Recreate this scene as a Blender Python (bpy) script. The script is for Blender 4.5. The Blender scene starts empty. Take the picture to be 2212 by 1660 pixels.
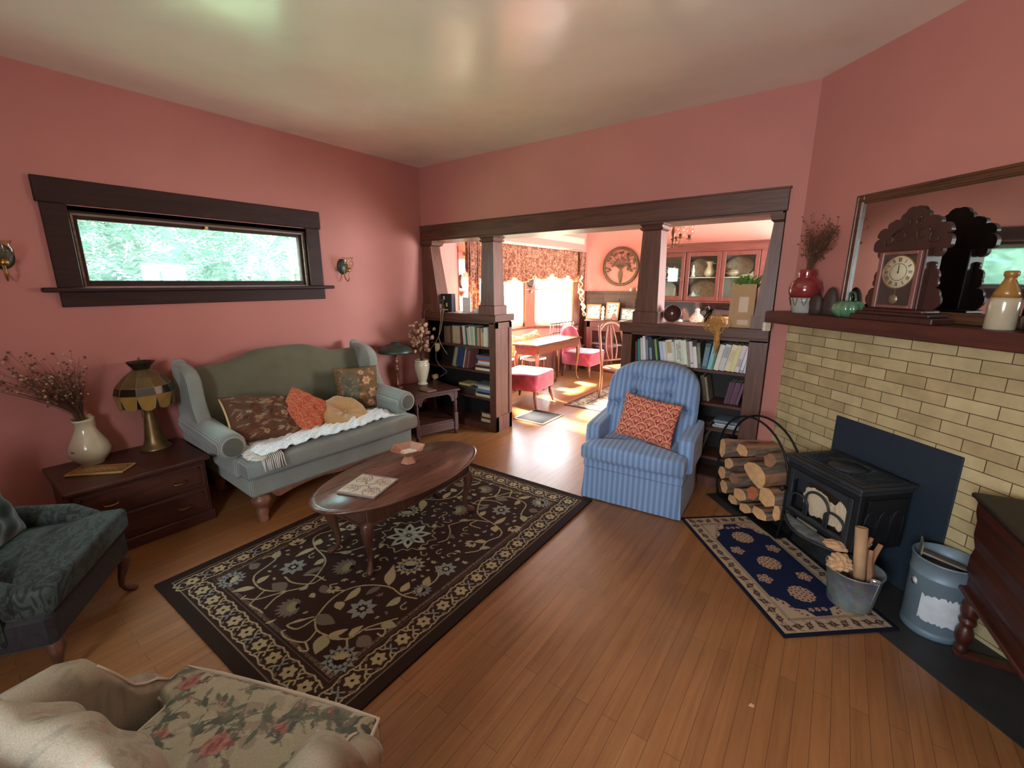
import bpy, bmesh, math, random
import numpy as np
from mathutils import Vector, Matrix
PI = math.pi
SC = bpy.context.scene
C = SC.collection
rnd = random.Random(7)

# ------------------------------------------------------------------ materials
def s2l(c):
    c = c / 255.0
    return c / 12.92 if c <= 0.04045 else ((c + 0.055) / 1.055) ** 2.4
def rgb(r, g, b): return (s2l(r), s2l(g), s2l(b), 1.0)

class NT:
    def __init__(s, name):
        s.m = bpy.data.materials.new(name); s.m.use_nodes = True
        s.t = s.m.node_tree; s.b = s.t.nodes['Principled BSDF']; s.out = s.t.nodes['Material Output']
    def n(s, kind, **kw):
        nd = s.t.nodes.new('ShaderNode' + kind)
        for k, v in kw.items():
            if k in nd.inputs: nd.inputs[k].default_value = v
            else: setattr(nd, k, v)
        return nd
    def l(s, a, b): s.t.links.new(a, b)
    def coord(s, which='Object', scale=(1, 1, 1), rot=(0, 0, 0), loc=(0, 0, 0)):
        tc = s.n('TexCoord'); mp = s.n('Mapping')
        mp.inputs['Scale'].default_value = scale; mp.inputs['Rotation'].default_value = rot; mp.inputs['Location'].default_value = loc
        s.l(tc.outputs[which], mp.inputs['Vector']); return mp.outputs['Vector']
    def ramp(s, fac, stops):
        r = s.n('ValToRGB'); e = r.color_ramp.elements
        e[0].position, e[0].color = stops[0]; e[1].position, e[1].color = stops[-1]
        for p, c in stops[1:-1]:
            x = e.new(p); x.color = c
        s.l(fac, r.inputs['Fac']); return r.outputs['Color']
    def bump(s, h, strength=0.3, dist=0.01, into=None):
        b = s.n('Bump'); b.inputs['Strength'].default_value = strength; b.inputs['Distance'].default_value = dist
        s.l(h, b.inputs['Height']); s.l(b.outputs['Normal'], s.b.inputs['Normal']); return b
    def mix(s, fac, a, b, mode='MIX'):
        m = s.n('Mix', data_type='RGBA', blend_type=mode)
        if isinstance(fac, (int, float)): m.inputs[0].default_value = fac
        else: s.l(fac, m.inputs[0])
        for i, v in ((6, a), (7, b)):
            if isinstance(v, tuple): m.inputs[i].default_value = v
            else: s.l(v, m.inputs[i])
        return m.outputs[2]

def mat(name, col, rough=0.6, spec=0.5, metal=0.0, noise=0.0, nscale=20, bump=0.0, bscale=60, bdist=0.004, emit=0, sheen=0, stretch=(1, 1, 1), coat=0):
    t = NT(name); b = t.b
    b.inputs['Roughness'].default_value = rough; b.inputs['Specular IOR Level'].default_value = spec; b.inputs['Metallic'].default_value = metal
    if coat: b.inputs['Coat Weight'].default_value = coat; b.inputs['Coat Roughness'].default_value = .15
    if sheen: b.inputs['Sheen Weight'].default_value = sheen
    v = t.coord(scale=stretch)
    nz = t.n('TexNoise', Scale=nscale, Detail=5.0); t.l(v, nz.inputs['Vector'])
    k = 1 - noise; d = tuple(x * k for x in col[:3]) + (1,); u = tuple(min(1, x * (1 + noise)) for x in col[:3]) + (1,)
    t.l(t.ramp(nz.outputs['Fac'], [(0.3, d), (0.7, u)]), b.inputs['Base Color'])
    if bump:
        n2 = t.n('TexNoise', Scale=bscale, Detail=3.0); t.l(v, n2.inputs['Vector']); t.bump(n2.outputs['Fac'], bump, bdist)
    if emit: b.inputs['Emission Color'].default_value = col; b.inputs['Emission Strength'].default_value = emit
    return t.m

def wood(name, c1, c2, rough=0.35, axis=2, scale=1.0, wear=0.0, wearc=(0.3, 0.22, 0.15, 1), spec=0.5, bump=.15):
    t = NT(name); st = [14, 14, 14]; st[axis] = 1.2
    v = t.coord(scale=tuple(x * scale for x in st))
    nz = t.n('TexNoise', Scale=1.6, Detail=7.0, Roughness=.62, Distortion=1.1); t.l(v, nz.inputs['Vector'])
    col = t.ramp(nz.outputs['Fac'], [(0.28, c1), (0.72, c2)])
    if wear:
        v2 = t.coord(); w = t.n('TexNoise', Scale=9.0, Detail=9.0, Roughness=.7); t.l(v2, w.inputs['Vector'])
        f = t.ramp(w.outputs['Fac'], [(0.66 - wear * .1, (0, 0, 0, 1)), (0.72, (1, 1, 1, 1))]); col = t.mix(f, col, wearc)
    t.l(col, t.b.inputs['Base Color'])
    t.b.inputs['Roughness'].default_value = rough; t.b.inputs['Specular IOR Level'].default_value = spec
    t.bump(nz.outputs['Fac'], bump, .003); return t.m

def paint_mat(name, rough=0.85, sheen=0.0, bump=0.25, bscale=400, spec=.3, weave=True, tint=None):
    """surface whose own woven / printed pattern is stored as a colour attribute"""
    t = NT(name); a = t.n('Attribute', attribute_name='Col'); v = t.coord()
    nz = t.n('TexNoise', Scale=bscale, Detail=2.0); t.l(v, nz.inputs['Vector'])
    f = t.ramp(nz.outputs['Fac'], [(0.25, (.72, .72, .72, 1)), (0.75, (1.15, 1.15, 1.15, 1))])
    t.l(t.mix(1.0, a.outputs['Color'], f, 'MULTIPLY'), t.b.inputs['Base Color'])
    t.b.inputs['Roughness'].default_value = rough; t.b.inputs['Specular IOR Level'].default_value = spec
    if sheen: t.b.inputs['Sheen Weight'].default_value = sheen
    if bump: t.bump(nz.outputs['Fac'], bump, .002)
    return t.m

def glass_mat(name, col=(1, 1, 1, 1), haze=0.0, rough=0.02, gloss=0.10, hazecol=(.8, .95, .9, 1)):
    t = NT(name); t.t.nodes.remove(t.b)
    tr = t.n('BsdfTransparent'); tr.inputs['Color'].default_value = col
    gl = t.n('BsdfGlossy'); gl.inputs['Roughness'].default_value = rough
    lw = t.n('LayerWeight'); lw.inputs['Blend'].default_value = .5
    pw = t.n('Math', operation='POWER'); t.l(lw.outputs['Facing'], pw.inputs[0]); pw.inputs[1].default_value = 5.0
    fr = t.n('Math', operation='MULTIPLY_ADD'); t.l(pw.outputs[0], fr.inputs[0]); fr.inputs[1].default_value = .9; fr.inputs[2].default_value = .04
    m = t.n('MixShader'); t.l(fr.outputs[0], m.inputs[0]); t.l(tr.outputs[0], m.inputs[1]); t.l(gl.outputs[0], m.inputs[2])
    last = m.outputs[0]
    if haze:
        tl = t.n('BsdfTranslucent'); tl.inputs['Color'].default_value = hazecol
        v = t.coord(); nz = t.n('TexNoise', Scale=5.0, Detail=6.0); t.l(v, nz.inputs['Vector'])
        mr = t.n('MapRange'); t.l(nz.outputs['Fac'], mr.inputs[0]); mr.inputs[1].default_value = .3; mr.inputs[2].default_value = .7
        mr.inputs[3].default_value = haze * .6; mr.inputs[4].default_value = haze * 1.4
        m2 = t.n('MixShader'); t.l(mr.outputs[0], m2.inputs[0]); t.l(last, m2.inputs[1]); t.l(tl.outputs[0], m2.inputs[2]); last = m2.outputs[0]
    t.l(last, t.out.inputs['Surface']); return t.m

# ------------------------------------------------------------------ mesh building
class MB:
    def __init__(s): s.v = []; s.f = []; s.mi = []; s.sm = []; s.cur = 0
    def add(s, vs, fs, smooth=False, mi=None):
        o = len(s.v); s.v += [tuple(float(q) for q in p) for p in vs]
        for f in fs: s.f.append([i + o for i in f]); s.mi.append(s.cur if mi is None else mi); s.sm.append(smooth)
        return o
    def box(s, x0, x1, y0, y1, z0, z1, M=None, ch=0.0, mi=None):
        a, b = (x0, y0, z0), (x1, y1, z1)
        x0, x1 = min(a[0], b[0]), max(a[0], b[0]); y0, y1 = min(a[1], b[1]), max(a[1], b[1]); z0, z1 = min(a[2], b[2]), max(a[2], b[2])
        c = min(ch, (x1 - x0) * .45, (y1 - y0) * .45, (z1 - z0) * .45)
        if c <= 0:
            v = [(x, y, z) for z in (z0, z1) for y in (y0, y1) for x in (x0, x1)]
            f = [(0, 2, 3, 1), (4, 5, 7, 6), (0, 1, 5, 4), (2, 6, 7, 3), (0, 4, 6, 2), (1, 3, 7, 5)]
        else:
            v = []; idx = {}
            for ix, X in enumerate((x0, x1)):
                for iy, Y in enumerate((y0, y1)):
                    for iz, Z in enumerate((z0, z1)):
                        sx, sy, sz = (1 - 2 * ix) * c, (1 - 2 * iy) * c, (1 - 2 * iz) * c
                        idx[ix, iy, iz, 0] = len(v); v.append((X, Y + sy, Z + sz))
                        idx[ix, iy, iz, 1] = len(v); v.append((X + sx, Y, Z + sz))
                        idx[ix, iy, iz, 2] = len(v); v.append((X + sx, Y + sy, Z))
            f = []; I = idx
            for i in (0, 1):
                q = [I[i, 0, 0, 0], I[i, 1, 0, 0], I[i, 1, 1, 0], I[i, 0, 1, 0]]; f.append(q if i else q[::-1])
                q = [I[0, i, 0, 1], I[0, i, 1, 1], I[1, i, 1, 1], I[1, i, 0, 1]]; f.append(q if i else q[::-1])
                q = [I[0, 0, i, 2], I[1, 0, i, 2], I[1, 1, i, 2], I[0, 1, i, 2]]; f.append(q if i else q[::-1])
            for i in (0, 1):
                for j in (0, 1):
                    q = [I[i, j, 0, 0], I[i, j, 1, 0], I[i, j, 1, 1], I[i, j, 0, 1]]; f.append(q if (i ^ j) else q[::-1])
                    q = [I[i, 0, j, 0], I[i, 1, j, 0], I[i, 1, j, 2], I[i, 0, j, 2]]; f.append(q if not (i ^ j) else q[::-1])
                    q = [I[0, i, j, 1], I[1, i, j, 1], I[1, i, j, 2], I[0, i, j, 2]]; f.append(q if (i ^ j) else q[::-1])
                    for k in (0, 1):
                        q = [I[i, j, k, 0], I[i, j, k, 1], I[i, j, k, 2]]; f.append(q if (i + j + k) % 2 else q[::-1])
        if M is not None: v = [tuple(M @ Vector(p)) for p in v]
        s.add(v, f, False, mi); return s
    def prism(s, poly, a0, a1, axis='z', M=None, mi=None, smooth=False):
        """extrude a 2D polygon; axis z: (x,y)->z ; y: (x,z)->y ; x: (y,z)->x"""
        n = len(poly)
        def P(p, a): return {'z': (p[0], p[1], a), 'y': (p[0], a, p[1]), 'x': (a, p[0], p[1])}[axis]
        v = [P(p, a0) for p in poly] + [P(p, a1) for p in poly]
        if M is not None: v = [tuple(M @ Vector(p)) for p in v]
        o = s.add(v, [tuple(range(n))[::-1], tuple(range(n, 2 * n))], False, mi)
        for i in range(n):
            j = (i + 1) % n; s.f.append([o + i, o + j, o + n + j, o + n + i]); s.mi.append(s.cur if mi is None else mi); s.sm.append(smooth)
        return s
    def lathe(s, prof, cx=0, cy=0, n=32, M=None, smooth=True, mi=None, sx=1, sy=1, wob=None, a0=0, ring=False):
        """prof: list of (r,z). Closed solid of revolution (caps where r>0 at ends)"""
        v = []; f = []
        for (r, z) in prof:
            for k in range(n):
                a = a0 + 2 * PI * k / n; rr = r * (wob(a, z) if wob else 1)
                v.append((cx + rr * sx * math.cos(a), cy + rr * sy * math.sin(a), z))
        for i in range(len(prof) - 1):
            for k in range(n):
                j = (k + 1) % n; f.append((i * n + k, i * n + j, (i + 1) * n + j, (i + 1) * n + k))
        if ring:
            q = (len(prof) - 1) * n
            for k in range(n): j = (k + 1) % n; f.append((q + k, q + j, j, k))
        else: f.append(tuple(range(n))[::-1]); f.append(tuple(range((len(prof) - 1) * n, len(prof) * n)))
        if M is not None: v = [tuple(M @ Vector(p)) for p in v]
        s.add(v, f, smooth, mi)
        if not ring: s.sm[-1] = s.sm[-2] = False
        return s
    def tube(s, pts, r, n=10, M=None, mi=None, closed=False, cap=True, flat=1.0):
        pts = [Vector(p) for p in pts]; m = len(pts); R = r if isinstance(r, (list, tuple)) else [r] * m
        v = []; prev = None
        for i, p in enumerate(pts):
            t = (pts[(i + 1) % m] - pts[i - 1]) if closed else (pts[min(i + 1, m - 1)] - pts[max(i - 1, 0)])
            if t.length < 1e-9: t = Vector((0, 0, 1))
            t.normalize()
            if prev is None:
                prev = t.orthogonal().normalized() if abs(t.z) > .99 else t.cross(Vector((0, 0, 1))).normalized()
            prev = (prev - t * prev.dot(t)).normalized(); b = t.cross(prev)
            for k in range(n):
                a = 2 * PI * k / n; v.append(tuple(p + (prev * math.cos(a) + b * math.sin(a) * flat) * R[i]))
        f = []
        for i in range(m if closed else m - 1):
            ii = (i + 1) % m
            for k in range(n):
                j = (k + 1) % n; f.append((i * n + k, i * n + j, ii * n + j, ii * n + k))
        if M is not None: v = [tuple(M @ Vector(p)) for p in v]
        o = s.add(v, f, True, mi)
        if cap and not closed:
            s.f.append([o + k for k in range(n)][::-1]); s.f.append([o + (m - 1) * n + k for k in range(n)])
            s.mi += [s.cur if mi is None else mi] * 2; s.sm += [False, False]
        return s
    def loft(s, rings, M=None, mi=None, smooth=True, cap=True, closed=False):
        n = len(rings[0]); v = [p for r in rings for p in r]; f = []
        m = len(rings)
        for i in range(m if closed else m - 1):
            ii = (i + 1) % m
            for k in range(n):
                j = (k + 1) % n; f.append((i * n + k, i * n + j, ii * n + j, ii * n + k))
        if M is not None: v = [tuple(M @ Vector(p)) for p in v]
        o = s.add(v, f, smooth, mi)
        if cap and not closed:
            s.f.append([o + k for k in range(n)][::-1]); s.f.append([o + (m - 1) * n + k for k in range(n)])
            s.mi += [s.cur if mi is None else mi] * 2; s.sm += [False, False]
        return s
    def build(s, name, mats, parent=None, bevel=0, sub=0, recalc=True, solid=0, loc=None, rot=None):
        me = bpy.data.meshes.new(name); me.from_pydata(s.v, [], s.f); me.update()
        mats = mats if isinstance(mats, (list, tuple)) else [mats]
        for m in mats: me.materials.append(m)
        me.polygons.foreach_set('material_index', [min(i, len(mats) - 1) for i in s.mi]); me.polygons.foreach_set('use_smooth', s.sm)
        if recalc:
            bm = bmesh.new(); bm.from_mesh(me); bmesh.ops.recalc_face_normals(bm, faces=bm.faces); bm.to_mesh(me); bm.free()
        o = bpy.data.objects.new(name, me); C.objects.link(o)
        if parent is not None: o.parent = parent
        if loc is not None: o.location = loc
        if rot is not None: o.rotation_euler = rot
        if bevel:
            b = o.modifiers.new('bevel', 'BEVEL'); b.width = bevel; b.segments = 2; b.limit_method = 'ANGLE'; b.angle_limit = .6
        if sub:
            b = o.modifiers.new('sub', 'SUBSURF'); b.levels = sub; b.render_levels = sub
        if solid:
            b = o.modifiers.new('solid', 'SOLIDIFY'); b.thickness = solid; b.offset = 0
        return o

def thing(name, label, cat, loc=(0, 0, 0), rz=0, group=None):
    o = bpy.data.objects.new(name, None); C.objects.link(o); o.empty_display_size = .05
    o.location = loc; o.rotation_euler = (0, 0, rz); o['label'] = label; o['category'] = cat
    if group: o['group'] = group
    return o
def tag(o, label, cat, group=None, kind=None):
    o['label'] = label; o['category'] = cat
    if group: o['group'] = group
    if kind: o['kind'] = kind
    return o
def struct(o, label=None):
    o['kind'] = 'structure'
    if label: o['label'] = label
    return o
def lab(o, t): o['label'] = t; return o
def copy_tree(o, parent=None):
    c = o.copy(); C.objects.link(c); c.parent = parent
    for ch in o.children: copy_tree(ch, c)
    return c
def RZ(a): return Matrix.Rotation(a, 4, 'Z')
def T(x, y, z): return Matrix.Translation((x, y, z))
def rr(w, h, r, n=6, cx=0, cy=0):
    """rounded rectangle outline, counter clockwise"""
    r = min(r, w / 2 - 1e-4, h / 2 - 1e-4); out = []
    for (sx, sy, a) in ((1, 1, 0), (-1, 1, PI / 2), (-1, -1, PI), (1, -1, 1.5 * PI)):
        for k in range(n + 1):
            b = a + PI / 2 * k / n; out.append((cx + sx * (w / 2 - r) + r * math.cos(b), cy + sy * (h / 2 - r) + r * math.sin(b)))
    return out
def bez(p, n=24):
    """Catmull-Rom through points"""
    p = [Vector(q) for q in p]; out = []
    for i in range(len(p) - 1):
        a = p[max(i - 1, 0)]; b = p[i]; c = p[i + 1]; d = p[min(i + 2, len(p) - 1)]
        k = max(2, n // (len(p) - 1))
        for j in range(k):
            t = j / k; out.append(.5 * ((2 * b) + (c - a) * t + (2 * a - 5 * b + 4 * c - d) * t * t + (3 * b - a - 3 * c + d) * t ** 3))
    out.append(p[-1]); return out

# ------------------------------------------------------------------ pattern drawing (into a grid of colour samples)
class Canvas:
    def __init__(s, w, h, step, bg):
        s.w, s.h, s.st = w, h, step; s.nx, s.ny = int(round(w / step)) + 1, int(round(h / step)) + 1
        s.a = np.empty((s.ny, s.nx, 3), np.float32); s.a[:] = bg[:3]
        s.X, s.Y = np.meshgrid(np.linspace(0, w, s.nx), np.linspace(0, h, s.ny))
    def win(s, x0, x1, y0, y1):
        i0 = max(0, int(x0 / s.st) - 1); i1 = min(s.nx, int(x1 / s.st) + 3); j0 = max(0, int(y0 / s.st) - 1); j1 = min(s.ny, int(y1 / s.st) + 3)
        return (slice(j0, max(j0, j1)), slice(i0, max(i0, i1)))
    def poly(s, p, col):
        p = np.array(p, float); w = s.win(p[:, 0].min(), p[:, 0].max(), p[:, 1].min(), p[:, 1].max()); X, Y = s.X[w], s.Y[w]
        ins = np.zeros(X.shape, bool); n = len(p)
        for i in range(n):
            x1, y1 = p[i]; x2, y2 = p[(i + 1) % n]
            if y1 == y2: continue
            c = ((y1 > Y) != (y2 > Y)) & (X < (x2 - x1) * (Y - y1) / (y2 - y1) + x1); ins ^= c
        s.a[w][ins] = col[:3]
    def rect(s, x0, y0, x1, y1, col):
        m = (s.X >= x0) & (s.X <= x1) & (s.Y >= y0) & (s.Y <= y1); s.a[m] = col[:3]
    def dot(s, x, y, r, col):
        w = s.win(x - r, x + r, y - r, y + r); m = (s.X[w] - x) ** 2 + (s.Y[w] - y) ** 2 <= r * r; s.a[w][m] = col[:3]
    def line(s, pts, wd, col):
        for a, b in zip(pts[:-1], pts[1:]):
            x1, y1, x2, y2 = a[0], a[1], b[0], b[1]; r = wd / 2
            w = s.win(min(x1, x2) - r, max(x1, x2) + r, min(y1, y2) - r, max(y1, y2) + r); X, Y = s.X[w], s.Y[w]
            L = (x2 - x1) ** 2 + (y2 - y1) ** 2 + 1e-12; t = np.clip(((X - x1) * (x2 - x1) + (Y - y1) * (y2 - y1)) / L, 0, 1)
            m = (X - x1 - t * (x2 - x1)) ** 2 + (Y - y1 - t * (y2 - y1)) ** 2 <= r * r; s.a[w][m] = col[:3]
    def curve(s, pts, wd, col, n=24): s.line([(q.x, q.y) for q in bez([(x, y, 0) for x, y in pts], n)], wd, col)
    def leaf(s, x, y, L, W, ang, col, bend=0.0):
        p = []; N = 10
        for k in range(N + 1):
            t = k / N; w = W * math.sin(PI * t ** .8) / 2; p.append((t * L, w + bend * math.sin(PI * t)))
        for k in range(N, -1, -1):
            t = k / N; w = W * math.sin(PI * t ** .8) / 2; p.append((t * L, -w + bend * math.sin(PI * t)))
        ca, sa = math.cos(ang), math.sin(ang); s.poly([(x + a * ca - b * sa, y + a * sa + b * ca) for a, b in p], col)
    def flower(s, x, y, r, n, cols, ang=0, hole=None):
        for k in range(n):
            a = ang + 2 * PI * k / n; s.leaf(x + r * .12 * math.cos(a), y + r * .12 * math.sin(a), r * .9, r * 2.1 * PI / n * .62, a, cols[0])
            if hole: s.leaf(x + r * .42 * math.cos(a), y + r * .42 * math.sin(a), r * .34, r * .9 / n * 1.4, a, hole)
        if len(cols) > 1: s.dot(x, y, r * .34, cols[1])
        if len(cols) > 2: s.dot(x, y, r * .2, cols[2])
        if len(cols) > 3: s.dot(x, y, r * .1, cols[3])
    def at(s, u, v):
        """nearest sample for arrays u,v in 0..1"""
        i = np.clip((np.asarray(u) * (s.nx - 1)).round().astype(int), 0, s.nx - 1); j = np.clip((np.asarray(v) * (s.ny - 1)).round().astype(int), 0, s.ny - 1)
        return s.a[j, i]
def set_col(me, cols):
    ca = me.color_attributes.new('Col', 'FLOAT_COLOR', 'POINT'); n = len(me.vertices)
    d = np.ones((n, 4), np.float32); d[:, :3] = cols; ca.data.foreach_set('color', d.ravel())
def slab(name, cv, thick, m, parent=None, loc=(0, 0, 0), rz=0, centre=True, zf=None, rot=None):
    """flat woven / printed slab: a dense grid top carrying the canvas colours, with side walls and a bottom"""
    nx, ny = cv.nx, cv.ny; ox = cv.w / 2 if centre else 0; oy = cv.h / 2 if centre else 0
    X = (cv.X - ox).ravel(); Y = (cv.Y - oy).ravel(); Z = np.full(X.shape, thick)
    if zf is not None: Z = Z + zf(X, Y)
    top = np.stack([X, Y, Z], 1); per = [i for i in range(nx)] + [j * nx + nx - 1 for j in range(1, ny)] + [(ny - 1) * nx + i for i in range(nx - 2, -1, -1)] + [j * nx for j in range(ny - 2, 0, -1)]
    lo = top[per].copy(); lo[:, 2] = 0
    V = np.concatenate([top, lo]); ii, jj = np.meshgrid(np.arange(nx - 1), np.arange(ny - 1)); a = (jj * nx + ii).ravel()
    F = np.stack([a, a + 1, a + nx + 1, a + nx], 1); n0 = nx * ny; P = len(per); pa = np.array(per); k = np.arange(P); k2 = (k + 1) % P
    S = np.stack([pa[k2], pa[k], n0 + k, n0 + k2], 1); Fq = np.concatenate([F, S])
    me = bpy.data.meshes.new(name); me.vertices.add(len(V)); me.vertices.foreach_set('co', V.astype(np.float32).ravel())
    nl = Fq.size + P; me.loops.add(nl); me.loops.foreach_set('vertex_index', np.concatenate([Fq.ravel(), (n0 + k)[::-1]]).astype(np.int32))
    me.polygons.add(len(Fq) + 1); me.polygons.foreach_set('loop_start', np.concatenate([np.arange(len(Fq)) * 4, [Fq.size]]).astype(np.int32))
    me.update(calc_edges=True); me.validate()
    col = cv.a.reshape(-1, 3); set_col(me, np.concatenate([col, col[per]])); me.materials.append(m)
    o = bpy.data.objects.new(name, me); C.objects.link(o); o.location = loc; o.rotation_euler = rot or (0, 0, rz)
    if parent is not None: o.parent = parent
    return o
def pillow(name, cv, W, H, D, m, parent=None, n=70, crease=None, sag=0.0, pw=2.6):
    """knife-edge cushion standing in its own xz plane (x width, z height, y thickness), canvas on both faces"""
    u = np.linspace(-1, 1, n); U, Vv = np.meshgrid(u, u)
    prof = (1 - np.abs(U) ** pw) * (1 - np.abs(Vv) ** pw); prof = np.clip(prof, 0, 1) ** .55
    pinch = 1 - .06 * (1 - np.abs(Vv) ** 2) * np.abs(U) ** 4; pinch2 = 1 - .06 * (1 - np.abs(U) ** 2) * np.abs(Vv) ** 4
    X = U * W / 2 * pinch; Z = Vv * H / 2 * pinch2
    wr = np.sin(U * 9 + Vv * 4) * np.cos(Vv * 7 - U * 3) * .012 * D / .12
    if crease is not None: wr = wr + crease(U, Vv)
    Yf = -(prof * (D / 2 + wr)); Yb = prof * (D / 2 - wr * .5)
    Z2 = Z - sag * (1 - U ** 2) * (Vv > 0) * Vv
    V = np.concatenate([np.stack([X, Yf, Z2], -1).reshape(-1, 3), np.stack([X, Yb, Z2], -1).reshape(-1, 3)])
    N = n * n; fs = []
    for j in range(n - 1):
        for i in range(n - 1):
            a = j * n + i; fs.append((a, a + 1, a + n + 1, a + n)); fs.append((N + a + n, N + a + n + 1, N + a + 1, N + a))
    per = [i for i in range(n)] + [j * n + n - 1 for j in range(1, n)] + [(n - 1) * n + i for i in range(n - 2, -1, -1)] + [j * n for j in range(n - 2, 0, -1)]
    for k in range(len(per)):
        a, b = per[k], per[(k + 1) % len(per)]; fs.append((b, a, N + a, N + b))
    me = bpy.data.meshes.new(name); me.from_pydata(V.tolist(), [], fs); me.update()
    me.polygons.foreach_set('use_smooth', [True] * len(me.polygons))
    cu = np.tile(((U + 1) / 2).ravel(), 2); cvv = np.tile(((Vv + 1) / 2).ravel(), 2)
    set_col(me, cv.at(cu, cvv)); me.materials.append(m)
    bm = bmesh.new(); bm.from_mesh(me); bmesh.ops.remove_doubles(bm, verts=bm.verts, dist=1e-5); bmesh.ops.recalc_face_normals(bm, faces=bm.faces); bm.to_mesh(me); bm.free()
    o = bpy.data.objects.new(name, me); C.objects.link(o)
    if parent is not None: o.parent = parent
    return o
# ------------------------------------------------------------------ camera
f_px, pitch, roll, yaw = 948.97, math.radians(-13.0326), math.radians(-.0932), math.radians(36.3124)
Fv = Vector((-math.sin(yaw) * math.cos(pitch), math.cos(yaw) * math.cos(pitch), math.sin(pitch)))
Rv = Vector((math.cos(yaw), math.sin(yaw), 0)); Uv = Rv.cross(Fv)
R2 = Rv * math.cos(roll) + Uv * math.sin(roll); U2 = Uv * math.cos(roll) - Rv * math.sin(roll)
cam = bpy.data.cameras.new('camera'); camo = bpy.data.objects.new('camera', cam); C.objects.link(camo)
cam.sensor_fit = 'HORIZONTAL'; cam.sensor_width = 36; cam.lens = f_px / 2212 * 36; cam.clip_start = .02; cam.clip_end = 200
Mx = Matrix((R2, U2, -Fv)).transposed().to_4x4(); Mx.translation = Vector((3.8826, 0, 1.5864)); camo.matrix_world = Mx
SC.camera = camo

# ------------------------------------------------------------------ shared materials
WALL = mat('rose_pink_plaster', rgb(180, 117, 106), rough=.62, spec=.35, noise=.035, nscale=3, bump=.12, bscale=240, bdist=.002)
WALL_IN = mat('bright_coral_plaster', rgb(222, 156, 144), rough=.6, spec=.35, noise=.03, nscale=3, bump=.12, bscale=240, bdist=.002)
def ceil_mat():
    t = NT('glossy_cream_ceiling_paint'); v = t.coord()
    n1 = t.n('TexNoise', Scale=.9, Detail=3.0); t.l(v, n1.inputs['Vector'])
    t.l(t.ramp(n1.outputs['Fac'], [(.3, rgb(226, 226, 208)), (.7, rgb(240, 239, 224))]), t.b.inputs['Base Color'])
    t.b.inputs['Roughness'].default_value = .25; t.b.inputs['Specular IOR Level'].default_value = 1.0
    n2 = t.n('TexNoise', Scale=1.5, Detail=2.5, Roughness=.45); t.l(v, n2.inputs['Vector']); t.bump(n2.outputs['Fac'], .30, .09); return t.m
CEIL = ceil_mat()
def floor_mat():
    t = NT('worn_fir_strip_floor')
    v = t.coord(rot=(0, 0, PI / 2))
    br = t.n('TexBrick'); br.offset = .37; br.squash = 1
    for k, x in (('Scale', 1.0), ('Mortar Size', .0008), ('Mortar Smooth', .2), ('Brick Width', .93), ('Row Height', .058), ('Bias', 0.0)): br.inputs[k].default_value = x
    br.inputs['Color1'].default_value = (.25, .25, .25, 1); br.inputs['Color2'].default_value = (.75, .75, .75, 1); br.inputs['Mortar'].default_value = (.5, .5, .5, 1)
    t.l(v, br.inputs['Vector'])
    g = t.coord(scale=(26, 1.6, 1)); gn = t.n('TexNoise', Scale=1.0, Detail=8.0, Roughness=.65, Distortion=.5); t.l(g, gn.inputs['Vector'])
    wv = t.coord(); big = t.n('TexNoise', Scale=1.6, Detail=3.0, Roughness=.5); t.l(wv, big.inputs['Vector'])
    plank = t.ramp(br.outputs['Color'], [(.25, rgb(140, 91, 53)), (.5, rgb(152, 100, 58)), (.75, rgb(166, 112, 68))])
    grain = t.ramp(gn.outputs['Fac'], [(.3, rgb(118, 72, 41)), (.7, rgb(182, 130, 84))])
    c = t.mix(.45, plank, grain)
    wear = t.ramp(big.outputs['Fac'], [(.25, (.74, .73, .73, 1)), (.75, (1.12, 1.10, 1.08, 1))])
    c = t.mix(1.0, c, wear, 'MULTIPLY')
    c = t.mix(br.outputs['Fac'], c, rgb(66, 38, 22))
    t.l(c, t.b.inputs['Base Color'])
    rr_ = t.n('MapRange'); t.l(big.outputs['Fac'], rr_.inputs[0]); rr_.inputs[1].default_value = .3; rr_.inputs[2].default_value = .7
    rr_.inputs[3].default_value = .285; rr_.inputs[4].default_value = .37; t.l(rr_.outputs[0], t.b.inputs['Roughness'])
    t.b.inputs['Specular IOR Level'].default_value = .5
    fine = t.n('TexNoise', Scale=55.0, Detail=3.0); t.l(wv, fine.inputs['Vector'])
    ad = t.n('Math', operation='MULTIPLY_ADD'); t.l(br.outputs['Fac'], ad.inputs[0]); ad.inputs[1].default_value = -1.5; t.l(fine.outputs['Fac'], ad.inputs[2])
    t.bump(ad.outputs[0], .28, .0022); return t.m
FLOOR = floor_mat()
TRIM = wood('dark_stained_fir_trim', rgb(66, 38, 28), rgb(104, 68, 52), rough=.46, axis=0, spec=.35, wear=.25, wearc=rgb(120, 92, 74))
TRIMV = wood('dark_stained_fir_upright', rgb(74, 44, 34), rgb(114, 76, 60), rough=.42, axis=2, spec=.4, wear=.12, wearc=rgb(125, 96, 80))
TRIMD = wood('nearly_black_window_trim', rgb(38, 22, 18), rgb(60, 36, 29), rough=.55, axis=1, spec=.22, wear=.3, wearc=rgb(88, 66, 54))
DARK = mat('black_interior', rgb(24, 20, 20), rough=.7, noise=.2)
WHITE = mat('aged_white_paint', rgb(214, 205, 184), rough=.5, noise=.06)
SASH = mat('pale_painted_sash', rgb(206, 190, 158), rough=.5, noise=.08)
BRASS = mat('aged_brass', rgb(168, 132, 72), rough=.32, metal=.9, noise=.15)
BLKMET = mat('black_painted_metal', rgb(34, 34, 36), rough=.45, metal=.5, noise=.1)
PANE = glass_mat('dusty_window_glass', haze=.022, col=(.86, 1, .95, 1))
PANE_B = glass_mat('bay_window_glass', haze=.025)
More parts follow.
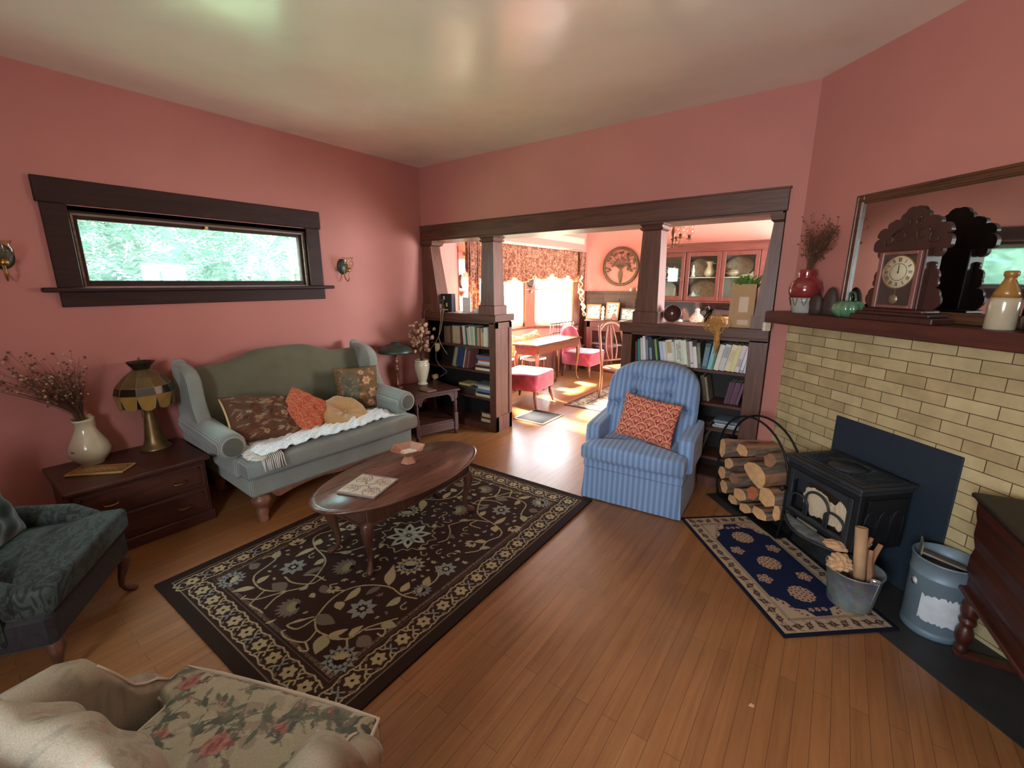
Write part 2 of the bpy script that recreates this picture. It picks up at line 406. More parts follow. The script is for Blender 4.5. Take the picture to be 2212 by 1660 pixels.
CGLASS = glass_mat('cabinet_glass', haze=0.0, col=(.9, .95, .93, 1))

YB, CH, YD, YE = 3.5723, 2.80, 3.862, 7.6        # opening wall, ceiling height, dining side of the wall, dining back wall
XR, YR = 5.0, -1.45

# ------------------------------------------------------------------ shell
m = MB(); m.box(-1.0, 5.3, YR - .1, YE + .1, -.12, 0); struct(m.build('floor', FLOOR))
m = MB(); m.box(-.12, XR + .15, YR - .12, YB + .05, CH, CH + .1); struct(m.build('ceiling', CEIL))
m = MB(); m.box(-.12, 5.3, YB + .05, YE + .1, CH, CH + .1); struct(m.build('ceiling_dining', WHITE))
# left wall with the high window
m = MB(); wy0, wy1, wz0, wz1 = .685, 2.20, 1.565, 2.022
m.box(-.16, 0, YR, wy0, 0, CH).box(-.16, 0, wy1, YD, 0, CH).box(-.16, 0, wy0, wy1, 0, wz0).box(-.16, 0, wy0, wy1, wz1, CH)
struct(m.build('wall_left', WALL))
# wall behind the camera, with an unseen window added to light the room
m = MB(); bx0, bx1, bz0, bz1 = 3.0, 4.1, 1.1, 2.1
m.box(-.16, bx0, YR - .16, YR, 0, CH).box(bx1, XR + .16, YR - .16, YR, 0, CH).box(bx0, bx1, YR - .16, YR, 0, bz0).box(bx0, bx1, YR - .16, YR, bz1, CH)
struct(m.build('wall_back', WALL))
m = MB(); m.box(XR, XR + .15, YR, 2.30, 0, CH); struct(m.build('wall_right', WALL))
# wall with the colonnade opening
m = MB(); m.box(0, 3.70, YB, YD, 2.185, CH).box(3.52, 3.70, YB, YD, 0, 2.185)
struct(m.build('wall_opening', WALL))
# corner chimney wall, 45 degrees: brick below, plaster above
m = MB(); m.box(0, 2.1, 0, .15, 1.30, CH); wf = struct(m.build('wall_fireplace', WALL, loc=(3.6168, 3.5723, 0), rot=(0, 0, -PI / 4)))
def brick_mat():
    t = NT('buff_roman_brick'); tc = t.n('TexCoord'); sp = t.n('SeparateXYZ'); t.l(tc.outputs['Object'], sp.inputs[0])
    ax = t.n('Math', operation='ADD'); ax.inputs[1].default_value = -.1106 + .206 * 20; t.l(sp.outputs['X'], ax.inputs[0])
    az = t.n('Math', operation='ADD'); az.inputs[1].default_value = .0613 * 40 - 1.2497; t.l(sp.outputs['Z'], az.inputs[0])
    cb = t.n('CombineXYZ'); t.l(ax.outputs[0], cb.inputs[0]); t.l(az.outputs[0], cb.inputs[1])
    br = t.n('TexBrick'); br.offset = .5
    for k, x in (('Scale', 1.0), ('Mortar Size', .0022), ('Mortar Smooth', .3), ('Brick Width', .206), ('Row Height', .0613), ('Bias', 0.0)): br.inputs[k].default_value = x
    br.inputs['Color1'].default_value = rgb(176, 155, 114); br.inputs['Color2'].default_value = rgb(202, 184, 140); br.inputs['Mortar'].default_value = rgb(84, 62, 34)
    t.l(cb.outputs[0], br.inputs['Vector'])
    nz = t.n('TexNoise', Scale=7.0, Detail=8.0, Roughness=.6); t.l(tc.outputs['Object'], nz.inputs['Vector'])
    sh = t.ramp(nz.outputs['Fac'], [(.3, (.78, .77, .74, 1)), (.7, (1.12, 1.12, 1.1, 1))])
    t.l(t.mix(1.0, br.outputs['Color'], sh, 'MULTIPLY'), t.b.inputs['Base Color']); t.b.inputs['Roughness'].default_value = .8
    fn = t.n('TexNoise', Scale=260.0, Detail=2.0); t.l(tc.outputs['Object'], fn.inputs['Vector'])
    ad = t.n('Math', operation='MULTIPLY_ADD'); t.l(br.outputs['Fac'], ad.inputs[0]); ad.inputs[1].default_value = -2.4; t.l(fn.outputs['Fac'], ad.inputs[2])
    t.bump(ad.outputs[0], .5, .003); return t.m
BRICK = brick_mat()
m = MB(); m.box(0, 2.1, 0, .15, 0, 1.30)
struct(m.build('wall_chimney_brick', BRICK, loc=(3.6168, 3.5723, 0), rot=(0, 0, -PI / 4)), 'buff brick chimney breast across the room corner')
# dining room walls
m = MB(); b0, b1, bh = 4.15, 7.36, 2.15
m.box(-.16, 0, YD, b0, 0, CH).box(-.16, 0, b1, YE, 0, CH).box(-.16, 0, b0, b1, bh + .12, CH)
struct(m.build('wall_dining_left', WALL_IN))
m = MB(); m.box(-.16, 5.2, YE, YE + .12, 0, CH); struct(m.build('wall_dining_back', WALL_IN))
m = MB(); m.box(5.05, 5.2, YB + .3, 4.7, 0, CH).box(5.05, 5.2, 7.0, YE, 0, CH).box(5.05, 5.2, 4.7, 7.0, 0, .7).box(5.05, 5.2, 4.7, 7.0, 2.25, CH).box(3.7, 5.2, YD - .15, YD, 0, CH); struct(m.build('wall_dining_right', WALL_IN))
# bay: floor box, roof, three glazed faces
D45 = math.radians(45)
BAYP = [(0, b0), (-.66, b0 + .66), (-.66, b1 - .66), (0, b1)]
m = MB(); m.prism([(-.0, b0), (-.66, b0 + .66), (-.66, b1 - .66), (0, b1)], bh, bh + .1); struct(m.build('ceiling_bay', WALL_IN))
m = MB(); m.prism([(.02, b0 - .12), (-.14, b0 - .12), (-.86, b0 + .6), (-.86, b1 - .6), (-.14, b1 + .12), (.02, b1 + .12)], bh + .1, bh + .2); struct(m.build('roof_bay', WHITE))
m = MB(); m.box(-.02, .035, b0 - .05, b1 + .05, bh + .0, bh + .05); struct(m.build('trim_1', WALL_IN))
def bay_face(idx, p, q, sill, double):
    p = Vector((p[0], p[1], 0)); q = Vector((q[0], q[1], 0)); L = (q - p).length; a = math.atan2(q.y - p.y, q.x - p.x)
    # local x along the face, local +y outward or inward; wall body sits on the outside
    lo = MB(); lo.box(0, L, 0, .14, 0, sill); lo.box(0, L, 0, .14, 2.02, bh + .1)
    struct(lo.build('wall_bay_below_%s' % idx, WALL_IN, loc=p, rot=(0, 0, a)))
    fr = MB(); e = .10
    fr.box(0, e, -.01, .12, sill, 2.02, ch=.004).box(L - e, L, -.01, .12, sill, 2.02, ch=.004).box(e, L - e, -.01, .12, 1.97, 2.02, ch=.004).box(-.0, L, -.05, .12, sill - .035, sill + .01, ch=.004)
    w = struct(fr.build('window_%s' % idx, TRIMV, loc=p, rot=(0, 0, a)))
    sx = MB(); t_ = .045
    if double:
        sx.box(e, e + t_, .03, .07, sill, 1.97).box(L - e - t_, L - e, .03, .07, sill, 1.97).box(e, L - e, .03, .07, 1.97 - t_, 1.97).box(e, L - e, .03, .07, sill + .01, sill + .01 + t_ * 1.4).box(e, L - e, .02, .08, 1.44, 1.485)
    else:
        sx.box(e, e + t_, .03, .07, sill, 1.97).box(L - e - t_, L - e, .03, .07, sill, 1.97).box(e, L - e, .03, .07, 1.97 - t_, 1.97).box(e, L - e, .03, .07, sill + .01, sill + .01 + t_ * 1.4).box(e, L - e, .02, .08, 1.66, 1.73)
    sx.build('sash', SASH, w)
    gp = MB(); gp.box(e + t_, L - e - t_, .048, .052, sill + .05, 1.94); gp.build('pane', PANE_B, w)
    return w
bay_face('2', BAYP[0], BAYP[1], .80, True)
bay_face('3', BAYP[1], BAYP[2], .80, False)
bay_face('4', BAYP[2], BAYP[3], .80, True)
# window seat filling the bay
m = MB(); m.prism([(.0, b0 + .03), (-.62, b0 + .66), (-.62, b1 - .66), (.0, b1 - .03)], 0, .42); m.box(0.0, .02, b0 + .03, b1 - .03, 0.0, .44)
struct(m.build('trim_2', TRIMV))
# high horizontal window on the left wall
w = MB()
w.box(0, .028, .557, 2.34, 2.055, 2.2, ch=.004)                    # head board
w.box(0, .024, .572, .69, 1.56, 2.055, ch=.003).box(0, .024, 2.205, 2.325, 1.56, 2.055, ch=.003)
w.box(-.14, .0, .66, .70, 1.54, 2.05).box(-.14, 0, 2.19, 2.23, 1.54, 2.05).box(-.14, 0, .7, 2.19, 2.01, 2.05)
w.box(-.14, .06, .50, 2.41, 1.532, 1.560, ch=.006)                    # stool
w.box(0, .022, .575, 2.33, 1.44, 1.532, ch=.003)                     # apron
w1 = struct(w.build('window_1', TRIMD))
s = MB(); s.box(-.07, -.03, .70, .735, 1.56, 2.01, ch=.003).box(-.07, -.03, 2.155, 2.19, 1.56, 2.01, ch=.003).box(-.07, -.03, .735, 2.155, 1.975, 2.01, ch=.003).box(-.07, -.03, .735, 2.155, 1.56, 1.603, ch=.003)
s.build('sash', TRIMD, w1)
s = MB(); s.box(-.025, -.01, .70, .712, 1.56, 2.01).box(-.025, -.01, 2.178, 2.19, 1.56, 2.01).box(-.025, -.01, .71, 2.18, 1.998, 2.01).box(-.025, -.01, .7, 2.19, 1.56, 1.566)
s.build('glazing_bead', wood('worn_window_bead', rgb(86, 60, 46), rgb(150, 128, 106), rough=.4, axis=1), w1)
g = MB(); g.box(-.052, -.048, .73, 2.16, 1.60, 1.98); g.build('pane', PANE, w1)
lt = MB(); lt.box(-.03, -.012, 1.43, 1.455, 1.975, 2.0, ch=.004); lt.build('latch', BRASS, w1)
# added window behind the camera, brings in extra daylight
w = MB(); w.box(bx0 - .12, bx0, YR, YR + .025, bz0 - .1, bz1 + .12).box(bx1, bx1 + .12, YR, YR + .025, bz0 - .1, bz1 + .12).box(bx0, bx1, YR, YR + .025, bz1, bz1 + .12).box(bx0 - .15, bx1 + .15, YR - .1, YR + .06, bz0 - .04, bz0)
w5 = struct(w.build('window_5', TRIMD))
s = MB(); s.box(bx0, bx0 + .05, YR - .1, YR - .05, bz0, bz1).box(bx1 - .05, bx1, YR - .1, YR - .05, bz0, bz1).box(bx0, bx1, YR - .1, YR - .05, bz1 - .05, bz1).box(bx0, bx1, YR - .1, YR - .05, bz0, bz0 + .06).box(3.53, 3.57, YR - .1, YR - .05, bz0, bz1); s.build('sash', TRIMD, w5)

w = MB(); w.box(5.03, 5.06, 4.6, 4.7, .6, 2.35).box(5.03, 5.06, 7.0, 7.1, .6, 2.35).box(5.03, 5.06, 4.7, 7.0, 2.25, 2.37).box(5.0, 5.12, 4.6, 7.1, .66, .70); w6 = struct(w.build('window_6', TRIMV))  # unseen window added to brighten the dining room
s = MB(); s.box(5.09, 5.13, 4.7, 4.76, .7, 2.25).box(5.09, 5.13, 6.94, 7.0, .7, 2.25).box(5.09, 5.13, 4.7, 7.0, 2.19, 2.25).box(5.09, 5.13, 4.7, 7.0, .7, .77).box(5.09, 5.13, 5.82, 5.88, .7, 2.25); s.build('sash', SASH, w6)
# ------------------------------------------------------------------ colonnade
m = MB()
m.box(0, 3.527, YB - .028, YD + .028, 2.045, 2.19, ch=.004); m.box(.0, 3.50, YB - .018, YD + .018, 2.032, 2.046)
m.box(0, 3.535, YB - .034, YB - .0, 2.182, 2.196, ch=.003)
struct(m.build('trim_3', TRIM), 'dark beam over the colonnade opening')
def case(name, x0, x1, shelves, side_panels, label):
    y0, y1 = YB - .04, YB + .245
    t = thing(name, label, 'bookcase', (0, 0, 0))
    b = MB()
    sw = .075; lw = .075 if x0 < 1 else .085
    xl = x0 + (0 if x0 < 1 else lw); xr = x1 - (sw if x0 < 1 else .12)
    b.box(x0, xl if x0 > 1 else x0 + .07, y0, y0 + .025, 0, 1.20, ch=.003)      # left stile
    b.box(xr, x1, y0, y0 + .025, 0, 1.20, ch=.003)                             # right stile
    b.box(x0, x1, y0, y0 + .024, 1.165, 1.205, ch=.002).box(x0, x1, y0 + .003, y0 + .024, 0, .07, ch=.002)
    b.box(x0, x0 + .02, y0 + .02, y1, 0, 1.2).box(x1 - .02, x1, y0 + .02, y1, 0, 1.2)
    b.box(xl - .02 if x0 > 1 else x0, xl if x0 > 1 else x0 + .02, y0 + .02, y1, 0, 1.2); b.box(xr, xr + .015, y0 + .02, y1, 0, 1.2)
    b.build('carcass', TRIMV, t, bevel=.0)
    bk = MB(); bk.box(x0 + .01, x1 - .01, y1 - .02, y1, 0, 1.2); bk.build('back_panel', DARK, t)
    for z in shelves:
        s_ = MB(); s_.box(x0 + .02, x1 - .02, y0 + .015, y1 - .02, z - .022, z, ch=.002); s_.build('shelf', TRIM, t)
    c = MB(); c.box(x0 - (.0 if x0 < 1 else .022), x1 + (.022 if x0 < 1 else 0), y0 - .018, y1 + .03, 1.19, 1.262, ch=.004)
    c.box(x0, x1, y0 - .008, y1, 1.178, 1.19); c.build('cap', TRIM, t)
    if side_panels:
        p = MB(); xs = x1 - .001; p.box(xs, xs + .012, y0, y0 + .05, 0, 1.18, ch=.002).box(xs, xs + .012, y1 - .05, y1, 0, 1.18, ch=.002).box(xs, xs + .012, y0, y1, 0, .17, ch=.002).box(xs, xs + .012, y0, y1, 1.12, 1.18, ch=.002)
        p.build('end_panel', TRIMV, t)
    return t
LS = [.918, .655, .360, .075]; RS = [.930, .672, .476, .24, .075]
case('built_in_bookcase', 0.0, 1.066, LS, True, 'dark built-in bookcase under the first column, next to the green loveseat corner')
case('built_in_bookcase', 2.440, 3.515, RS, False, 'dark built-in bookcase behind the blue recliner')
def column(xc, hb, ht, label, x0=None, x1=None, top=2.032):
    t = thing('square_column', label, 'column', (xc, 3.637, 1.262)); yh = hb
    def sect(h, z, hy=None):
        a, b_ = (-h if x0 is None else x0), (h if x1 is None else x1); hy = h if hy is None else hy
        return [(a, -hy, z), (b_, -hy, z), (b_, hy, z), (a, hy, z)]
    b = MB(); b.loft([sect(hb, 0), sect(hb, .088), sect(hb - .008, .094)], smooth=False); b.build('base', TRIMV, t)
    b = MB(); b.loft([sect(hb - .015, .094), sect(ht, .725)], smooth=False); b.build('shaft', TRIMV, t)
    b = MB(); b.loft([sect(ht, .715), sect(ht + .018, .728), sect(ht + .018, .738), sect(ht + .006, .742), sect(ht + .010, .755), sect(ht + .022, .766), sect(ht + .022, .7705)], smooth=False); b.build('capital', TRIM, t)
    return t
column(.960, .105, .073, 'tapered square column on the left bookcase')
column(2.625, .105, .073, 'tapered square column on the right bookcase, beside the recliner')
def half(xc, sgn, label):
    t = thing('square_column', label, 'column', (xc, 3.637, 1.262))
    def sec(w, h, z): return [(0, -h, z), (sgn * w, -h, z), (sgn * w, h, z), (0, h, z)]
    b = MB(); b.loft([sec(.125, .105, 0), sec(.125, .105, .088)], smooth=False); b.build('base', TRIMV, t)
    b = MB(); b.loft([sec(.11, .09, .088), sec(.06, .07, .72)], smooth=False); b.build('shaft', TRIMV, t)
    b = MB(); b.loft([sec(.06, .07, .715), sec(.078, .088, .73), sec(.078, .088, .74), sec(.085, .095, .77)], smooth=False); b.build('capital', TRIM, t); return t
h1 = half(0.001, 1, 'tapered half column against the left wall, over the modem box')
h1.scale = (2.3, 1, 1)
half(3.514, -1, 'tapered half column at the right end of the opening, behind the cardboard box')
# right side casing of opening down to floor
m = MB(); m.box(3.4, 3.525, YB - .012, YB, 0, 1.19); 
# ------------------------------------------------------------------ baseboards
m = MB(); m.box(0, .018, YR, YB, 0, .18, ch=.003); struct(m.build('baseboard_left', TRIMD))
m = MB(); m.box(0, XR, YR, YR + .018, 0, .18); struct(m.build('baseboard_back', TRIMD))
m = MB(); m.box(XR - .018, XR, YR, 2.1, 0, .18); struct(m.build('baseboard_right', TRIMD))

# ------------------------------------------------------------------ outdoors
def leafmat(name, c1, c2):
    t = NT(name); v = t.coord(); nz = t.n('TexNoise', Scale=3.0, Detail=3.0); t.l(v, nz.inputs['Vector'])
    t.l(t.ramp(nz.outputs['Fac'], [(.35, c1), (.65, c2)]), t.b.inputs['Base Color']); t.b.inputs['Roughness'].default_value = .5
    t.b.inputs['Transmission Weight'].default_value = 0
    tl = t.n('BsdfTranslucent'); tl.inputs['Color'].default_value = c2; mx = t.n('MixShader', Fac=.35); t.l(t.b.outputs[0], mx.inputs[1]); t.l(tl.outputs[0], mx.inputs[2]); t.l(mx.outputs[0], t.out.inputs['Surface'])
    return t.m
LEAF = leafmat('pale_green_foliage', rgb(58, 78, 70), rgb(104, 128, 116))
LEAF2 = leafmat('yellow_green_foliage', rgb(54, 72, 42), rgb(104, 122, 74))
def foliage(name, label, x0, x1, y0, y1, z0, z1, nf, size, mt, seed):
    """compound-leaf fronds, many small blades each"""
    r = random.Random(seed); V = []; F = []
    for _ in range(nf):
        c = Vector((r.uniform(x0, x1), r.uniform(y0, y1), r.uniform(z0, z1))); d = Vector((r.uniform(-.3, .8), r.uniform(-1, 1), r.uniform(-.9, .3))).normalized()
        s_ = d.cross(Vector((r.uniform(-.3, .3), r.uniform(-.3, .3), 1))).normalized(); L = size * r.uniform(.6, 1.4); nb = 7
        for k in range(nb):
            for sg in (-1, 1):
                p = c + d * (L * k / nb); q = (s_ * sg + d * .5).normalized(); n_ = q.cross(d).normalized(); ln = L * .34 * (1 - .5 * k / nb); w_ = ln * .2
                o = len(V); V += [tuple(p), tuple(p + q * ln * .5 + d * w_ + n_ * w_ * .4), tuple(p + q * ln), tuple(p + q * ln * .5 - d * w_)]; F.append((o, o + 1, o + 2, o + 3))
    me = bpy.data.meshes.new(name); me.from_pydata(V, [], F); me.materials.append(mt); o = bpy.data.objects.new(name, me); C.objects.link(o)
    return tag(o, label, 'foliage', kind='stuff')
foliage('walnut_tree_foliage', 'dense pale green compound leaves filling the high left window', -3.4, -1.7, -1.5, 4.4, 1.0, 3.0, 3400, .30, LEAF, 1)
def hedge(name, label, x, y0, y1, z0, z1, mt, seed):
    r = random.Random(seed); b = MB(); ny_, nz_ = int((y1 - y0) / .12), int((z1 - z0) / .12); V = []; F = []
    for j in range(nz_ + 1):
        for i in range(ny_ + 1): V.append((x + r.uniform(-.16, .16) + .25 * math.sin(i * .7) * math.cos(j * .5), y0 + (y1 - y0) * i / ny_, z0 + (z1 - z0) * j / nz_))
    n0 = len(V)
    V += [(x - .6, v[1], v[2]) for v in V[:]]
    for j in range(nz_):
        for i in range(ny_):
            a = j * (ny_ + 1) + i; F.append((a, a + 1, a + ny_ + 2, a + ny_ + 1)); F.append((n0 + a, n0 + a + ny_ + 1, n0 + a + ny_ + 2, n0 + a + 1))
    me = bpy.data.meshes.new(name); me.from_pydata(V, [], F); me.materials.append(mt); o = bpy.data.objects.new(name, me); C.objects.link(o); return tag(o, label, 'foliage', kind='stuff')
foliage('sun_blocking_crown', 'unseen leafy crown added above the hedge to keep sun off the left window', -4.6, -3.2, .6, 3.3, 3.8, 5.4, 1300, .5, LEAF, 9)  # crown added out of view to block the sun's path to the window
hedge('hedge_mass', 'deep green hedge behind the walnut leaves outside the high window', -4.15, -3.5, 3.9, .4, 2.9, leafmat('hedge_deep_green', rgb(66, 88, 80), rgb(92, 112, 102)), 5)  # plain dark green of the hedge itself
foliage('garden_shrub_foliage', 'sunlit green garden shrubs beyond the bay windows', -7.2, -4.9, 4.0, 13.0, -.4, 2.6, 3200, .5, LEAF2, 2)
m = MB(); m.box(-30, -.9, -20, 30, -.6, -.5); g_ = m.build('ground_outside', mat('bright_garden_ground', rgb(150, 160, 120), rough=.9, noise=.3, nscale=2)); struct(g_, 'garden ground outside the bay windows')

# ------------------------------------------------------------------ light
wd = bpy.data.worlds.new('overcast_sky'); SC.world = wd; wd.use_nodes = True; wt = wd.node_tree; bg = wt.nodes['Background']
tc = wt.nodes.new('ShaderNodeTexCoord'); sx = wt.nodes.new('ShaderNodeSeparateXYZ'); rp = wt.nodes.new('ShaderNodeValToRGB')
wt.links.new(tc.outputs['Generated'], sx.inputs[0]); wt.links.new(sx.outputs['Z'], rp.inputs['Fac']); wt.links.new(rp.outputs['Color'], bg.inputs['Color'])
rp.color_ramp.elements[0].color = (.93, .97, 1, 1); rp.color_ramp.elements[1].color = (.62, .8, 1, 1)
bg.inputs['Strength'].default_value = 19.0
def portal(loc, rot, sx_, sy_):
    l = bpy.data.lights.new('window_portal', 'AREA'); l.shape = 'RECTANGLE'; l.size = sx_; l.size_y = sy_; l.cycles.is_portal = True
    o = bpy.data.objects.new('window_portal', l); C.objects.link(o); o.location = loc; o.rotation_euler = rot
portal((-.1, 1.44, 1.79), (PI / 2, 0, -PI / 2), 1.46, .42)
portal((-.62, (b0 + b1) / 2, 1.4), (PI / 2, 0, -PI / 2), 1.9, 1.2)
portal((-.36, b0 + .36, 1.4), (PI / 2, 0, -PI / 2 + PI / 4), .9, 1.2)
portal((-.36, b1 - .36, 1.4), (PI / 2, 0, -PI / 2 - PI / 4), .9, 1.2)
portal((3.55, YR - .12, 1.6), (PI / 2, 0, 0), 1.1, 1.0)
portal((5.12, 5.85, 1.47), (PI / 2, 0, PI / 2), 2.3, 1.55)
sun = bpy.data.lights.new('sun', 'SUN'); sun.energy = 110; sun.angle = math.radians(7.0); sun.color = (1, .93, .82)
so = bpy.data.objects.new('sun', sun); C.objects.link(so); so.rotation_euler = Vector((1.0, -.16, -.74)).to_track_quat('-Z', 'Y').to_euler()
vs = SC.view_settings; vs.view_transform = 'Standard'; vs.look = 'None'; vs.gamma = 1; vs.use_curve_mapping = False; vs.exposure = 1.15
cy = SC.cycles; cy.use_denoising = True; cy.max_bounces = 8; cy.diffuse_bounces = 5; cy.glossy_bounces = 3; cy.transmission_bounces = 4; cy.transparent_max_bounces = 10
cy.sample_clamp_indirect = 6.0; cy.caustics_reflective = False; cy.caustics_refractive = False; cy.use_adaptive_sampling = True; cy.adaptive_threshold = .025
try: cy.denoiser = 'OPENIMAGEDENOISE'
except Exception: pass
# ------------------------------------------------------------------ generic furniture helpers
def cabriole(mb, x, y, h, d, r=.03, M=None, spread=.03, n=10):
    dx, dy = d; L = math.hypot(dx, dy); dx, dy = dx / L, dy / L
    P = [(1, 0, 1.0), (.93, .25, 1.12), (.83, .45, 1.12), (.66, .3, .82), (.45, -.1, .58), (.25, -.25, .43), (.12, .05, .42), (.05, .7, .62), (.02, .9, .72), (0, .85, .6)]
    mb.tube([(x + dx * spread * o, y + dy * spread * o, h * t) for t, o, _ in P], [r * k for _, _, k in P], n=n, M=M)
def turned(mb, x, y, z0, z1, prof, n=16, M=None):
    mb.lathe([(r, z0 + (z1 - z0) * t) for r, t in prof], x, y, n=n, M=M)
def sheet(name, Fp, Bp, cols, m, parent=None, smooth=True):
    """closed upholstered panel from a front grid and a back grid (ny, nx, 3)"""
    ny, nx = Fp.shape[:2]; N = nx * ny; V = np.concatenate([Fp.reshape(-1, 3), Bp.reshape(-1, 3)]); fs = []
    for j in range(ny - 1):
        for i in range(nx - 1):
            a = j * nx + i; fs.append((a, a + 1, a + nx + 1, a + nx)); fs.append((N + a + nx, N + a + nx + 1, N + a + 1, N + a))
    per = [i for i in range(nx)] + [j * nx + nx - 1 for j in range(1, ny)] + [(ny - 1) * nx + i for i in range(nx - 2, -1, -1)] + [j * nx for j in range(ny - 2, 0, -1)]
    for k in range(len(per)):
        a, b = per[k], per[(k + 1) % len(per)]; fs.append((b, a, N + a, N + b))
    me = bpy.data.meshes.new(name); me.from_pydata(V.tolist(), [], fs); me.update(); me.polygons.foreach_set('use_smooth', [smooth] * len(me.polygons))
    if cols is not None: set_col(me, np.concatenate([cols.reshape(-1, 3)] * 2))
    me.materials.append(m); bm = bmesh.new(); bm.from_mesh(me); bmesh.ops.remove_doubles(bm, verts=bm.verts, dist=1e-5); bmesh.ops.recalc_face_normals(bm, faces=bm.faces); bm.to_mesh(me); bm.free()
    o = bpy.data.objects.new(name, me); C.objects.link(o)
    if parent is not None: o.parent = parent
    return o
def softbox(name, outline, z0, z1, r, m, parent=None, crown=0.0, cvf=None, n=5, grid=None):
    """cushion: horizontal outline with rounded top and bottom edges and a crowned top (dense grid top when cvf is given)"""
    mb = MB(); rings = []; c = Vector((sum(p[0] for p in outline) / len(outline), sum(p[1] for p in outline) / len(outline)))
    def ring(inset, z):
        out = []; k = len(outline)
        for i in range(k):
            a = Vector(outline[i - 1]); b = Vector(outline[i]); d = Vector(outline[(i + 1) % k]); e1 = (b - a).normalized(); e2 = (d - b).normalized()
            n1 = Vector((-e1.y, e1.x)); n2 = Vector((-e2.y, e2.x)); nn = n1 + n2
            if nn.length < 1e-6: nn = n1
            nn = nn.normalized() / max(.5, nn.normalized().dot(n1)); p = b + nn * inset; out.append((p.x, p.y, z))
        return out
    for k in range(n + 1):
        a = PI / 2 * k / n; rings.append(ring(r * (1 - math.sin(a)), z0 + r * (1 - math.cos(a))))
    for k in range(n + 1):
        a = PI / 2 * k / n; rings.append(ring(r * (1 - math.cos(a)), z1 - r * (1 - math.sin(a))))
    if crown:
        last = rings[-1]
        for t in (.85, .65, .4, .15): rings.append([(c.x + (p[0] - c.x) * t, c.y + (p[1] - c.y) * t, z1 + crown * (1 - t * t)) for p in last])
    mb.loft(rings); return mb.build(name, m, parent)
def tw(pts, n=4):
    """subdivide an outline so lofts stay smooth"""
    out = []
    for i in range(len(pts)):
        a = pts[i]; b = pts[(i + 1) % len(pts)]
        for k in range(n): out.append((a[0] + (b[0] - a[0]) * k / n, a[1] + (b[1] - a[1]) * k / n))
    return out

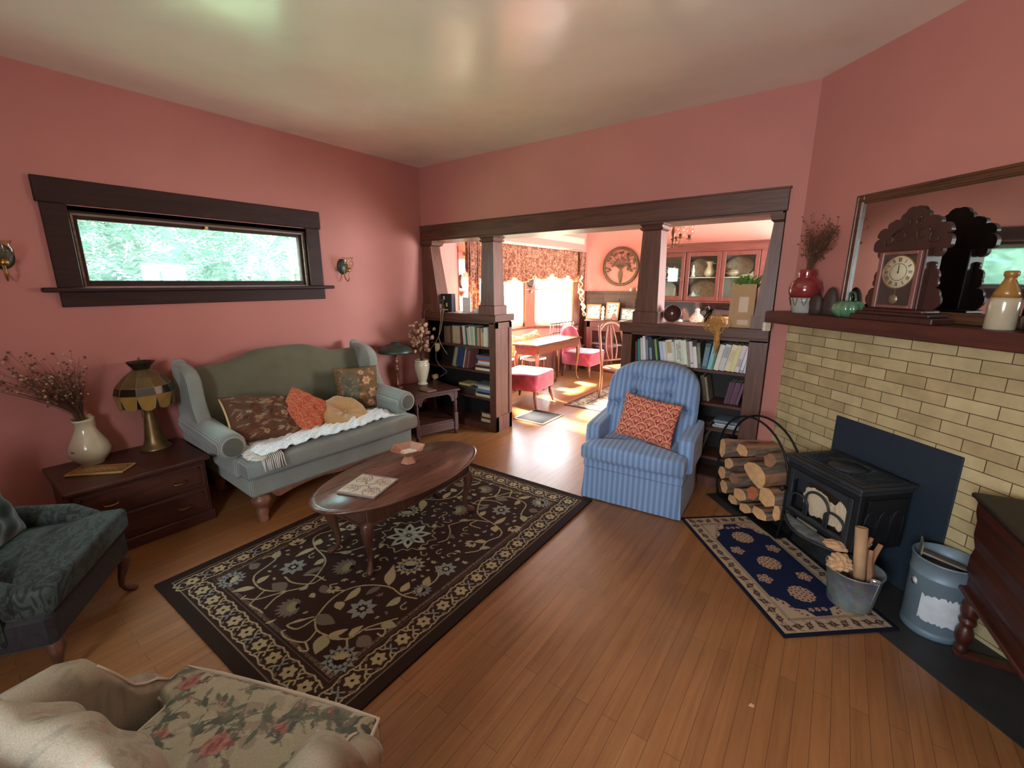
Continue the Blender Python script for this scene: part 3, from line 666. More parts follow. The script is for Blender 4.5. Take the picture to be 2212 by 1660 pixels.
# ------------------------------------------------------------------ large rug
RUGM = paint_mat('woven_rug_pile', rough=.95, bump=.5, bscale=500, spec=.1)
bgc = rgb(62, 43, 38); be = rgb(180, 163, 126); bl = rgb(142, 143, 138); tp = rgb(120, 106, 94); dk = rgb(40, 27, 24); pal = rgb(190, 186, 162)
def big_rug():
    W, H = 1.50, 2.22; c = Canvas(W, H, .0030, bgc)
    c.rect(0, 0, W, H, rgb(52, 38, 33)); e = .058
    c.rect(e, e, W - e, H - e, rgb(128, 112, 94)); e += .006; c.rect(e, e, W - e, H - e, bgc)
    # guard band of interlaced scrolls and small flowers
    bw = .135; mid = e + bw * .5
    def band(p0, p1, nrm, L):
        n = max(1, int(round(L / .128))); st = L / n
        for k in range(n):
            s = (k + .5) * st
            def P(a, b): return (p0[0] + (p1[0] - p0[0]) * a / L + nrm[0] * b, p0[1] + (p1[1] - p0[1]) * a / L + nrm[1] * b)
            cx, cy_ = P(s, 0)
            c.flower(cx, cy_, .037, 6, [be, be, dk], ang=k * .3)
            for sg in (-1, 1):
                c.curve([P(s - st * .5, .040 * sg), P(s - st * .3, .046 * sg), P(s - st * .12, .052 * sg), P(s + .01, .045 * sg), P(s + st * .16, .050 * sg), P(s + st * .34, .043 * sg), P(s + st * .5, .040 * sg)], .0075, be, 18)
                c.curve([P(s - st * .38, .020 * sg), P(s - st * .5, .004 * sg), P(s - st * .6, .020 * sg), P(s - st * .52, .034 * sg)], .0075, bl if k % 2 else be, 12)
                c.curve([P(s + st * .27, .038 * sg), P(s + st * .34, .020 * sg), P(s + st * .44, .014 * sg)], .007, be, 8)
                c.leaf(*P(s - st * .33, .032 * sg), .03, .013, math.atan2(p1[1] - p0[1], p1[0] - p0[0]) + .7 * sg, tp)
    band((mid, e), (mid, H - e), (1, 0), H - 2 * e); band((W - mid, e), (W - mid, H - e), (-1, 0), H - 2 * e)
    band((e + bw, mid), (W - e - bw, mid), (0, 1), W - 2 * e - 2 * bw); band((e + bw, H - mid), (W - e - bw, H - mid), (0, -1), W - 2 * e - 2 * bw)
    e += bw; c.rect(e, e, W - e, H - e, rgb(110, 94, 82)); e += .004; c.rect(e, e, W - e, H - e, bgc)
    # speckled line
    r = random.Random(3); e += .01; e2 = e + .018
    for _ in range(9000):
        t = r.random() * (2 * (W + H) - 8 * e); q = e + r.random() * (e2 - e); a = W - 2 * e; b = H - 2 * e
        if t < a: p = (e + t, q)
        elif t < a + b: p = (W - q, e + t - a)
        elif t < 2 * a + b: p = (e + t - a - b, H - q)
        else: p = (q, e + t - 2 * a - b)
        c.rect(p[0], p[1], p[0] + .003, p[1] + .003, rgb(128, 110, 94))
    e = e2 + .004; c.rect(e, e, W - e, H - e, bgc)
    V = [[(0.627, 0.385), (0.527, 0.322), (0.429, 0.317), (0.357, 0.35), (0.328, 0.437), (0.301, 0.494), (0.248, 0.486), (0.241, 0.451)], [(0.627, 0.385), (0.67, 0.471), (0.606, 0.597), (0.537, 0.661), (0.38, 0.692), (0.288, 0.737), (0.27, 0.793)], [(0.437, 0.691), (0.534, 0.729), (0.585, 0.785), (0.624, 0.876)], [(0.929, 0.363), (0.879, 0.466), (0.872, 0.567), (0.925, 0.652), (1.038, 0.716), (1.145, 0.714), (1.224, 0.74)], [(0.929, 0.363), (1.003, 0.327), (1.096, 0.344), (1.167, 0.383), (1.179, 0.464), (1.222, 0.545), (1.251, 0.592)], [(1.161, 0.378), (1.21, 0.345)], [(0.929, 0.363), (0.924, 0.282), (0.875, 0.261), (0.862, 0.276), (0.912, 0.364)], [(1.003, 0.327), (1.024, 0.258), (0.937, 0.22), (0.88, 0.227), (0.883, 0.24)], [(1.024, 0.258), (1.077, 0.239), (1.055, 0.22), (1.032, 0.225)], [(1.188, 0.457), (1.243, 0.509), (1.27, 0.505), (1.28, 0.478), (1.25, 0.478)], [(0.627, 0.385), (0.594, 0.323), (0.562, 0.263), (0.506, 0.23), (0.495, 0.22), (0.487, 0.242)], [(0.527, 0.322), (0.56, 0.25), (0.577, 0.225), (0.635, 0.232), (0.683, 0.235)], [(0.627, 0.385), (0.633, 0.321), (0.664, 0.256)], [(0.68, 0.562), (0.679, 0.494), (0.592, 0.44), (0.507, 0.439)], [(0.51, 0.722), (0.514, 0.787), (0.432, 0.783)], [(1.027, 0.725), (0.954, 0.773), (0.914, 0.853)], [(0.713, 0.551), (0.629, 0.543), (0.584, 0.511)], [(0.872, 0.567), (0.822, 0.531), (0.772, 0.543), (0.789, 0.572)],
         [(.624, .876), (.56, .93), (.52, 1.0), (.54, 1.06)], [(1.145, .714), (1.2, .83), (1.19, .93), (1.12, .98)], [(.27, .793), (.30, .88), (.28, .97), (.33, 1.04)]]
    L = [(0.464, 0.301, 0.11, 0.038, -2.23), (0.437, 0.322, 0.077, 0.04, 1.73), (0.305, 0.384, 0.075, 0.06, -3.11), (0.297, 0.491, 0.083, 0.052, 2.35), (0.388, 0.688, 0.121, 0.04, -1.66), (0.529, 0.656, 0.07, 0.043, -1.43), (0.6, 0.611, 0.117, 0.041, -1.78), (0.677, 0.476, 0.052, 0.03, -1.69), (0.364, 0.702, 0.072, 0.054, 2.19), (0.914, 0.628, 0.121, 0.045, -1.35), (1.001, 0.69, 0.087, 0.037, -1.7), (1.148, 0.701, 0.091, 0.046, -1.64), (1.119, 0.726, 0.083, 0.047, 1.88), (1.027, 0.725, 0.16, 0.06, 2.29), (0.915, 0.38, 0.124, 0.068, 0.16), (1.056, 0.328, 0.109, 0.07, -0.87), (1.075, 0.341, 0.087, 0.034, 1.09), (1.159, 0.388, 0.084, 0.036, 1.61), (1.196, 0.415, 0.09, 0.07, 0.06), (1.22, 0.518, 0.08, 0.05, 0.51), (0.764, 0.207, 0.051, 0.018, 1.29), (0.913, 0.49, 0.07, 0.05, -0.35), (0.613, 0.383, 0.111, 0.072, -3.02), (1.084, 0.335, 0.064, 0.029, 0.32), (0.903, 0.344, 0.094, 0.019, -2.06), (0.766, 0.461, 0.034, 0.042, -1.72), (0.735, 0.518, 0.09, 0.046, -0.19), (0.608, 0.792, 0.08, 0.033, -2.52), (.30, .88, .08, .04, .6), (1.2, .83, .09, .045, 2.2), (.55, .95, .07, .035, 2.9), (.29, .96, .07, .035, -2.4)]
    def fan(x, y, r, ang, ca, cb):
        for k in range(11):
            a = ang + (k - 5) * .30; c.leaf(x, y, r * (1.0 - .018 * (k - 5) ** 2), r * .30, a, ca)
        for k in range(7):
            a = ang + (k - 3) * .35; c.leaf(x, y, r * .5, r * .2, a, cb)
        for k in range(5): c.leaf(x + r * .05 * math.cos(ang), y + r * .05 * math.sin(ang), r * .24, r * .13, ang + PI + (k - 2) * .5, dk)
    for flip in (0, 1):
        def F(p): return (W - p[0], H - p[1]) if flip else p
        fa = PI if flip else 0
        for v in V: c.curve([F(p) for p in v], .0085, be, 30)
        for i, (x, y, l_, w_, a) in enumerate(L):
            X, Y = F((x, y)); c.leaf(X, Y, l_, w_, a + fa, [be, be, tp, rgb(168, 160, 128)][i % 4], bend=.006 if i % 2 else -.006)
        for (x, y, r) in ((.46, .512, .072), (1.057, .535, .072), (1.18, 1.0, .062)):
            X, Y = F((x, y)); c.flower(X, Y, r, 8, [bl, rgb(120, 126, 130), dk, be], ang=.2); c.flower(X, Y, r * .45, 8, [dk]); c.dot(X, Y, .013, be)
        for (x, y, r, a) in ((.776, .357, .105, -2.2), (.728, .702, .112, -2.6)):
            X, Y = F((x, y)); fan(X, Y, r, a + fa, tp, rgb(150, 140, 104))
        for (x, y, r, a) in ((1.235, .292, .078, -.8), (.289, .259, .07, -2.4), (.992, .905, .085, -.9), (1.20, .80, .05, .5)):
            X, Y = F((x, y))
            for k in range(13): c.leaf(X, Y, r * 1.05, r * .42, a + fa + k * 2 * PI / 13, bl if r < .082 else be)
            c.dot(X, Y, r * .66, dk)
            for k in range(11): c.dot(X + r * .5 * math.cos(k * 2 * PI / 11), Y + r * .5 * math.sin(k * 2 * PI / 11), r * .13, bl)
            for k in range(5): c.leaf(X, Y, r * .55, r * .28, a + fa + PI + (k - 2) * .5, be)
        for (x, y, r, a) in ((.267, .644, .07, 2.6), (.36, .93, .06, 1.3), (.80, .545, .05, -.6)):
            X, Y = F((x, y))
            for k in range(5): c.leaf(X, Y, r * (1.1 - .1 * abs(k - 2)), r * .5, a + fa + (k - 2) * .45, be)
            for k in range(4): c.leaf(X, Y, r * .6, r * .12, a + fa + (k - 1.5) * .45, dk)
    # small curling sprigs wherever the ground is still bare
    rg_ = random.Random(17); bgv = np.array(bgc[:3], np.float32)
    for _ in range(2600):
        x, y = rg_.uniform(e + .03, W - e - .03), rg_.uniform(e + .03, H - e - .03); q = .030 if _ < 1500 else .020
        if (x - W / 2) ** 2 + (y - H / 2) ** 2 < .215 ** 2: continue
        w_ = c.win(x - q, x + q, y - q, y + q)
        if np.abs(c.a[w_] - bgv).max() > .004: continue
        a = rg_.uniform(0, 6.28); cc = rg_.choice([be, be, rgb(168, 160, 128), tp, bl])
        if q < .025 or rg_.random() < .35:
            for k in (-1, 0, 1): c.leaf(x - .3 * q * math.cos(a), y - .3 * q * math.sin(a), q * .95, q * .42, a + k * .75, cc)
        else:
            c.curve([(x + q * (1 - .13 * k) * .9 * math.cos(a + k * .62), y + q * (1 - .13 * k) * .9 * math.sin(a + k * .62)) for k in range(7)], .0065, be, 24); c.leaf(x + q * .8 * math.cos(a), y + q * .8 * math.sin(a), q * .9, q * .4, a - 1.2, cc)
    # central rosette in a cusped frame
    X, Y = W / 2, H / 2
    for k in range(8):
        a = k * PI / 4; c.leaf(X + .02 * math.cos(a), Y + .02 * math.sin(a), .125, .062, a, pal); c.leaf(X + .055 * math.cos(a), Y + .055 * math.sin(a), .05, .024, a, dk)
        a += PI / 8; c.leaf(X + .03 * math.cos(a), Y + .03 * math.sin(a), .065, .026, a, bl)
        q = [(X + rr_ * math.cos(a + da), Y + rr_ * math.sin(a + da)) for rr_, da in ((.165, -.39), (.15, -.2), (.185, 0), (.15, .2), (.165, .39))]; c.curve(q, .007, be, 16)
        if k % 2: c.leaf(X + .165 * math.cos(a), Y + .165 * math.sin(a), .055, .03, a + .9, be)
    c.dot(X, Y, .03, bl); c.dot(X, Y, .018, dk); c.dot(X, Y, .009, be)
    return c
rug = slab('area_rug', big_rug(), .012, RUGM, loc=(1.126, .516, 0), rz=.0145, centre=False)
tag(rug, 'large dark brown rug with beige and grey-blue floral scrolls, under the oval coffee table', 'rug')

# ------------------------------------------------------------------ oval coffee table
WAL = wood('worn_walnut_top', rgb(72, 44, 36), rgb(120, 80, 64), rough=.24, axis=1, wear=.45, wearc=rgb(150, 118, 98), spec=.6)
WALB = wood('walnut_legs', rgb(64, 38, 30), rgb(112, 74, 56), rough=.34, axis=2)
t = thing('coffee_table', 'oval dark wood coffee table with cabriole legs, standing on the large rug', 'table', (1.80, 1.677, .013), .018)
b = MB(); pf = [(.90, .392), (.955, .394), (.985, .400), (1.0, .409), (1.0, .413), (.985, .418), (.965, .4195), (.958, .4175), (.945, .4205), (.5, .4210), (.001, .4210)]
b.lathe([(r, z) for r, z in pf], n=72, sx=.321, sy=.608); b.build('tabletop', WAL, t)
b = MB()
for x0, x1, y0, y1 in ((-.17, .17, -.43, -.405), (-.17, .17, .405, .43), (-.18, -.155, -.42, .42), (.155, .18, -.42, .42)): b.box(x0, x1, y0, y1, .285, .393, ch=.003)
b.box(-.19, .19, -.44, .44, .277, .29, ch=.003); b.build('apron', WALB, t)
for sx in (-1, 1):
    for sy in (-1, 1):
        b = MB(); cabriole(b, sx * .155, sy * .405, .30, (sx, sy), r=.032, spread=.045); b.build('leg', WALB, t)
# tile on the table
def tile_cv():
    c = Canvas(.245, .245, .0022, rgb(206, 196, 180)); g = rgb(122, 106, 98); pk = rgb(190, 150, 132)
    c.rect(0, 0, .245, .245, rgb(150, 138, 130)); c.rect(.016, .006, .24, .239, rgb(216, 206, 188))
    for (x, y) in ((.07, .06), (.185, .06), (.07, .185), (.185, .185)):
        for k in range(5): c.leaf(x, y, .04, .012, k * 1.25, pk)
        for r in (.045, .033, .018): c.curve([(x + r * math.cos(a), y + r * math.sin(a)) for a in np.linspace(.6, 5.4, 12)], .0035, g, 24)
        c.dot(x, y, .006, g)
    for s in (-1, 1):
        c.curve([(.128 + s * .05, .012), (.128 + s * .02, .04), (.128 + s * .035, .08), (.128 + s * .01, .122), (.128 + s * .035, .165), (.128 + s * .02, .205), (.128 + s * .05, .236)], .005, g, 30)
        c.curve([(.016, .122 + s * .05), (.05, .122 + s * .02), (.09, .122 + s * .035), (.128, .122 + s * .012), (.165, .122 + s * .035), (.205, .122 + s * .02), (.24, .122 + s * .05)], .005, g, 30)
    c.rect(.126, .006, .129, .239, rgb(226, 216, 198)); return c
o = slab('patterned_tile', tile_cv(), .014, paint_mat('glazed_relief_tile', rough=.4, bump=.1, spec=.5), loc=(1.825, 1.395, .4345), rz=-1.235)
tag(o, 'square cream tile with grey maze-like relief, lying on the near half of the coffee table', 'tile')
# hexagonal footed bowl
COP = mat('worn_copper_wood', rgb(176, 124, 98), rough=.4, spec=.5, noise=.15, nscale=14)
t = thing('hexagonal_bowl', 'copper brown hexagonal footed bowl at the far end of the coffee table', 'bowl', (1.735, 1.775, .4345), .15)
b = MB(); b.lathe([(.052, 0), (.055, .004), (.030, .042), (.030, .050), (.060, .058), (.115, .098), (.119, .102), (.112, .103), (.060, .068), (.001, .062)], n=6, smooth=False); b.build('bowl_body', COP, t)
b = MB(); b.lathe([(.06, .069), (.058, .073), (.001, .074)], n=6, smooth=False)
b.build('potpourri', mat('pale_dried_petals', rgb(226, 214, 196), rough=.9, noise=.3, nscale=60), t)

# ------------------------------------------------------------------ loveseat
def sofa_mat(name, c1, c2, per=.009, axis='Y'):
    t = NT(name); v = t.coord(); sp = t.n('SeparateXYZ'); t.l(v, sp.inputs[0])
    m1 = t.n('Math', operation='MULTIPLY'); m1.inputs[1].default_value = 2 * PI / per; t.l(sp.outputs[axis], m1.inputs[0])
    s = t.n('Math', operation='SINE'); t.l(m1.outputs[0], s.inputs[0]); mr = t.n('MapRange'); t.l(s.outputs[0], mr.inputs[0]); mr.inputs[1].default_value = -1; mr.inputs[2].default_value = 1
    nz = t.n('TexNoise', Scale=5.0, Detail=5.0); t.l(v, nz.inputs['Vector']); f2 = t.ramp(nz.outputs['Fac'], [(.3, (.84, .84, .84, 1)), (.7, (1.1, 1.1, 1.1, 1))])
    t.l(t.mix(1.0, t.ramp(mr.outputs[0], [(.3, c1), (.75, c2)]), f2, 'MULTIPLY'), t.b.inputs['Base Color']); t.b.inputs['Roughness'].default_value = .9; t.b.inputs['Specular IOR Level'].default_value = .2
    t.b.inputs['Sheen Weight'].default_value = .25; t.bump(mr.outputs[0], .25, .0015); return t.m
SOF = sofa_mat('sage_ribbed_upholstery', rgb(122, 129, 122), rgb(154, 161, 153))
SOFB = mat('olive_plain_upholstery', rgb(98, 98, 78), rough=.95, noise=.08, nscale=8, sheen=.2, bump=.3, bscale=500, bdist=.001)
LEGW = wood('carved_walnut', rgb(96, 62, 46), rgb(150, 104, 80), rough=.4, axis=2)
sofa = thing('loveseat', 'faded sage green camelback wing loveseat against the left wall under the window', 'sofa', (.54, 1.79, 0), -.035)
b = MB(); b.box(-.40, .44, -.665, .665, .20, .345, ch=.02); b.build('seat_base', SOF, sofa)
out = tw([(-.30, -.60), (.34, -.60), (.34, -.685), (.49, -.685), (.49, .685), (.34, .685), (.34, .60), (-.30, .60)], 5)
softbox('seat_cushion', out, .345, .475, .035, SOF, sofa, crown=.018)
ny, nx = 26, 60; U = np.linspace(-1, 1, nx)[None, :].repeat(ny, 0); Vv = np.linspace(0, 1, ny)[:, None].repeat(nx, 1)
hump = .988 + .085 * np.exp(-(U / .48) ** 4) - .006 * U ** 2
Zt = .36 + (hump - .36) * Vv; Yl = U * .70; Xf = -.20 - .16 * Vv - .03 * np.clip((Vv - .93) / .07, 0, 1) ** 2 * 1.0 + .025 * (1 - U ** 4) * np.sin(np.pi * Vv)
Fp = np.stack([Xf, Yl, Zt], -1); Bp = np.stack([np.full_like(Xf, -.455) + 0.02 * Vv * 0, Yl, .30 + (hump - .31) * Vv], -1)
sheet('backrest', Fp, Bp, None, SOFB, sofa)
for sg in (-1, 1):
    b = MB(); rings = []
    prof = [(-.47, .42), (-.47, 1.0), (-.40, 1.02), (-.30, 1.02), (-.20, .99), (-.145, .93), (-.13, .82), (-.10, .72), (-.03, .62), (.02, .56), (.02, .42)]
    prof = [(v.x, v.y) for v in bez([(x, z, 0) for x, z in prof], 60)]
    cx = sum(p[0] for p in prof) / len(prof); cz = sum(p[1] for p in prof) / len(prof)
    for off, k in ((0, .90), (.010, .965), (.028, 1.0), (.062, 1.0), (.080, .965), (.090, .90)):
        rings.append([(cx + (x - cx) * k, sg * (.665 + off + .05 * max(0, (x + .3)) * (z - .5)), cz + (z - cz) * k) for x, z in prof])
    b.loft(rings); b.build('wing', SOF, sofa)
    b = MB(); rings = []
    for x, k in ((-.40, .8), (-.38, 1), (.25, 1), (.325, 1), (.345, .93), (.350, .80)):
        ring = []
        for q in range(28):
            a = 2 * PI * q / 28; r = .088 * k
            ring.append((x, sg * (.70 + r * math.cos(a) * 1.0), .575 - .05 * (x - .0) + r * math.sin(a)))
        rings.append(ring)
    b.loft(rings)
    b.box(-.40, .335, sg * .612, sg * .70, .33, .57, ch=.015); b.build('arm', SOF, sofa)
    b = MB(); b.lathe([(.070, 0), (.070, .006), (.05, .010), (.001, .011)], n=24, M=T(.350, sg * .70, .5575) @ Matrix.Rotation(PI / 2, 4, 'Y')); b.build('arm_scroll', sofa_mat('striped_scroll_face', rgb(96, 98, 90), rgb(168, 170, 156), per=.013, axis='X'), sofa)
lp = [(.030, 0), (.034, .02), (.030, .06), (.036, .12), (.030, .16), (.040, .34), (.036, .46), (.030, .52), (.044, .58), (.060, .70), (.062, .82), (.050, .92), (.040, .96), (.052, 1.0)]
for x in (.385, -.38):
    for sg in (-1, 1):
        b = MB(); turned(b, x, sg * .59, 0, .205, lp); b.build('leg', LEGW, sofa)
b = MB(); pr = []
for k in range(41):
    y = -.53 + 1.06 * k / 40; d = abs(y) / .53; pr.append((y, .205 - (.012 + .055 * (d ** 3) * (1 if d < .93 else (1 - d) / .07) + .022 * math.exp(-(y / .12) ** 2))))
b.prism([(-.53, .212)] + pr + [(.53, .212)], .395, .42, axis='x'); b.build('carved_rail', LEGW, sofa)

# cushions on the loveseat
CUSH = paint_mat('printed_cushion_cloth', rough=.9, bump=.3, bscale=350, spec=.2)
def scallop_cv(bg, ring, ring2, W=.42, H=.42, st=.0035, cell=.078):
    c = Canvas(W, H, st, bg)
    rows = int(H / (cell * .42)) + 4
    for j in range(rows, -2, -1):
        y = j * cell * .42
        for i in range(-1, int(W / cell) + 3):
            x = (i + (.5 if j % 2 else 0)) * cell
            c.dot(x, y, cell * .5, ring); c.dot(x, y, cell * .41, bg); c.dot(x, y, cell * .33, ring2); c.dot(x, y, cell * .27, bg)
            for k in range(5): c.dot(x + cell * .2 * math.cos(PI * (k + .5) / 5), y + cell * .2 * math.sin(PI * (k + .5) / 5), cell * .05, ring)
            c.dot(x, y + cell * .06, cell * .09, ring)
    return c
def place(o, loc, facing, lean=0.0, spin=0.0):
    """cushion local -y is the face; facing = heading of the face in world degrees; lean back in degrees; spin in its plane"""
    h = math.radians(facing) + PI / 2
    o.matrix_world = T(*loc) @ RZ(h) @ Matrix.Rotation(-math.radians(lean), 4, 'X') @ Matrix.Rotation(math.radians(spin), 4, 'Y')
def leafy_cv():
    c = Canvas(.44, .44, .0035, rgb(96, 66, 48)); r = random.Random(5)
    for _ in range(150): c.leaf(r.random() * .44, r.random() * .44, r.uniform(.03, .08), r.uniform(.008, .022), r.uniform(-.6, .9), r.choice([rgb(132, 100, 78), rgb(76, 54, 42), rgb(150, 118, 94), rgb(112, 70, 46), rgb(90, 76, 58)]))
    for _ in range(8): c.flower(r.random() * .44, r.random() * .44, r.uniform(.015, .03), 5, [rgb(168, 140, 112), rgb(120, 76, 50)])
    return c
def tap_cv():
    c = Canvas(.42, .42, .0032, rgb(122, 96, 66)); r = random.Random(9)
    for _ in range(90): c.leaf(r.random() * .42, r.random() * .42, r.uniform(.03, .07), r.uniform(.008, .02), r.uniform(0, 6.3), r.choice([rgb(160, 124, 88), rgb(96, 78, 56), rgb(92, 96, 80), rgb(178, 136, 100)]))
    c.rect(.05, .12, .2, .36, rgb(104, 100, 82))
    for _ in range(30): c.leaf(.05 + r.random() * .15, .12 + r.random() * .22, .04, .012, r.uniform(0, 6.3), r.choice([rgb(130, 122, 100), rgb(84, 88, 74)]))
    for x, y, s in ((.28, .28, .045), (.33, .16, .05), (.12, .07, .035), (.30, .06, .04), (.24, .36, .03)): c.flower(x, y, s, 6, [rgb(202, 160, 124), rgb(150, 104, 74)]); c.flower(x, y, s * .5, 6, [rgb(176, 128, 92)])
    return c
o = pillow('throw_pillow', leafy_cv(), .47, .40, .17, CUSH); place(o, (.62, 1.375, .640), 10, 50, 16); tag(o, 'brown leaf-print cushion in the left corner of the loveseat', 'cushion')
pp = MB(); pp.tube([(-.225 + .0 * k, -.02 * math.sin(k * PI / 12), -.18 + .36 * k / 12) for k in range(13)], .007, n=6); e = pp.build('cream_piping', mat('cream_trim_cloth', rgb(206, 178, 126), rough=.9)); e.parent = o
o = pillow('throw_pillow', scallop_cv(rgb(176, 84, 58), rgb(206, 122, 90), rgb(198, 112, 82), W=.34, H=.34, cell=.094), .34, .34, .13, CUSH, n=140); place(o, (.64, 1.69, .615), 0, 44, 46); tag(o, 'terracotta scallop-pattern cushion standing on its corner, middle of the loveseat', 'cushion')
o = pillow('throw_pillow', tap_cv(), .40, .40, .13, CUSH); place(o, (.48, 2.28, .655), -14, 14, 2); tag(o, 'square tapestry cushion with flowers, against the right arm of the loveseat', 'cushion')
t = thing('throw_pillow', 'round gold velvet cushion with a button, lying between two loveseat cushions', 'cushion', (.70, 1.985, .528), 0)
VEL = mat('gold_velvet', rgb(176, 136, 82), rough=.75, sheen=.5, noise=.12, nscale=9)
MT = RZ(.2) @ Matrix.Rotation(.62, 4, 'Y')
b = MB(); rings = []
for k in range(13):
    a = -PI / 2 + PI * k / 12; R_ = .125 + .058 * math.cos(a); zz = .062 * math.sin(a)
    rings.append([((R_ * (1 + .025 * math.sin(9 * q))) * math.cos(q), (R_ * (1 + .025 * math.sin(9 * q))) * math.sin(q) * 1.12, zz + .004 * math.sin(7 * q)) for q in [2 * PI * j / 54 for j in range(54)]])
for s, z in ((.75, .056), (.4, .044), (.12, .026)): rings.append([(x * s, y * s, z + .006 * math.sin(9 * q)) for q, (x, y, _) in zip([2 * PI * j / 54 for j in range(54)], rings[12])])
b.loft(rings, M=MT); b.build('cushion_body', VEL, t)
b = MB(); b.lathe([(.016, .024), (.018, .032), (.010, .040), (.001, .041)], n=14, M=MT); b.build('button', VEL, t)
# crocheted throw
def throw():
    nu, nv = 110, 44; Vs = []; fs = []; r = random.Random(2)
    for j in range(nv):
        for i in range(nu):
            u = i / (nu - 1); v = j / (nv - 1); y = 1.19 + 1.08 * u + .03 * math.sin(v * 5 + 1)
            e0 = .70 + .03 * math.sin(u * 7); e1 = 1.005 + .015 * math.sin(u * 11 + 1)
            x = e0 + (e1 - e0) * v; z = .503 + .010 * math.sin(u * 41 + v * 7) * math.sin(v * 11 + u * 13) + .006 * math.sin(u * 90 + v * 23)
            z = max(z, .4985)
            edge = 1.055
            if x > edge - .03: z -= 0
            Vs.append((x, y, z))
    for j in range(nv - 1):
        for i in range(nu - 1): a = j * nu + i; fs.append((a, a + 1, a + nu + 1, a + nu))
    me = bpy.data.meshes.new('crocheted_throw'); me.from_pydata(Vs, [], fs); me.polygons.foreach_set('use_smooth', [True] * len(fs))
    t_ = NT('white_lace_knit'); vv = t_.coord(); vo = t_.n('TexVoronoi', Scale=62.0); t_.l(vv, vo.inputs['Vector'])
    t_.l(t_.ramp(vo.outputs['Distance'], [(.1, rgb(190, 190, 192)), (.45, rgb(240, 240, 240))]), t_.b.inputs['Base Color']); t_.b.inputs['Roughness'].default_value = .9; t_.bump(vo.outputs['Distance'], .7, .006)
    me.materials.append(t_.m); o_ = bpy.data.objects.new('crocheted_throw', me); C.objects.link(o_); sd = o_.modifiers.new('s', 'SOLIDIFY'); sd.thickness = .006
    fr = MB()
    for k in range(34):
        u = k / 33; y = 1.19 + .03 * math.sin(u * 5 + 1) - .004; x = .70 + .38 * u; fr.tube([(x, y + .01, .505), (x + r.uniform(-.01, .01), y - .035, .503), (x + r.uniform(-.02, .02), y - .06, .50)], .0035, n=5)
    fr.build('fringe', mat('white_cotton_tassels', rgb(224, 222, 214), rough=.95), o_); fr = MB()
    for k in range(12):
        y = 1.17 + .012 * k; xe = 1.012 + .002 * k * 0; fr.tube([(xe, y, .500), (xe + .030, y - .002, .49), (xe + .040 , y + r.uniform(-.01, .01), .40)], .0035, n=5)
    fr.build('fringe', mat('white_cotton_drop_fringe', rgb(224, 222, 214), rough=.95), o_); fr = MB()
    for k in range(16):
        u = k / 15; y = 2.25 + .03 * math.sin(u * 5 + 1); x = .74 + .28 * u; fr.tube([(x, y, .505), (x + r.uniform(0, .02), y + .05, .503)], .0035, n=5)
    fr.build('fringe', mat('white_cotton_fringe', rgb(214, 212, 204), rough=.95), o_)
    return o_
tag(throw(), 'white crocheted throw with fringe laid along the front of the loveseat seat', 'blanket')

# ------------------------------------------------------------------ low chest at the left, with its lamp, jug and board
CHS = wood('dark_reddish_chest_wood', rgb(58, 30, 24), rgb(88, 50, 40), rough=.42, axis=1, wear=.2, wearc=rgb(112, 74, 58))
t = thing('low_chest', 'low dark wooden chest of drawers against the left wall, beside the loveseat', 'chest', (.315, .67, 0), 0)
b = MB(); b.box(-.29, .27, -.33, .33, .06, .435, ch=.004); b.box(-.30, .285, -.34, .34, .0, .07, ch=.004); b.build('body', CHS, t)
b = MB(); b.box(-.305, .305, -.355, .355, .435, .46, ch=.006); b.build('top', CHS, t)
for z0, z1 in ((.255, .415), (.085, .24)):
    d = MB(); d.box(.268, .282, -.315, .315, z0, z1, ch=.004)
    for y0, y1 in ((-.29, .29),): d.box(.28, .288, y0, y1, z0 + .02, z0 + .028).box(.28, .288, y0, y1, z1 - .028, z1 - .02).box(.28, .288, y0, y0 + .008, z0 + .02, z1 - .02).box(.28, .288, y1 - .008, y1, z0 + .02, z1 - .02)
    dr = d.build('drawer', CHS, t)
    for y in (-.17, .17):
        k = MB(); k.tube([(.284, y - .035, (z0 + z1) / 2), (.305, y - .03, (z0 + z1) / 2 - .008), (.308, y, (z0 + z1) / 2 - .012), (.305, y + .03, (z0 + z1) / 2 - .008), (.284, y + .035, (z0 + z1) / 2)], .004, n=6); k.build('handle', BRASS, dr)
# stained glass lamp
t = thing('table_lamp', 'stained-glass table lamp with bronze flared base on the low chest', 'lamp', (.155, .86, .4605), .1)
BRZ = mat('dull_bronze', rgb(122, 100, 62), rough=.38, metal=.7, noise=.2)
b = MB(); b.lathe([(.090, 0), (.092, .006), (.088, .016), (.072, .024), (.058, .06), (.050, .11), (.043, .17), (.037, .22), (.032, .25), (.031, .27), (.036, .285), (.026, .30), (.010, .31), (.010, .56), (.001, .56)], n=32); b.build('lamp_base', BRZ, t)
G1 = mat('smoky_amber_glass', rgb(92, 74, 42), rough=.25, noise=.2, nscale=10, spec=.7); G2 = mat('dark_brown_glass', rgb(36, 24, 18), rough=.15, spec=.8); G3 = mat('gold_lamp_glass', rgb(150, 118, 56), rough=.28, noise=.2, nscale=12, spec=.7); LEAD = mat('lead_came', rgb(150, 128, 84), rough=.4, metal=.6)
b = MB(); N = 10
levels = [(.046, .560, 0), (.100, .515, 0), (.150, .455, 1), (.166, .405, 3), (.150, .318, -1)]
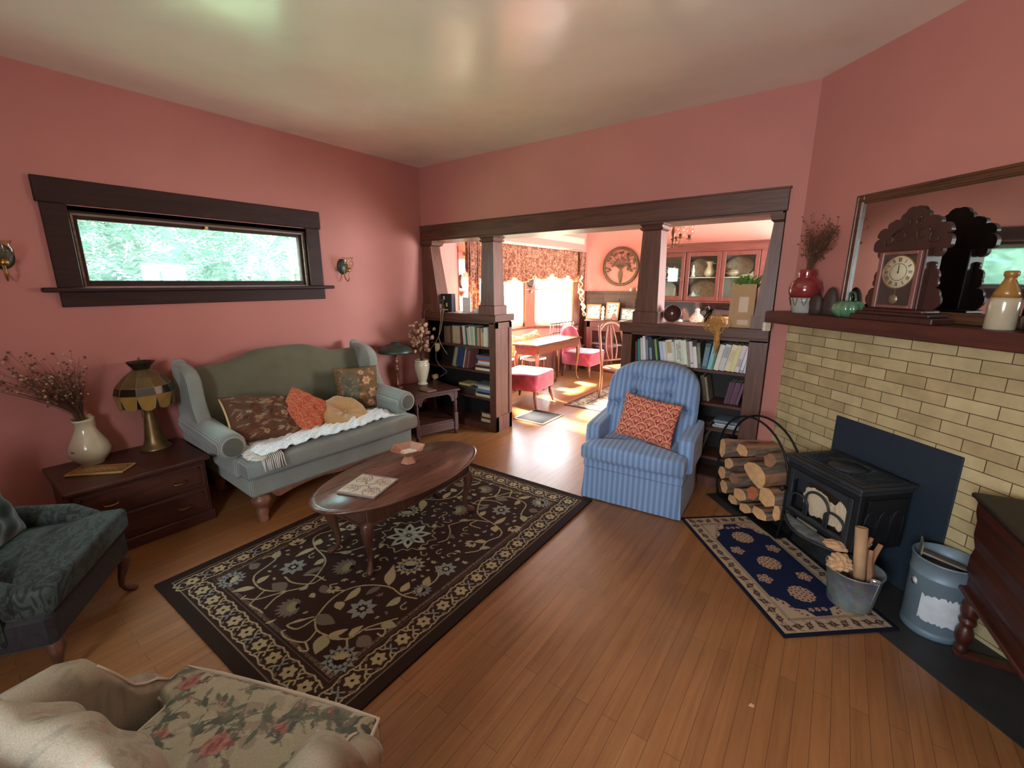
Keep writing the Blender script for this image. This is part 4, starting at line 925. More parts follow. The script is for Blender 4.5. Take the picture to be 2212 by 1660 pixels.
for k in range(N):
    a0, a1 = 2 * PI * k / N, 2 * PI * (k + 1) / N
    def Q(r, a, z): return (r * math.cos(a), r * math.sin(a), z)
    for i in range(4):
        r0, z0, mi = levels[i]; r1, z1, _ = levels[i + 1]; mm = [0, 0, 1, 2][i]
        if i < 3: b.add([Q(r0, a0, z0), Q(r0, a1, z0), Q(r1, a1, z1), Q(r1, a0, z1)], [(0, 1, 2, 3)], mi=mm)
        else:
            am = (a0 + a1) / 2; w_ = (a1 - a0) / 2
            b.add([Q(r0, a0, z0), Q(r0, a1, z0), Q(r1, am + w_ * .72, z1), Q(r1 * .985, am + w_ * .3, z1 - .012), Q(r1 * .985, am - w_ * .3, z1 - .012), Q(r1, am - w_ * .72, z1)], [(0, 1, 2, 3, 4, 5)], mi=2)
            b.add([Q(r0, a1, z0), Q(r1, a1 + w_ * .28, z1), Q(r1, a1 - w_ * .28, z1)], [(0, 1, 2)], mi=1)
sh = b.build('lamp_shade', [G1, G2, G3], t, recalc=False, solid=.003)
b = MB()
for k in range(N):
    a = 2 * PI * k / N; a1 = 2 * PI * (k + 1) / N; w_ = PI / N
    b.tube([Q(r * 1.004, a, z) for r, z, _ in levels[:4]], .0018, n=5)
    for r, z, _ in levels[2:4]: b.tube([Q(r * 1.004, a, z), Q(r * 1.004, a1, z)], .0022, n=5)
    b.tube([Q(.166, a, .405), Q(.151, a + w_ * .28, .318), Q(.148, a + w_ * .7, .306), Q(.148, a + w_ * 1.3, .306), Q(.151, a1 - w_ * .28, .318), Q(.166, a1, .405)], .0022, n=5)
b.build('lead_lines', LEAD, sh)
b = MB(); b.lathe([(.046, .558), (.052, .575), (.075, .607), (.080, .612), (.078, .613), (.04, .575), (.001, .566)], n=10, smooth=False, wob=lambda a, z: 1 + (.06 * math.cos(5 * a) if z > .6 else 0)); b.build('lamp_crown', G2, t)
b = MB(); b.lathe([(.006, .56), (.006, .615), (.012, .620), (.008, .632), (.003, .642), (.001, .643)], n=12); b.build('finial', BRZ, t)
b = MB(); b.tube([(.015, -.02, .33), (.03, -.05, .30), (.035, -.055, .24)], .003, n=6); b.build('pull_chain', BRZ, t)
# ironstone jug
IRON = mat('cream_ironstone_glaze', rgb(196, 188, 158), rough=.22, spec=.6, noise=.05, nscale=8, coat=.4)
t = thing('water_jug', 'cream ironstone jug with loop handle and small flower mark on the low chest', 'jug', (.15, .53, .4605), -.55)
b = MB(); b.lathe([(.058, 0), (.062, .004), (.060, .012), (.080, .03), (.100, .065), (.104, .095), (.094, .135), (.070, .185), (.052, .225), (.047, .25), (.050, .28), (.056, .300), (.051, .300), (.044, .27), (.042, .25), (.001, .24)], n=40, wob=lambda a, z: 1 + (max(0, math.cos(a)) ** 6) * max(0, (z - .24) / .06) * .55); b.build('jug_body', IRON, t)
b = MB(); b.tube(bez([(-.045, 0, .285), (-.085, 0, .300), (-.115, 0, .265), (-.112, 0, .20), (-.098, 0, .13), (-.093, 0, .10)], 24), [.010] * 3 + [.008] * 20 + [.010] * 2, n=10); b.build('handle', IRON, t)
b = MB()
for k in range(5): b.lathe([(.004, 0), (.001, .0012)], n=8, M=Matrix.Rotation(-.55, 4, 'Z') @ T(.103 * math.cos(.0 + .045 * k), .103 * math.sin(.0 + .045 * k), .105 + .004 * (k % 2)) @ Matrix.Rotation(PI / 2, 4, 'Y'))
b.build('flower_mark', mat('brown_transfer_print', rgb(74, 52, 34), rough=.4), t)
def bouquet(name, label, cat, loc, n, h, spread, stemc, heads, seed, group=None, clampf=None, rbase=.02, hs=(.004, .009), lean=(0, 0), hn=1, curl=.3):
    t = thing(name, label, cat, loc, 0, group); r = random.Random(seed); s = MB(); fl = MB()
    for k in range(n):
        a = r.uniform(0, 2 * PI); sp = spread * math.sqrt(r.random()); L = h * r.uniform(.55, 1.0); tx = math.cos(a) * sp + lean[0]; ty = math.sin(a) * sp + lean[1]
        p = [(rbase * math.cos(a) * .6, rbase * math.sin(a) * .6, -.05)]
        for q in range(1, 5):
            f = q / 4; p.append((tx * f ** 1.5 + r.uniform(-1, 1) * .02 * curl, ty * f ** 1.5 + r.uniform(-1, 1) * .02 * curl, L * f))
        if clampf: p = [clampf(*q_) for q_ in p]
        s.tube(p, [.0018, .0016, .0013, .001, .0007], n=4, cap=False)
        for q in range(r.randint(1, 3)):
            i = r.randint(2, 4); b0_ = Vector(p[i]); b1_ = b0_ + Vector((r.uniform(-1, 1), r.uniform(-1, 1), r.uniform(0, 1))) * .05; b1_ = Vector(clampf(*b1_)) if clampf else b1_; s.tube([tuple(b0_), tuple(b1_)], .0008, n=3, cap=False)
            for _ in range(hn):
                c_ = b1_ + Vector((r.uniform(-1, 1), r.uniform(-1, 1), r.uniform(-1, 1))) * .008; R_ = r.uniform(*hs)
                fl.lathe([(R_ * .3, -R_), (R_, -R_ * .2), (R_ * .8, R_ * .5), (R_ * .2, R_)], n=6, M=T(*c_) @ Matrix.Rotation(r.uniform(0, 3), 4, 'X'), mi=r.randint(0, len(heads) - 1))
    tag_ = s.build('stems', stemc, t); fl.build('blossoms', heads, t); return t
DST = mat('dry_brown_stem', rgb(94, 62, 42), rough=.9, noise=.2); DB1 = mat('dry_russet_blossom', rgb(110, 72, 48), rough=.9, noise=.2); DB2 = mat('dry_straw_blossom', rgb(184, 156, 116), rough=.9, noise=.2)
bouquet('dried_flowers', 'wispy dried brown flowers in the cream jug on the low chest', 'dried flowers', (.15, .53, .735), 120, .42, .20, DST, [DB1, DB1, DB2], 4, lean=(.02, -.14), clampf=lambda x, y, z: (max(x, -.13), y, z))
# carved board
def board_cv():
    c = Canvas(.30, .135, .002, rgb(92, 58, 34)); g = rgb(196, 160, 100)
    c.rect(0, 0, .30, .135, g); c.rect(.008, .012, .292, .123, rgb(120, 84, 50))
    r = random.Random(8)
    for _ in range(60): c.curve([(.02 + r.random() * .26, .02 + r.random() * .095) for _ in range(1)] * 1 + [(x_, y_) for x_, y_ in [(.02 + r.random() * .26, .02 + r.random() * .095)]], .002, g, 4)
    for k in range(9):
        x = .03 + k * .03; c.curve([(x - .012, .03), (x, .045), (x + .012, .03)], .003, g, 8); c.curve([(x - .012, .105), (x, .09), (x + .012, .105)], .003, g, 8); c.flower(x, .068, .014, 6, [g, rgb(70, 42, 26)])
    return c
o = slab('carved_board', board_cv(), .012, paint_mat('gilt_carved_board', rough=.5, bump=.3), loc=(.355, .53, .4605), rz=.84)
tag(o, 'long gilt-edged carved board lying on the low chest in front of the jug', 'board')

# ------------------------------------------------------------------ green armchair at the left edge
def damask(name, c1, c2, sc=9):
    t = NT(name); v = t.coord(scale=(1, 2.4, 1)); w = t.n('TexNoise', Scale=sc, Detail=4.0, Distortion=3.5); t.l(v, w.inputs['Vector'])
    f = t.ramp(w.outputs['Fac'], [(.46, c1), (.52, c2)]); t.l(f, t.b.inputs['Base Color']); t.b.inputs['Roughness'].default_value = .7; t.b.inputs['Sheen Weight'].default_value = .3
    t.b.inputs['Sheen Weight'].default_value = .05; t.bump(w.outputs['Fac'], .2, .002); return t.m
GRN = damask('teal_green_damask', rgb(14, 21, 18), rgb(48, 59, 53)); GRD = mat('dark_green_velvet', rgb(16, 38, 26), rough=.85, sheen=.4, noise=.2)
ca = math.atan2(.84, .54) - PI / 2
t = thing('armchair', 'dark green damask armchair at the left edge, in front of the low chest', 'chair', (1.33 - .30 * .54, .30 - .30 * .84, 0), ca)
# local: +y forward, front edge at y=.30
out = tw([(-.335, .155), (-.335, .30), (.335, .30), (.335, .155), (.262, .155), (.262, -.30), (-.262, -.30), (-.262, .155)][::-1], 3)
softbox('seat_cushion', out, .34, .465, .03, GRN, t, crown=.02)
b = MB(); b.box(-.33, .33, -.33, .285, .20, .345, ch=.02); b.build('seat_base', damask('mauve_grey_damask', rgb(18, 14, 16), rgb(30, 25, 27)), t)
b = MB(); b.box(-.33, .33, -.44, -.30, .2, .82, M=None, ch=.05); b.build('backrest', GRN, t)
for sg in (-1, 1):
    b = MB(); b.tube([(sg * .305, -.36, .50), (sg * .305, -.1, .50), (sg * .305, .10, .475), (sg * .305, .165, .44), (sg * .305, .17, .38)], [.05, .052, .052, .048, .04], n=16); b.box(sg * .262, sg * .345, -.36, .15, .25, .48, ch=.01); b.build('arm', GRN, t)
    for y in (.25, -.33):
        b = MB(); cabriole(b, sg * .285, y, .22, (sg, 1 if y > 0 else -1), r=.028, spread=.04); b.build('leg', WALB, t)
gp = pillow('throw_pillow', Canvas(.4, .4, .05, rgb(16, 38, 26)), .44, .38, .15, paint_mat('green_velvet_cushion', rough=.9, sheen=.4), n=40)
tag(gp, 'plain dark green cushion standing on the green armchair', 'cushion')
gp.matrix_world = t.matrix_basis @ T(-.02, -.10, .64) @ RZ(PI) @ Matrix.Rotation(math.radians(-20), 4, 'X')

# ------------------------------------------------------------------ small side table at the right of the loveseat
t = thing('side_table', 'dark wooden side table with arched open shelf, between loveseat and bookcase', 'table', (.45, 3.115, 0), -.262)
# local: +x toward room, top x -.27..+.27, y -.26..+.26
SD = wood('dark_side_table_wood', rgb(54, 30, 25), rgb(86, 52, 43), rough=.36, axis=1, wear=.15, wearc=rgb(110, 78, 62))
b = MB(); b.box(-.27, .275, -.265, .265, .478, .503, ch=.006); b.build('tabletop', SD, t)
for sx in (-1, 1):
    for sy in (-1, 1):
        b = MB(); x, y = sx * .225, sy * .225; b.box(x - .022, x + .022, y - .022, y + .022, .40, .48, ch=.003); turned(b, x, y, .24, .40, [(.022, 0), (.015, .05), (.022, .12), (.017, .4), (.021, .75), (.014, .9), (.022, 1)]); b.box(x - .022, x + .022, y - .022, y + .022, .05, .24, ch=.003); turned(b, x, y, 0, .05, [(.014, 0), (.022, .3), (.018, .8), (.022, 1)]); b.build('leg', SD, t)
def arch(w, z0, z1):
    pts = [(-w, z1), (w, z1), (w, z0)]
    for k in range(13):
        a = PI * k / 12; pts.append(((w - .03) * math.cos(a), z0 + (z1 - z0 - .03) * min(1, math.sin(a) * 1.6)))
    pts.append((-w, z0)); return pts
b = MB()
for s in (-1, 1): b.prism(arch(.205, .37, .48), s * .235 - .008, s * .235 + .008, axis='x'); b.prism(arch(.205, .37, .48), s * .235 - .008, s * .235 + .008, axis='y')
b.build('arched_apron', SD, t)
b = MB(); b.box(-.23, .23, -.23, .23, .150, .168, ch=.003); b.build('shelf', SD, t)
b = MB(); b.box(-.225, .236, -.21, .21, .06, .150, ch=.003); b.build('lower_drawer', SD, t)
# lamp with a green saucer shade
t = thing('table_lamp', 'small brass table lamp with a dark green saucer shade on the side table', 'lamp', (.225, 2.93, .5035), 0)
GSH = mat('dark_green_enamel', rgb(40, 56, 46), rough=.4, spec=.5, noise=.15)
DBR = mat('dark_brass', rgb(104, 66, 46), rough=.3, metal=.6, noise=.2)
b = MB(); b.lathe([(.062, 0), (.064, .006), (.05, .014), (.02, .022), (.012, .04), (.011, .16), (.018, .18), (.032, .20), (.018, .215), (.012, .24), (.016, .26), (.026, .285), (.012, .30), (.012, .345), (.022, .35), (.022, .385), (.010, .39), (.008, .46), (.001, .46)], n=24); b.build('lamp_base', DBR, t)
b = MB(); b.lathe([(.175, .375), (.178, .380), (.172, .402), (.135, .432), (.080, .455), (.045, .462), (.045, .478), (.038, .480), (.038, .458), (.075, .446), (.130, .422), (.165, .396), (.172, .378)], n=40, ring=True); b.build('lamp_shade', GSH, t)
# cream vase with dried hydrangea
t = thing('flower_vase', 'cream ribbed pottery vase of dried flowers on the side table', 'vase', (.33, 3.19, .5035), 0)
b = MB(); b.lathe([(.052, 0), (.056, .006), (.053, .018), (.040, .026), (.046, .045), (.064, .11), (.078, .17), (.082, .215), (.078, .238), (.070, .243), (.076, .256), (.078, .272), (.070, .273), (.066, .25), (.001, .22)], n=40); b.build('vase_body', IRON, t)
HYD = mat('faded_pink_hydrangea', rgb(190, 150, 120), rough=.9, noise=.3, nscale=50); HY2 = mat('mauve_dry_grass', rgb(128, 96, 86), rough=.9, noise=.3)
t2 = bouquet('dried_flowers', 'faded pink dried hydrangeas in the cream vase on the side table', 'dried flowers', (.33, 3.19, .755), 60, .40, .14, DST, [HYD, HY2, HYD], 11, lean=(-.01, .03), hs=(.009, .020), hn=4)
o = slab('small_book', Canvas(.15, .11, .01, rgb(126, 96, 84)), .012, paint_mat('pale_book_cover', rough=.6), loc=(.585, 3.02, .5035), rz=-.1)
tag(o, 'small flat reddish book lying at the front of the side table', 'book')
# wall sconces
def sconce(y, label):
    t = thing('wall_sconce', label, 'sconce', (0, y, 1.735), 0, None)
    b = MB(); b.lathe([(.055, 0), (.058, .004), (.045, .014), (.015, .02), (.001, .021)], n=24, M=Matrix.Rotation(PI / 2, 4, 'Y') @ Matrix.Scale(1.25, 4, (1, 0, 0))); b.build('backplate', GSH, t)
    b = MB(); b.tube(bez([(.015, 0, -.02), (.03, 0, -.10), (.07, 0, -.135), (.10, 0, -.10), (.095, 0, -.05)], 24), .0045, n=8); b.lathe([(.016, -.05), (.022, -.04), (.018, -.015), (.001, -.012)], .095, 0, n=16); b.build('arm', BRASS, t)
    b = MB(); b.lathe([(.022, -.03), (.030, -.015), (.050, .015), (.052, .035), (.040, .060), (.052, .085), (.050, .085), (.038, .060), (.050, .035), (.048, .017), (.028, -.012), (.001, -.02)], .095, 0, n=24); b.build('lamp_shade', glass_mat('ribbed_clear_shade', col=(.95, .93, .88, 1), gloss=.3), t)
    return t
sconce(2.545, 'brass wall sconce with glass shade on the left wall, between window and corner')
sconce(.37, 'brass wall sconce with glass shade cut by the left edge of the photo')
# ------------------------------------------------------------------ corner fireplace group: local x runs along the chimney wall, local -y points into the room
OX, OY = 3.6168, 3.5723
def DG(s, off, z=0): k = math.sqrt(.5); return (OX + s * k - off * k, OY - s * k - off * k, z)
AD = -PI / 4
# hearth slab
m = MB(); m.box(-.12, 2.0, -.40, 0, 0, .004); o = m.build('hearth', mat('dark_slate_hearth', rgb(46, 44, 44), rough=.55, noise=.3, nscale=5, bump=.2, bscale=30), loc=DG(0, 0, 0), rot=(0, 0, AD))
tag(o, 'dark slate hearth slab flush with the floor along the brick chimney', 'hearth')
# metal plate covering the old fireplace
m = MB(); m.box(0, .675, -.012, -.001, 0.004, .80, ch=.003); o = m.build('fireplace_cover', mat('blue_black_sheet_metal', rgb(40, 50, 62), rough=.6, metal=.2, noise=.06), loc=DG(.492, 0), rot=(0, 0, AD))
tag(o, 'blue-black sheet metal plate covering the brick fireplace behind the stove', 'panel')
# mantel shelf
MANT = wood('dark_red_mantel_wood', rgb(58, 24, 18), rgb(88, 42, 32), rough=.45, axis=0, wear=.1)
t = thing('mantel_shelf', 'thick dark red-brown wooden mantel shelf above the brick chimney', 'shelf', DG(.02, 0, 0), AD)
b = MB(); b.box(0, 2.0, -.205, 0, 1.322, 1.396, ch=.005); b.build('shelf_board', MANT, t)
b = MB(); b.box(.04, 1.95, -.022, 0, 1.300, 1.323); b.build('moulding', wood('chipped_buff_moulding', rgb(120, 92, 62), rgb(160, 132, 92), rough=.7, axis=0, wear=.6, wearc=rgb(84, 48, 36)), t)
b = MB(); b.box(-.012, .012, -.205, -.155, 1.262, 1.322, ch=.004); b.build('bracket', WHITE, t)
# mirror leaning on the mantel
MIRF = wood('dark_gilt_mirror_frame', rgb(58, 34, 22), rgb(104, 68, 42), rough=.35, axis=0)
lean = math.radians(.3)
t = thing('leaning_mirror', 'large dark-framed mirror leaning on the mantel shelf above the chimney', 'mirror', DG(.405, .024, 1.3985), AD)
ML = Matrix.Rotation(-lean, 4, 'X'); MWd, MH = 1.45, .655
b = MB()
for (x0, x1, z0, z1) in ((0, .05, 0, MH), (MWd - .05, MWd, 0, MH), (.05, MWd - .05, MH - .05, MH), (.05, MWd - .05, 0, .05)):
    b.box(x0, x1, -.012, .012, z0, z1, M=ML, ch=.004)
    if x1 - x0 < .1: b.box(x0 + .010, x0 + .022, -.018, .0, z0 + .01, z1 - .01, M=ML, ch=.003).box(x0 + .034, x0 + .046, -.016, .0, z0 + .03, z1 - .03, M=ML, ch=.003)
    else: b.box(x0 - .03, x1 + .03, -.018, .0, z0 + .010, z0 + .022, M=ML, ch=.003).box(x0, x1, -.016, .0, z0 + .034, z0 + .046, M=ML, ch=.003)
b.build('frame', MIRF, t)
nt = NT('old_mirror_silver'); nt.b.inputs['Base Color'].default_value = rgb(214, 226, 220); nt.b.inputs['Metallic'].default_value = 1; nt.b.inputs['Roughness'].default_value = .035
b = MB(); b.box(.045, MWd - .045, .0, .004, .045, MH - .045, M=ML); b.build('mirror_glass', nt.m, t)
# ornaments on the mantel
def OM(s, off=.1): return DG(s, off, 1.3965)
RG = mat('oxblood_glaze', rgb(128, 44, 42), rough=.12, spec=.7, noise=.15, nscale=10, coat=.5); WG = mat('grey_white_drip_glaze', rgb(160, 158, 150), rough=.2, spec=.6, noise=.12, nscale=20); DKG = mat('black_glaze_line', rgb(30, 26, 26), rough=.3)
t = thing('ceramic_vase', 'red and grey-white glazed pottery vase at the left end of the mantel', 'vase', OM(.215), AD)
b = MB(); b.lathe([(.055, 0), (.058, .005), (.062, .03), (.070, .07), (.078, .095)], n=36, mi=1); b.lathe([(.0782, .095), (.088, .125), (.090, .150), (.080, .185), (.062, .205), (.050, .213), (.046, .222), (.052, .228), (.046, .236), (.052, .243), (.046, .251), (.051, .262), (.044, .264), (.042, .25), (.001, .24)], n=36)
v_ = b.build('vase_body', [RG, WG], t)
b = MB()
for k in range(9):
    a = 2 * PI * k / 9; b.tube([(.0805 * math.cos(a - .2), .0805 * math.sin(a - .2), .094), (.072 * math.cos(a - .1), .072 * math.sin(a - .1), .062), (.0695 * math.cos(a), .0695 * math.sin(a), .045), (.072 * math.cos(a + .1), .072 * math.sin(a + .1), .062), (.0805 * math.cos(a + .2), .0805 * math.sin(a + .2), .094)], .0018, n=5)
b.build('drip_lines', DKG, v_)
bouquet('dried_flowers', 'bunch of brown dried seed heads in the red vase on the mantel', 'dried flowers', DG(.215, .1, 1.64), 150, .28, .10, DST, [DB1], 21, lean=(.035, -.03), hs=(.003, .006), clampf=lambda x, y, z: (x - max(0, (x + y) - .115) / 2, y - max(0, (x + y) - .115) / 2, z))
STN = mat('dark_brown_carved_stone', rgb(58, 42, 38), rough=.6, noise=.25, nscale=18, bump=.3, bscale=60)
for (s, of, h, w, lb, sd) in ((.335, .12, .115, .042, 'dark rough ornament block next to the red vase on the mantel', 1), (.415, .10, .160, .050, 'dark pointed stone ornament beside the green glass pumpkin', 2)):
    b = MB(); r = random.Random(sd); N_ = 12; rings = []
    prof = ((0, 1), (.25, 1.02), (.5, .9), (.75, .7), (.93, .42), (1, .12)) if sd == 2 else ((0, 1), (.3, .95), (.6, 1.0), (.85, .85), (.95, .55), (1, .3))
    for f, k in prof: rings.append([(w * k * (1 + .10 * math.sin(3 * a + f * 4)) * math.cos(a), .7 * w * k * (1 + .08 * math.cos(2 * a)) * math.sin(a), h * f) for a in [2 * PI * j / N_ for j in range(N_)]])
    b.loft(rings); o = b.build('stone_ornament', STN, loc=OM(s, of), rot=(0, 0, AD)); tag(o, lb, 'ornament')
GG = NT('green_iridescent_glass'); GG.b.inputs['Base Color'].default_value = rgb(86, 128, 96); GG.b.inputs['Roughness'].default_value = .12; GG.b.inputs['Specular IOR Level'].default_value = .8; GG.b.inputs['Coat Weight'].default_value = .5; GG.b.inputs['Subsurface Weight'].default_value = 0
t = thing('glass_pumpkin', 'green blown-glass pumpkin with a curled stem on the mantel', 'ornament', OM(.562, .125), AD)
b = MB(); b.lathe([(.030, 0), (.055, .003), (.072, .024), (.077, .044), (.072, .066), (.052, .084), (.022, .088), (.001, .080)], n=64, wob=lambda a, z: 1 - .12 * abs(math.cos(4.5 * a)) ** 5); b.build('pumpkin_body', GG.m, t)
b = MB(); b.tube(bez([(0, 0, .072), (.002, 0, .105), (-.004, 0, .126), (.012, 0, .133), (.028, 0, .125), (.036, 0, .10), (.036, 0, .088)], 28), [.010] * 6 + [.008] * 12 + [.007] * 20, n=8)
b.build('stem', mat('dark_green_glass_stem', rgb(44, 70, 52), rough=.2, spec=.7), t)
o = MB(); o.lathe([(.02, 0), (.045, .012), (.058, .035), (.055, .036), (.04, .016), (.001, .008)], n=30); o = o.build('glass_dish', GG.m, loc=OM(.700, .075)); tag(o, 'small green glass dish on the mantel between pumpkin and clock', 'dish')
# mantel clock (gingerbread kitchen clock)
CKW = wood('dark_oak_clock_case', rgb(44, 20, 16), rgb(70, 36, 28), rough=.45, axis=2)
CX = .852
t = thing('mantel_clock', 'carved dark oak kitchen clock with roman dial and pendulum door, centre of the mantel', 'clock', OM(CX, .142), AD)
b = MB(); b.box(-.205, .205, -.060, .060, 0, .028, ch=.004).box(-.185, .185, -.055, .055, .028, .045, ch=.006).box(-.150, .150, -.050, .050, .045, .062, ch=.005); b.build('plinth', CKW, t)
b = MB(); b.box(-.112, .112, -.040, .045, .062, .335, ch=.003); b.build('case', CKW, t)
def mirrorpoly(h): return h + [(-x, z) for x, z in h[::-1]]
def scal(pts, n, r):
    out = []
    for i in range(len(pts) - 1):
        a = Vector(pts[i] + (0,)); c = Vector(pts[i + 1] + (0,)); d = c - a; nn = Vector((d.y, -d.x, 0)).normalized(); k = max(1, int(d.length / r))
        for q in range(k):
            for w in range(5):
                f = (q + w / 5) / k; p = a + d * f + nn * (abs(math.sin(PI * w / 5)) ** .7 * r * .42); out.append((p.x, p.y))
    out.append(pts[-1]); return out
crest = scal([(.125, .30), (.150, .335), (.178, .36), (.150, .40), (.165, .425), (.120, .445), (.100, .475), (.062, .470), (.045, .51), (.0, .53)], 0, .026)
crest = [(x, z) for x, z in crest]; poly = crest + [(-x, z) for x, z in crest[::-1][1:]] + [(-.11, .31), (.11, .31)]
b = MB(); b.prism(poly, -.010, .012, axis='y'); cr_ = b.build('carved_crest', CKW, t)
for sg in (-1, 1):
    for (x0_, z0_, R_, a0_) in ((.05, .40, .040, .4), (.11, .385, .030, 2.2), (.03, .46, .022, 1.2)):
        b = MB(); b.tube([(sg * (x0_ + R_ * (1 - .08 * k) * math.cos(a0_ + k * .55)), -.011, z0_ + R_ * (1 - .08 * k) * math.sin(a0_ + k * .55)) for k in range(11)], [.006 - .0004 * k for k in range(11)], n=6); b.build('carved_scroll', CKW, cr_)
for sg in (-1, 1):
    fl_ = scal([(sg * .112, .06), (sg * .165, .075), (sg * .172, .13), (sg * .135, .16), (sg * .150, .20), (sg * .128, .25), (sg * .112, .28)][::sg], 0, .03)
    b = MB(); b.prism(fl_, -.006, .006, axis='y'); b.build('side_scroll', CKW, t)
# door frame with glass
PKW = wood('pinkish_door_frame', rgb(92, 50, 42), rgb(136, 88, 78), rough=.35, axis=2)
b = MB(); b.box(-.100, -.080, -.052, -.038, .066, .330, ch=.002).box(.080, .100, -.052, -.038, .066, .330, ch=.002).box(-.08, .08, -.052, -.038, .315, .330, ch=.002).box(-.08, .08, -.052, -.038, .066, .080, ch=.002); dr = b.build('door', PKW, t)
b = MB(); b.box(-.080, .080, -.0462, -.0448, .080, .315); b.build('glass', glass_mat('clock_door_glass'), dr)
b = MB(); b.box(-.08, .08, -.0415, -.0405, .08, .315); b.build('back_board', mat('dark_green_interior', rgb(28, 34, 28), rough=.5, noise=.3, nscale=20), t)
ZD = .235
def MR(y): return T(0, y, ZD) @ Matrix.Rotation(PI / 2, 4, 'X')
b = MB(); b.lathe([(.074, 0), (.074, .0015), (.001, .0016)], n=48, M=MR(-.0418)); dl = b.build('dial', mat('aged_cream_dial', rgb(206, 196, 162), rough=.5, noise=.05), t)
b = MB(); b.lathe([(.074, 0), (.079, 0), (.079, .0022), (.074, .0022)], n=48, M=MR(-.0418), ring=True); b.build('brass_ring', BRASS, dl)
ink = mat('black_dial_ink', rgb(24, 20, 18), rough=.6)
b = MB(); b.lathe([(.0385, 0), (.0405, 0), (.0405, .0006), (.0385, .0006)], n=40, M=MR(-.0436), ring=True)
nums = ['XII', 'I', 'II', 'III', 'IIII', 'V', 'VI', 'VII', 'VIII', 'IX', 'X', 'XI']
b.build('minute_ring', ink, dl)
nb = MB()
for k, s in enumerate(nums):
    a = PI / 2 - k * PI / 6; w_ = {'I': .0042, 'V': .0078, 'X': .0078}; tot = sum(w_[c] for c in s); x = -tot / 2
    def PT(px, pz): rr_ = .057 + pz; return (rr_ * math.cos(a) + px * math.sin(a), ZD + rr_ * math.sin(a) - px * math.cos(a))
    def bar(x0, z0, x1, z1, w):
        p0, p1 = Vector(PT(x0, z0) + (0,)), Vector(PT(x1, z1) + (0,)); d = (p1 - p0).normalized(); n_ = Vector((-d.y, d.x, 0)) * w / 2
        q = [(p0 + n_), (p1 + n_), (p1 - n_), (p0 - n_)]; nb.add([(p.x, y_, p.y) for y_ in (-.0436, -.0441) for p in q], [(0, 1, 2, 3), (7, 6, 5, 4), (0, 4, 5, 1), (1, 5, 6, 2), (2, 6, 7, 3), (3, 7, 4, 0)])
    for c_ in s:
        w1_ = w_[c_]; m_ = x + w1_ / 2
        if c_ == 'I': bar(m_, -.009, m_, .009, .0022)
        elif c_ == 'V': bar(m_ - .003, .009, m_, -.009, .0024); bar(m_ + .003, .009, m_, -.009, .0012)
        else: bar(m_ - .003, .009, m_ + .003, -.009, .0024); bar(m_ + .003, .009, m_ - .003, -.009, .0012)
        x += w1_
o = nb.build('numerals', ink, dl)
b = MB(); b.box(-.0014, .0014, -.0455, -.0448, ZD - .008, ZD + .036).lathe([(.004, 0), (.004, .001)], n=12, M=MR(-.0452)); b.build('minute_hand', ink, dl)
b = MB(); b.box(-.0020, .0020, -.0447, -.0442, ZD - .006, ZD + .024, M=T(0, 0, 0)); b.build('hour_hand', ink, dl)
b = MB(); b.tube([(.004, -.0435, .160), (.001, -.0435, .115)], .0012, n=6); b.lathe([(.022, 0), (.022, .001), (.001, .002)], n=24, M=T(-.002, -.0425, .108) @ Matrix.Rotation(PI / 2, 4, 'X')); b.build('pendulum', mat('tarnished_brass_bob', rgb(150, 136, 104), rough=.35, metal=.6), t)
# stoneware bottle
t = thing('stoneware_bottle', 'stoneware bottle with ochre neck and grey body, right end of the mantel', 'bottle', OM(1.245, .115), AD)
b = MB(); b.lathe([(.044, 0), (.047, .004), (.047, .11), (.044, .128)], n=32, mi=1); b.lathe([(.0442, .128), (.036, .155), (.024, .18), (.018, .196), (.017, .208), (.022, .212), (.022, .228), (.017, .232), (.012, .231), (.001, .22)], n=32)
b.build('bottle_body', [mat('ochre_salt_glaze', rgb(150, 106, 48), rough=.3, spec=.6, noise=.1), mat('grey_salt_glaze', rgb(176, 164, 138), rough=.2, spec=.7, noise=.05, coat=.4)], t)
b = MB(); b.lathe([(.04, 0), (.05, .01), (.055, .05), (.045, .07), (.03, .08), (.03, .09), (.001, .09)], n=24); o = b.build('dark_jar', DKG, loc=OM(1.375, .12)); tag(o, 'dark glazed jar at the right edge of the photograph, on the mantel', 'jar')

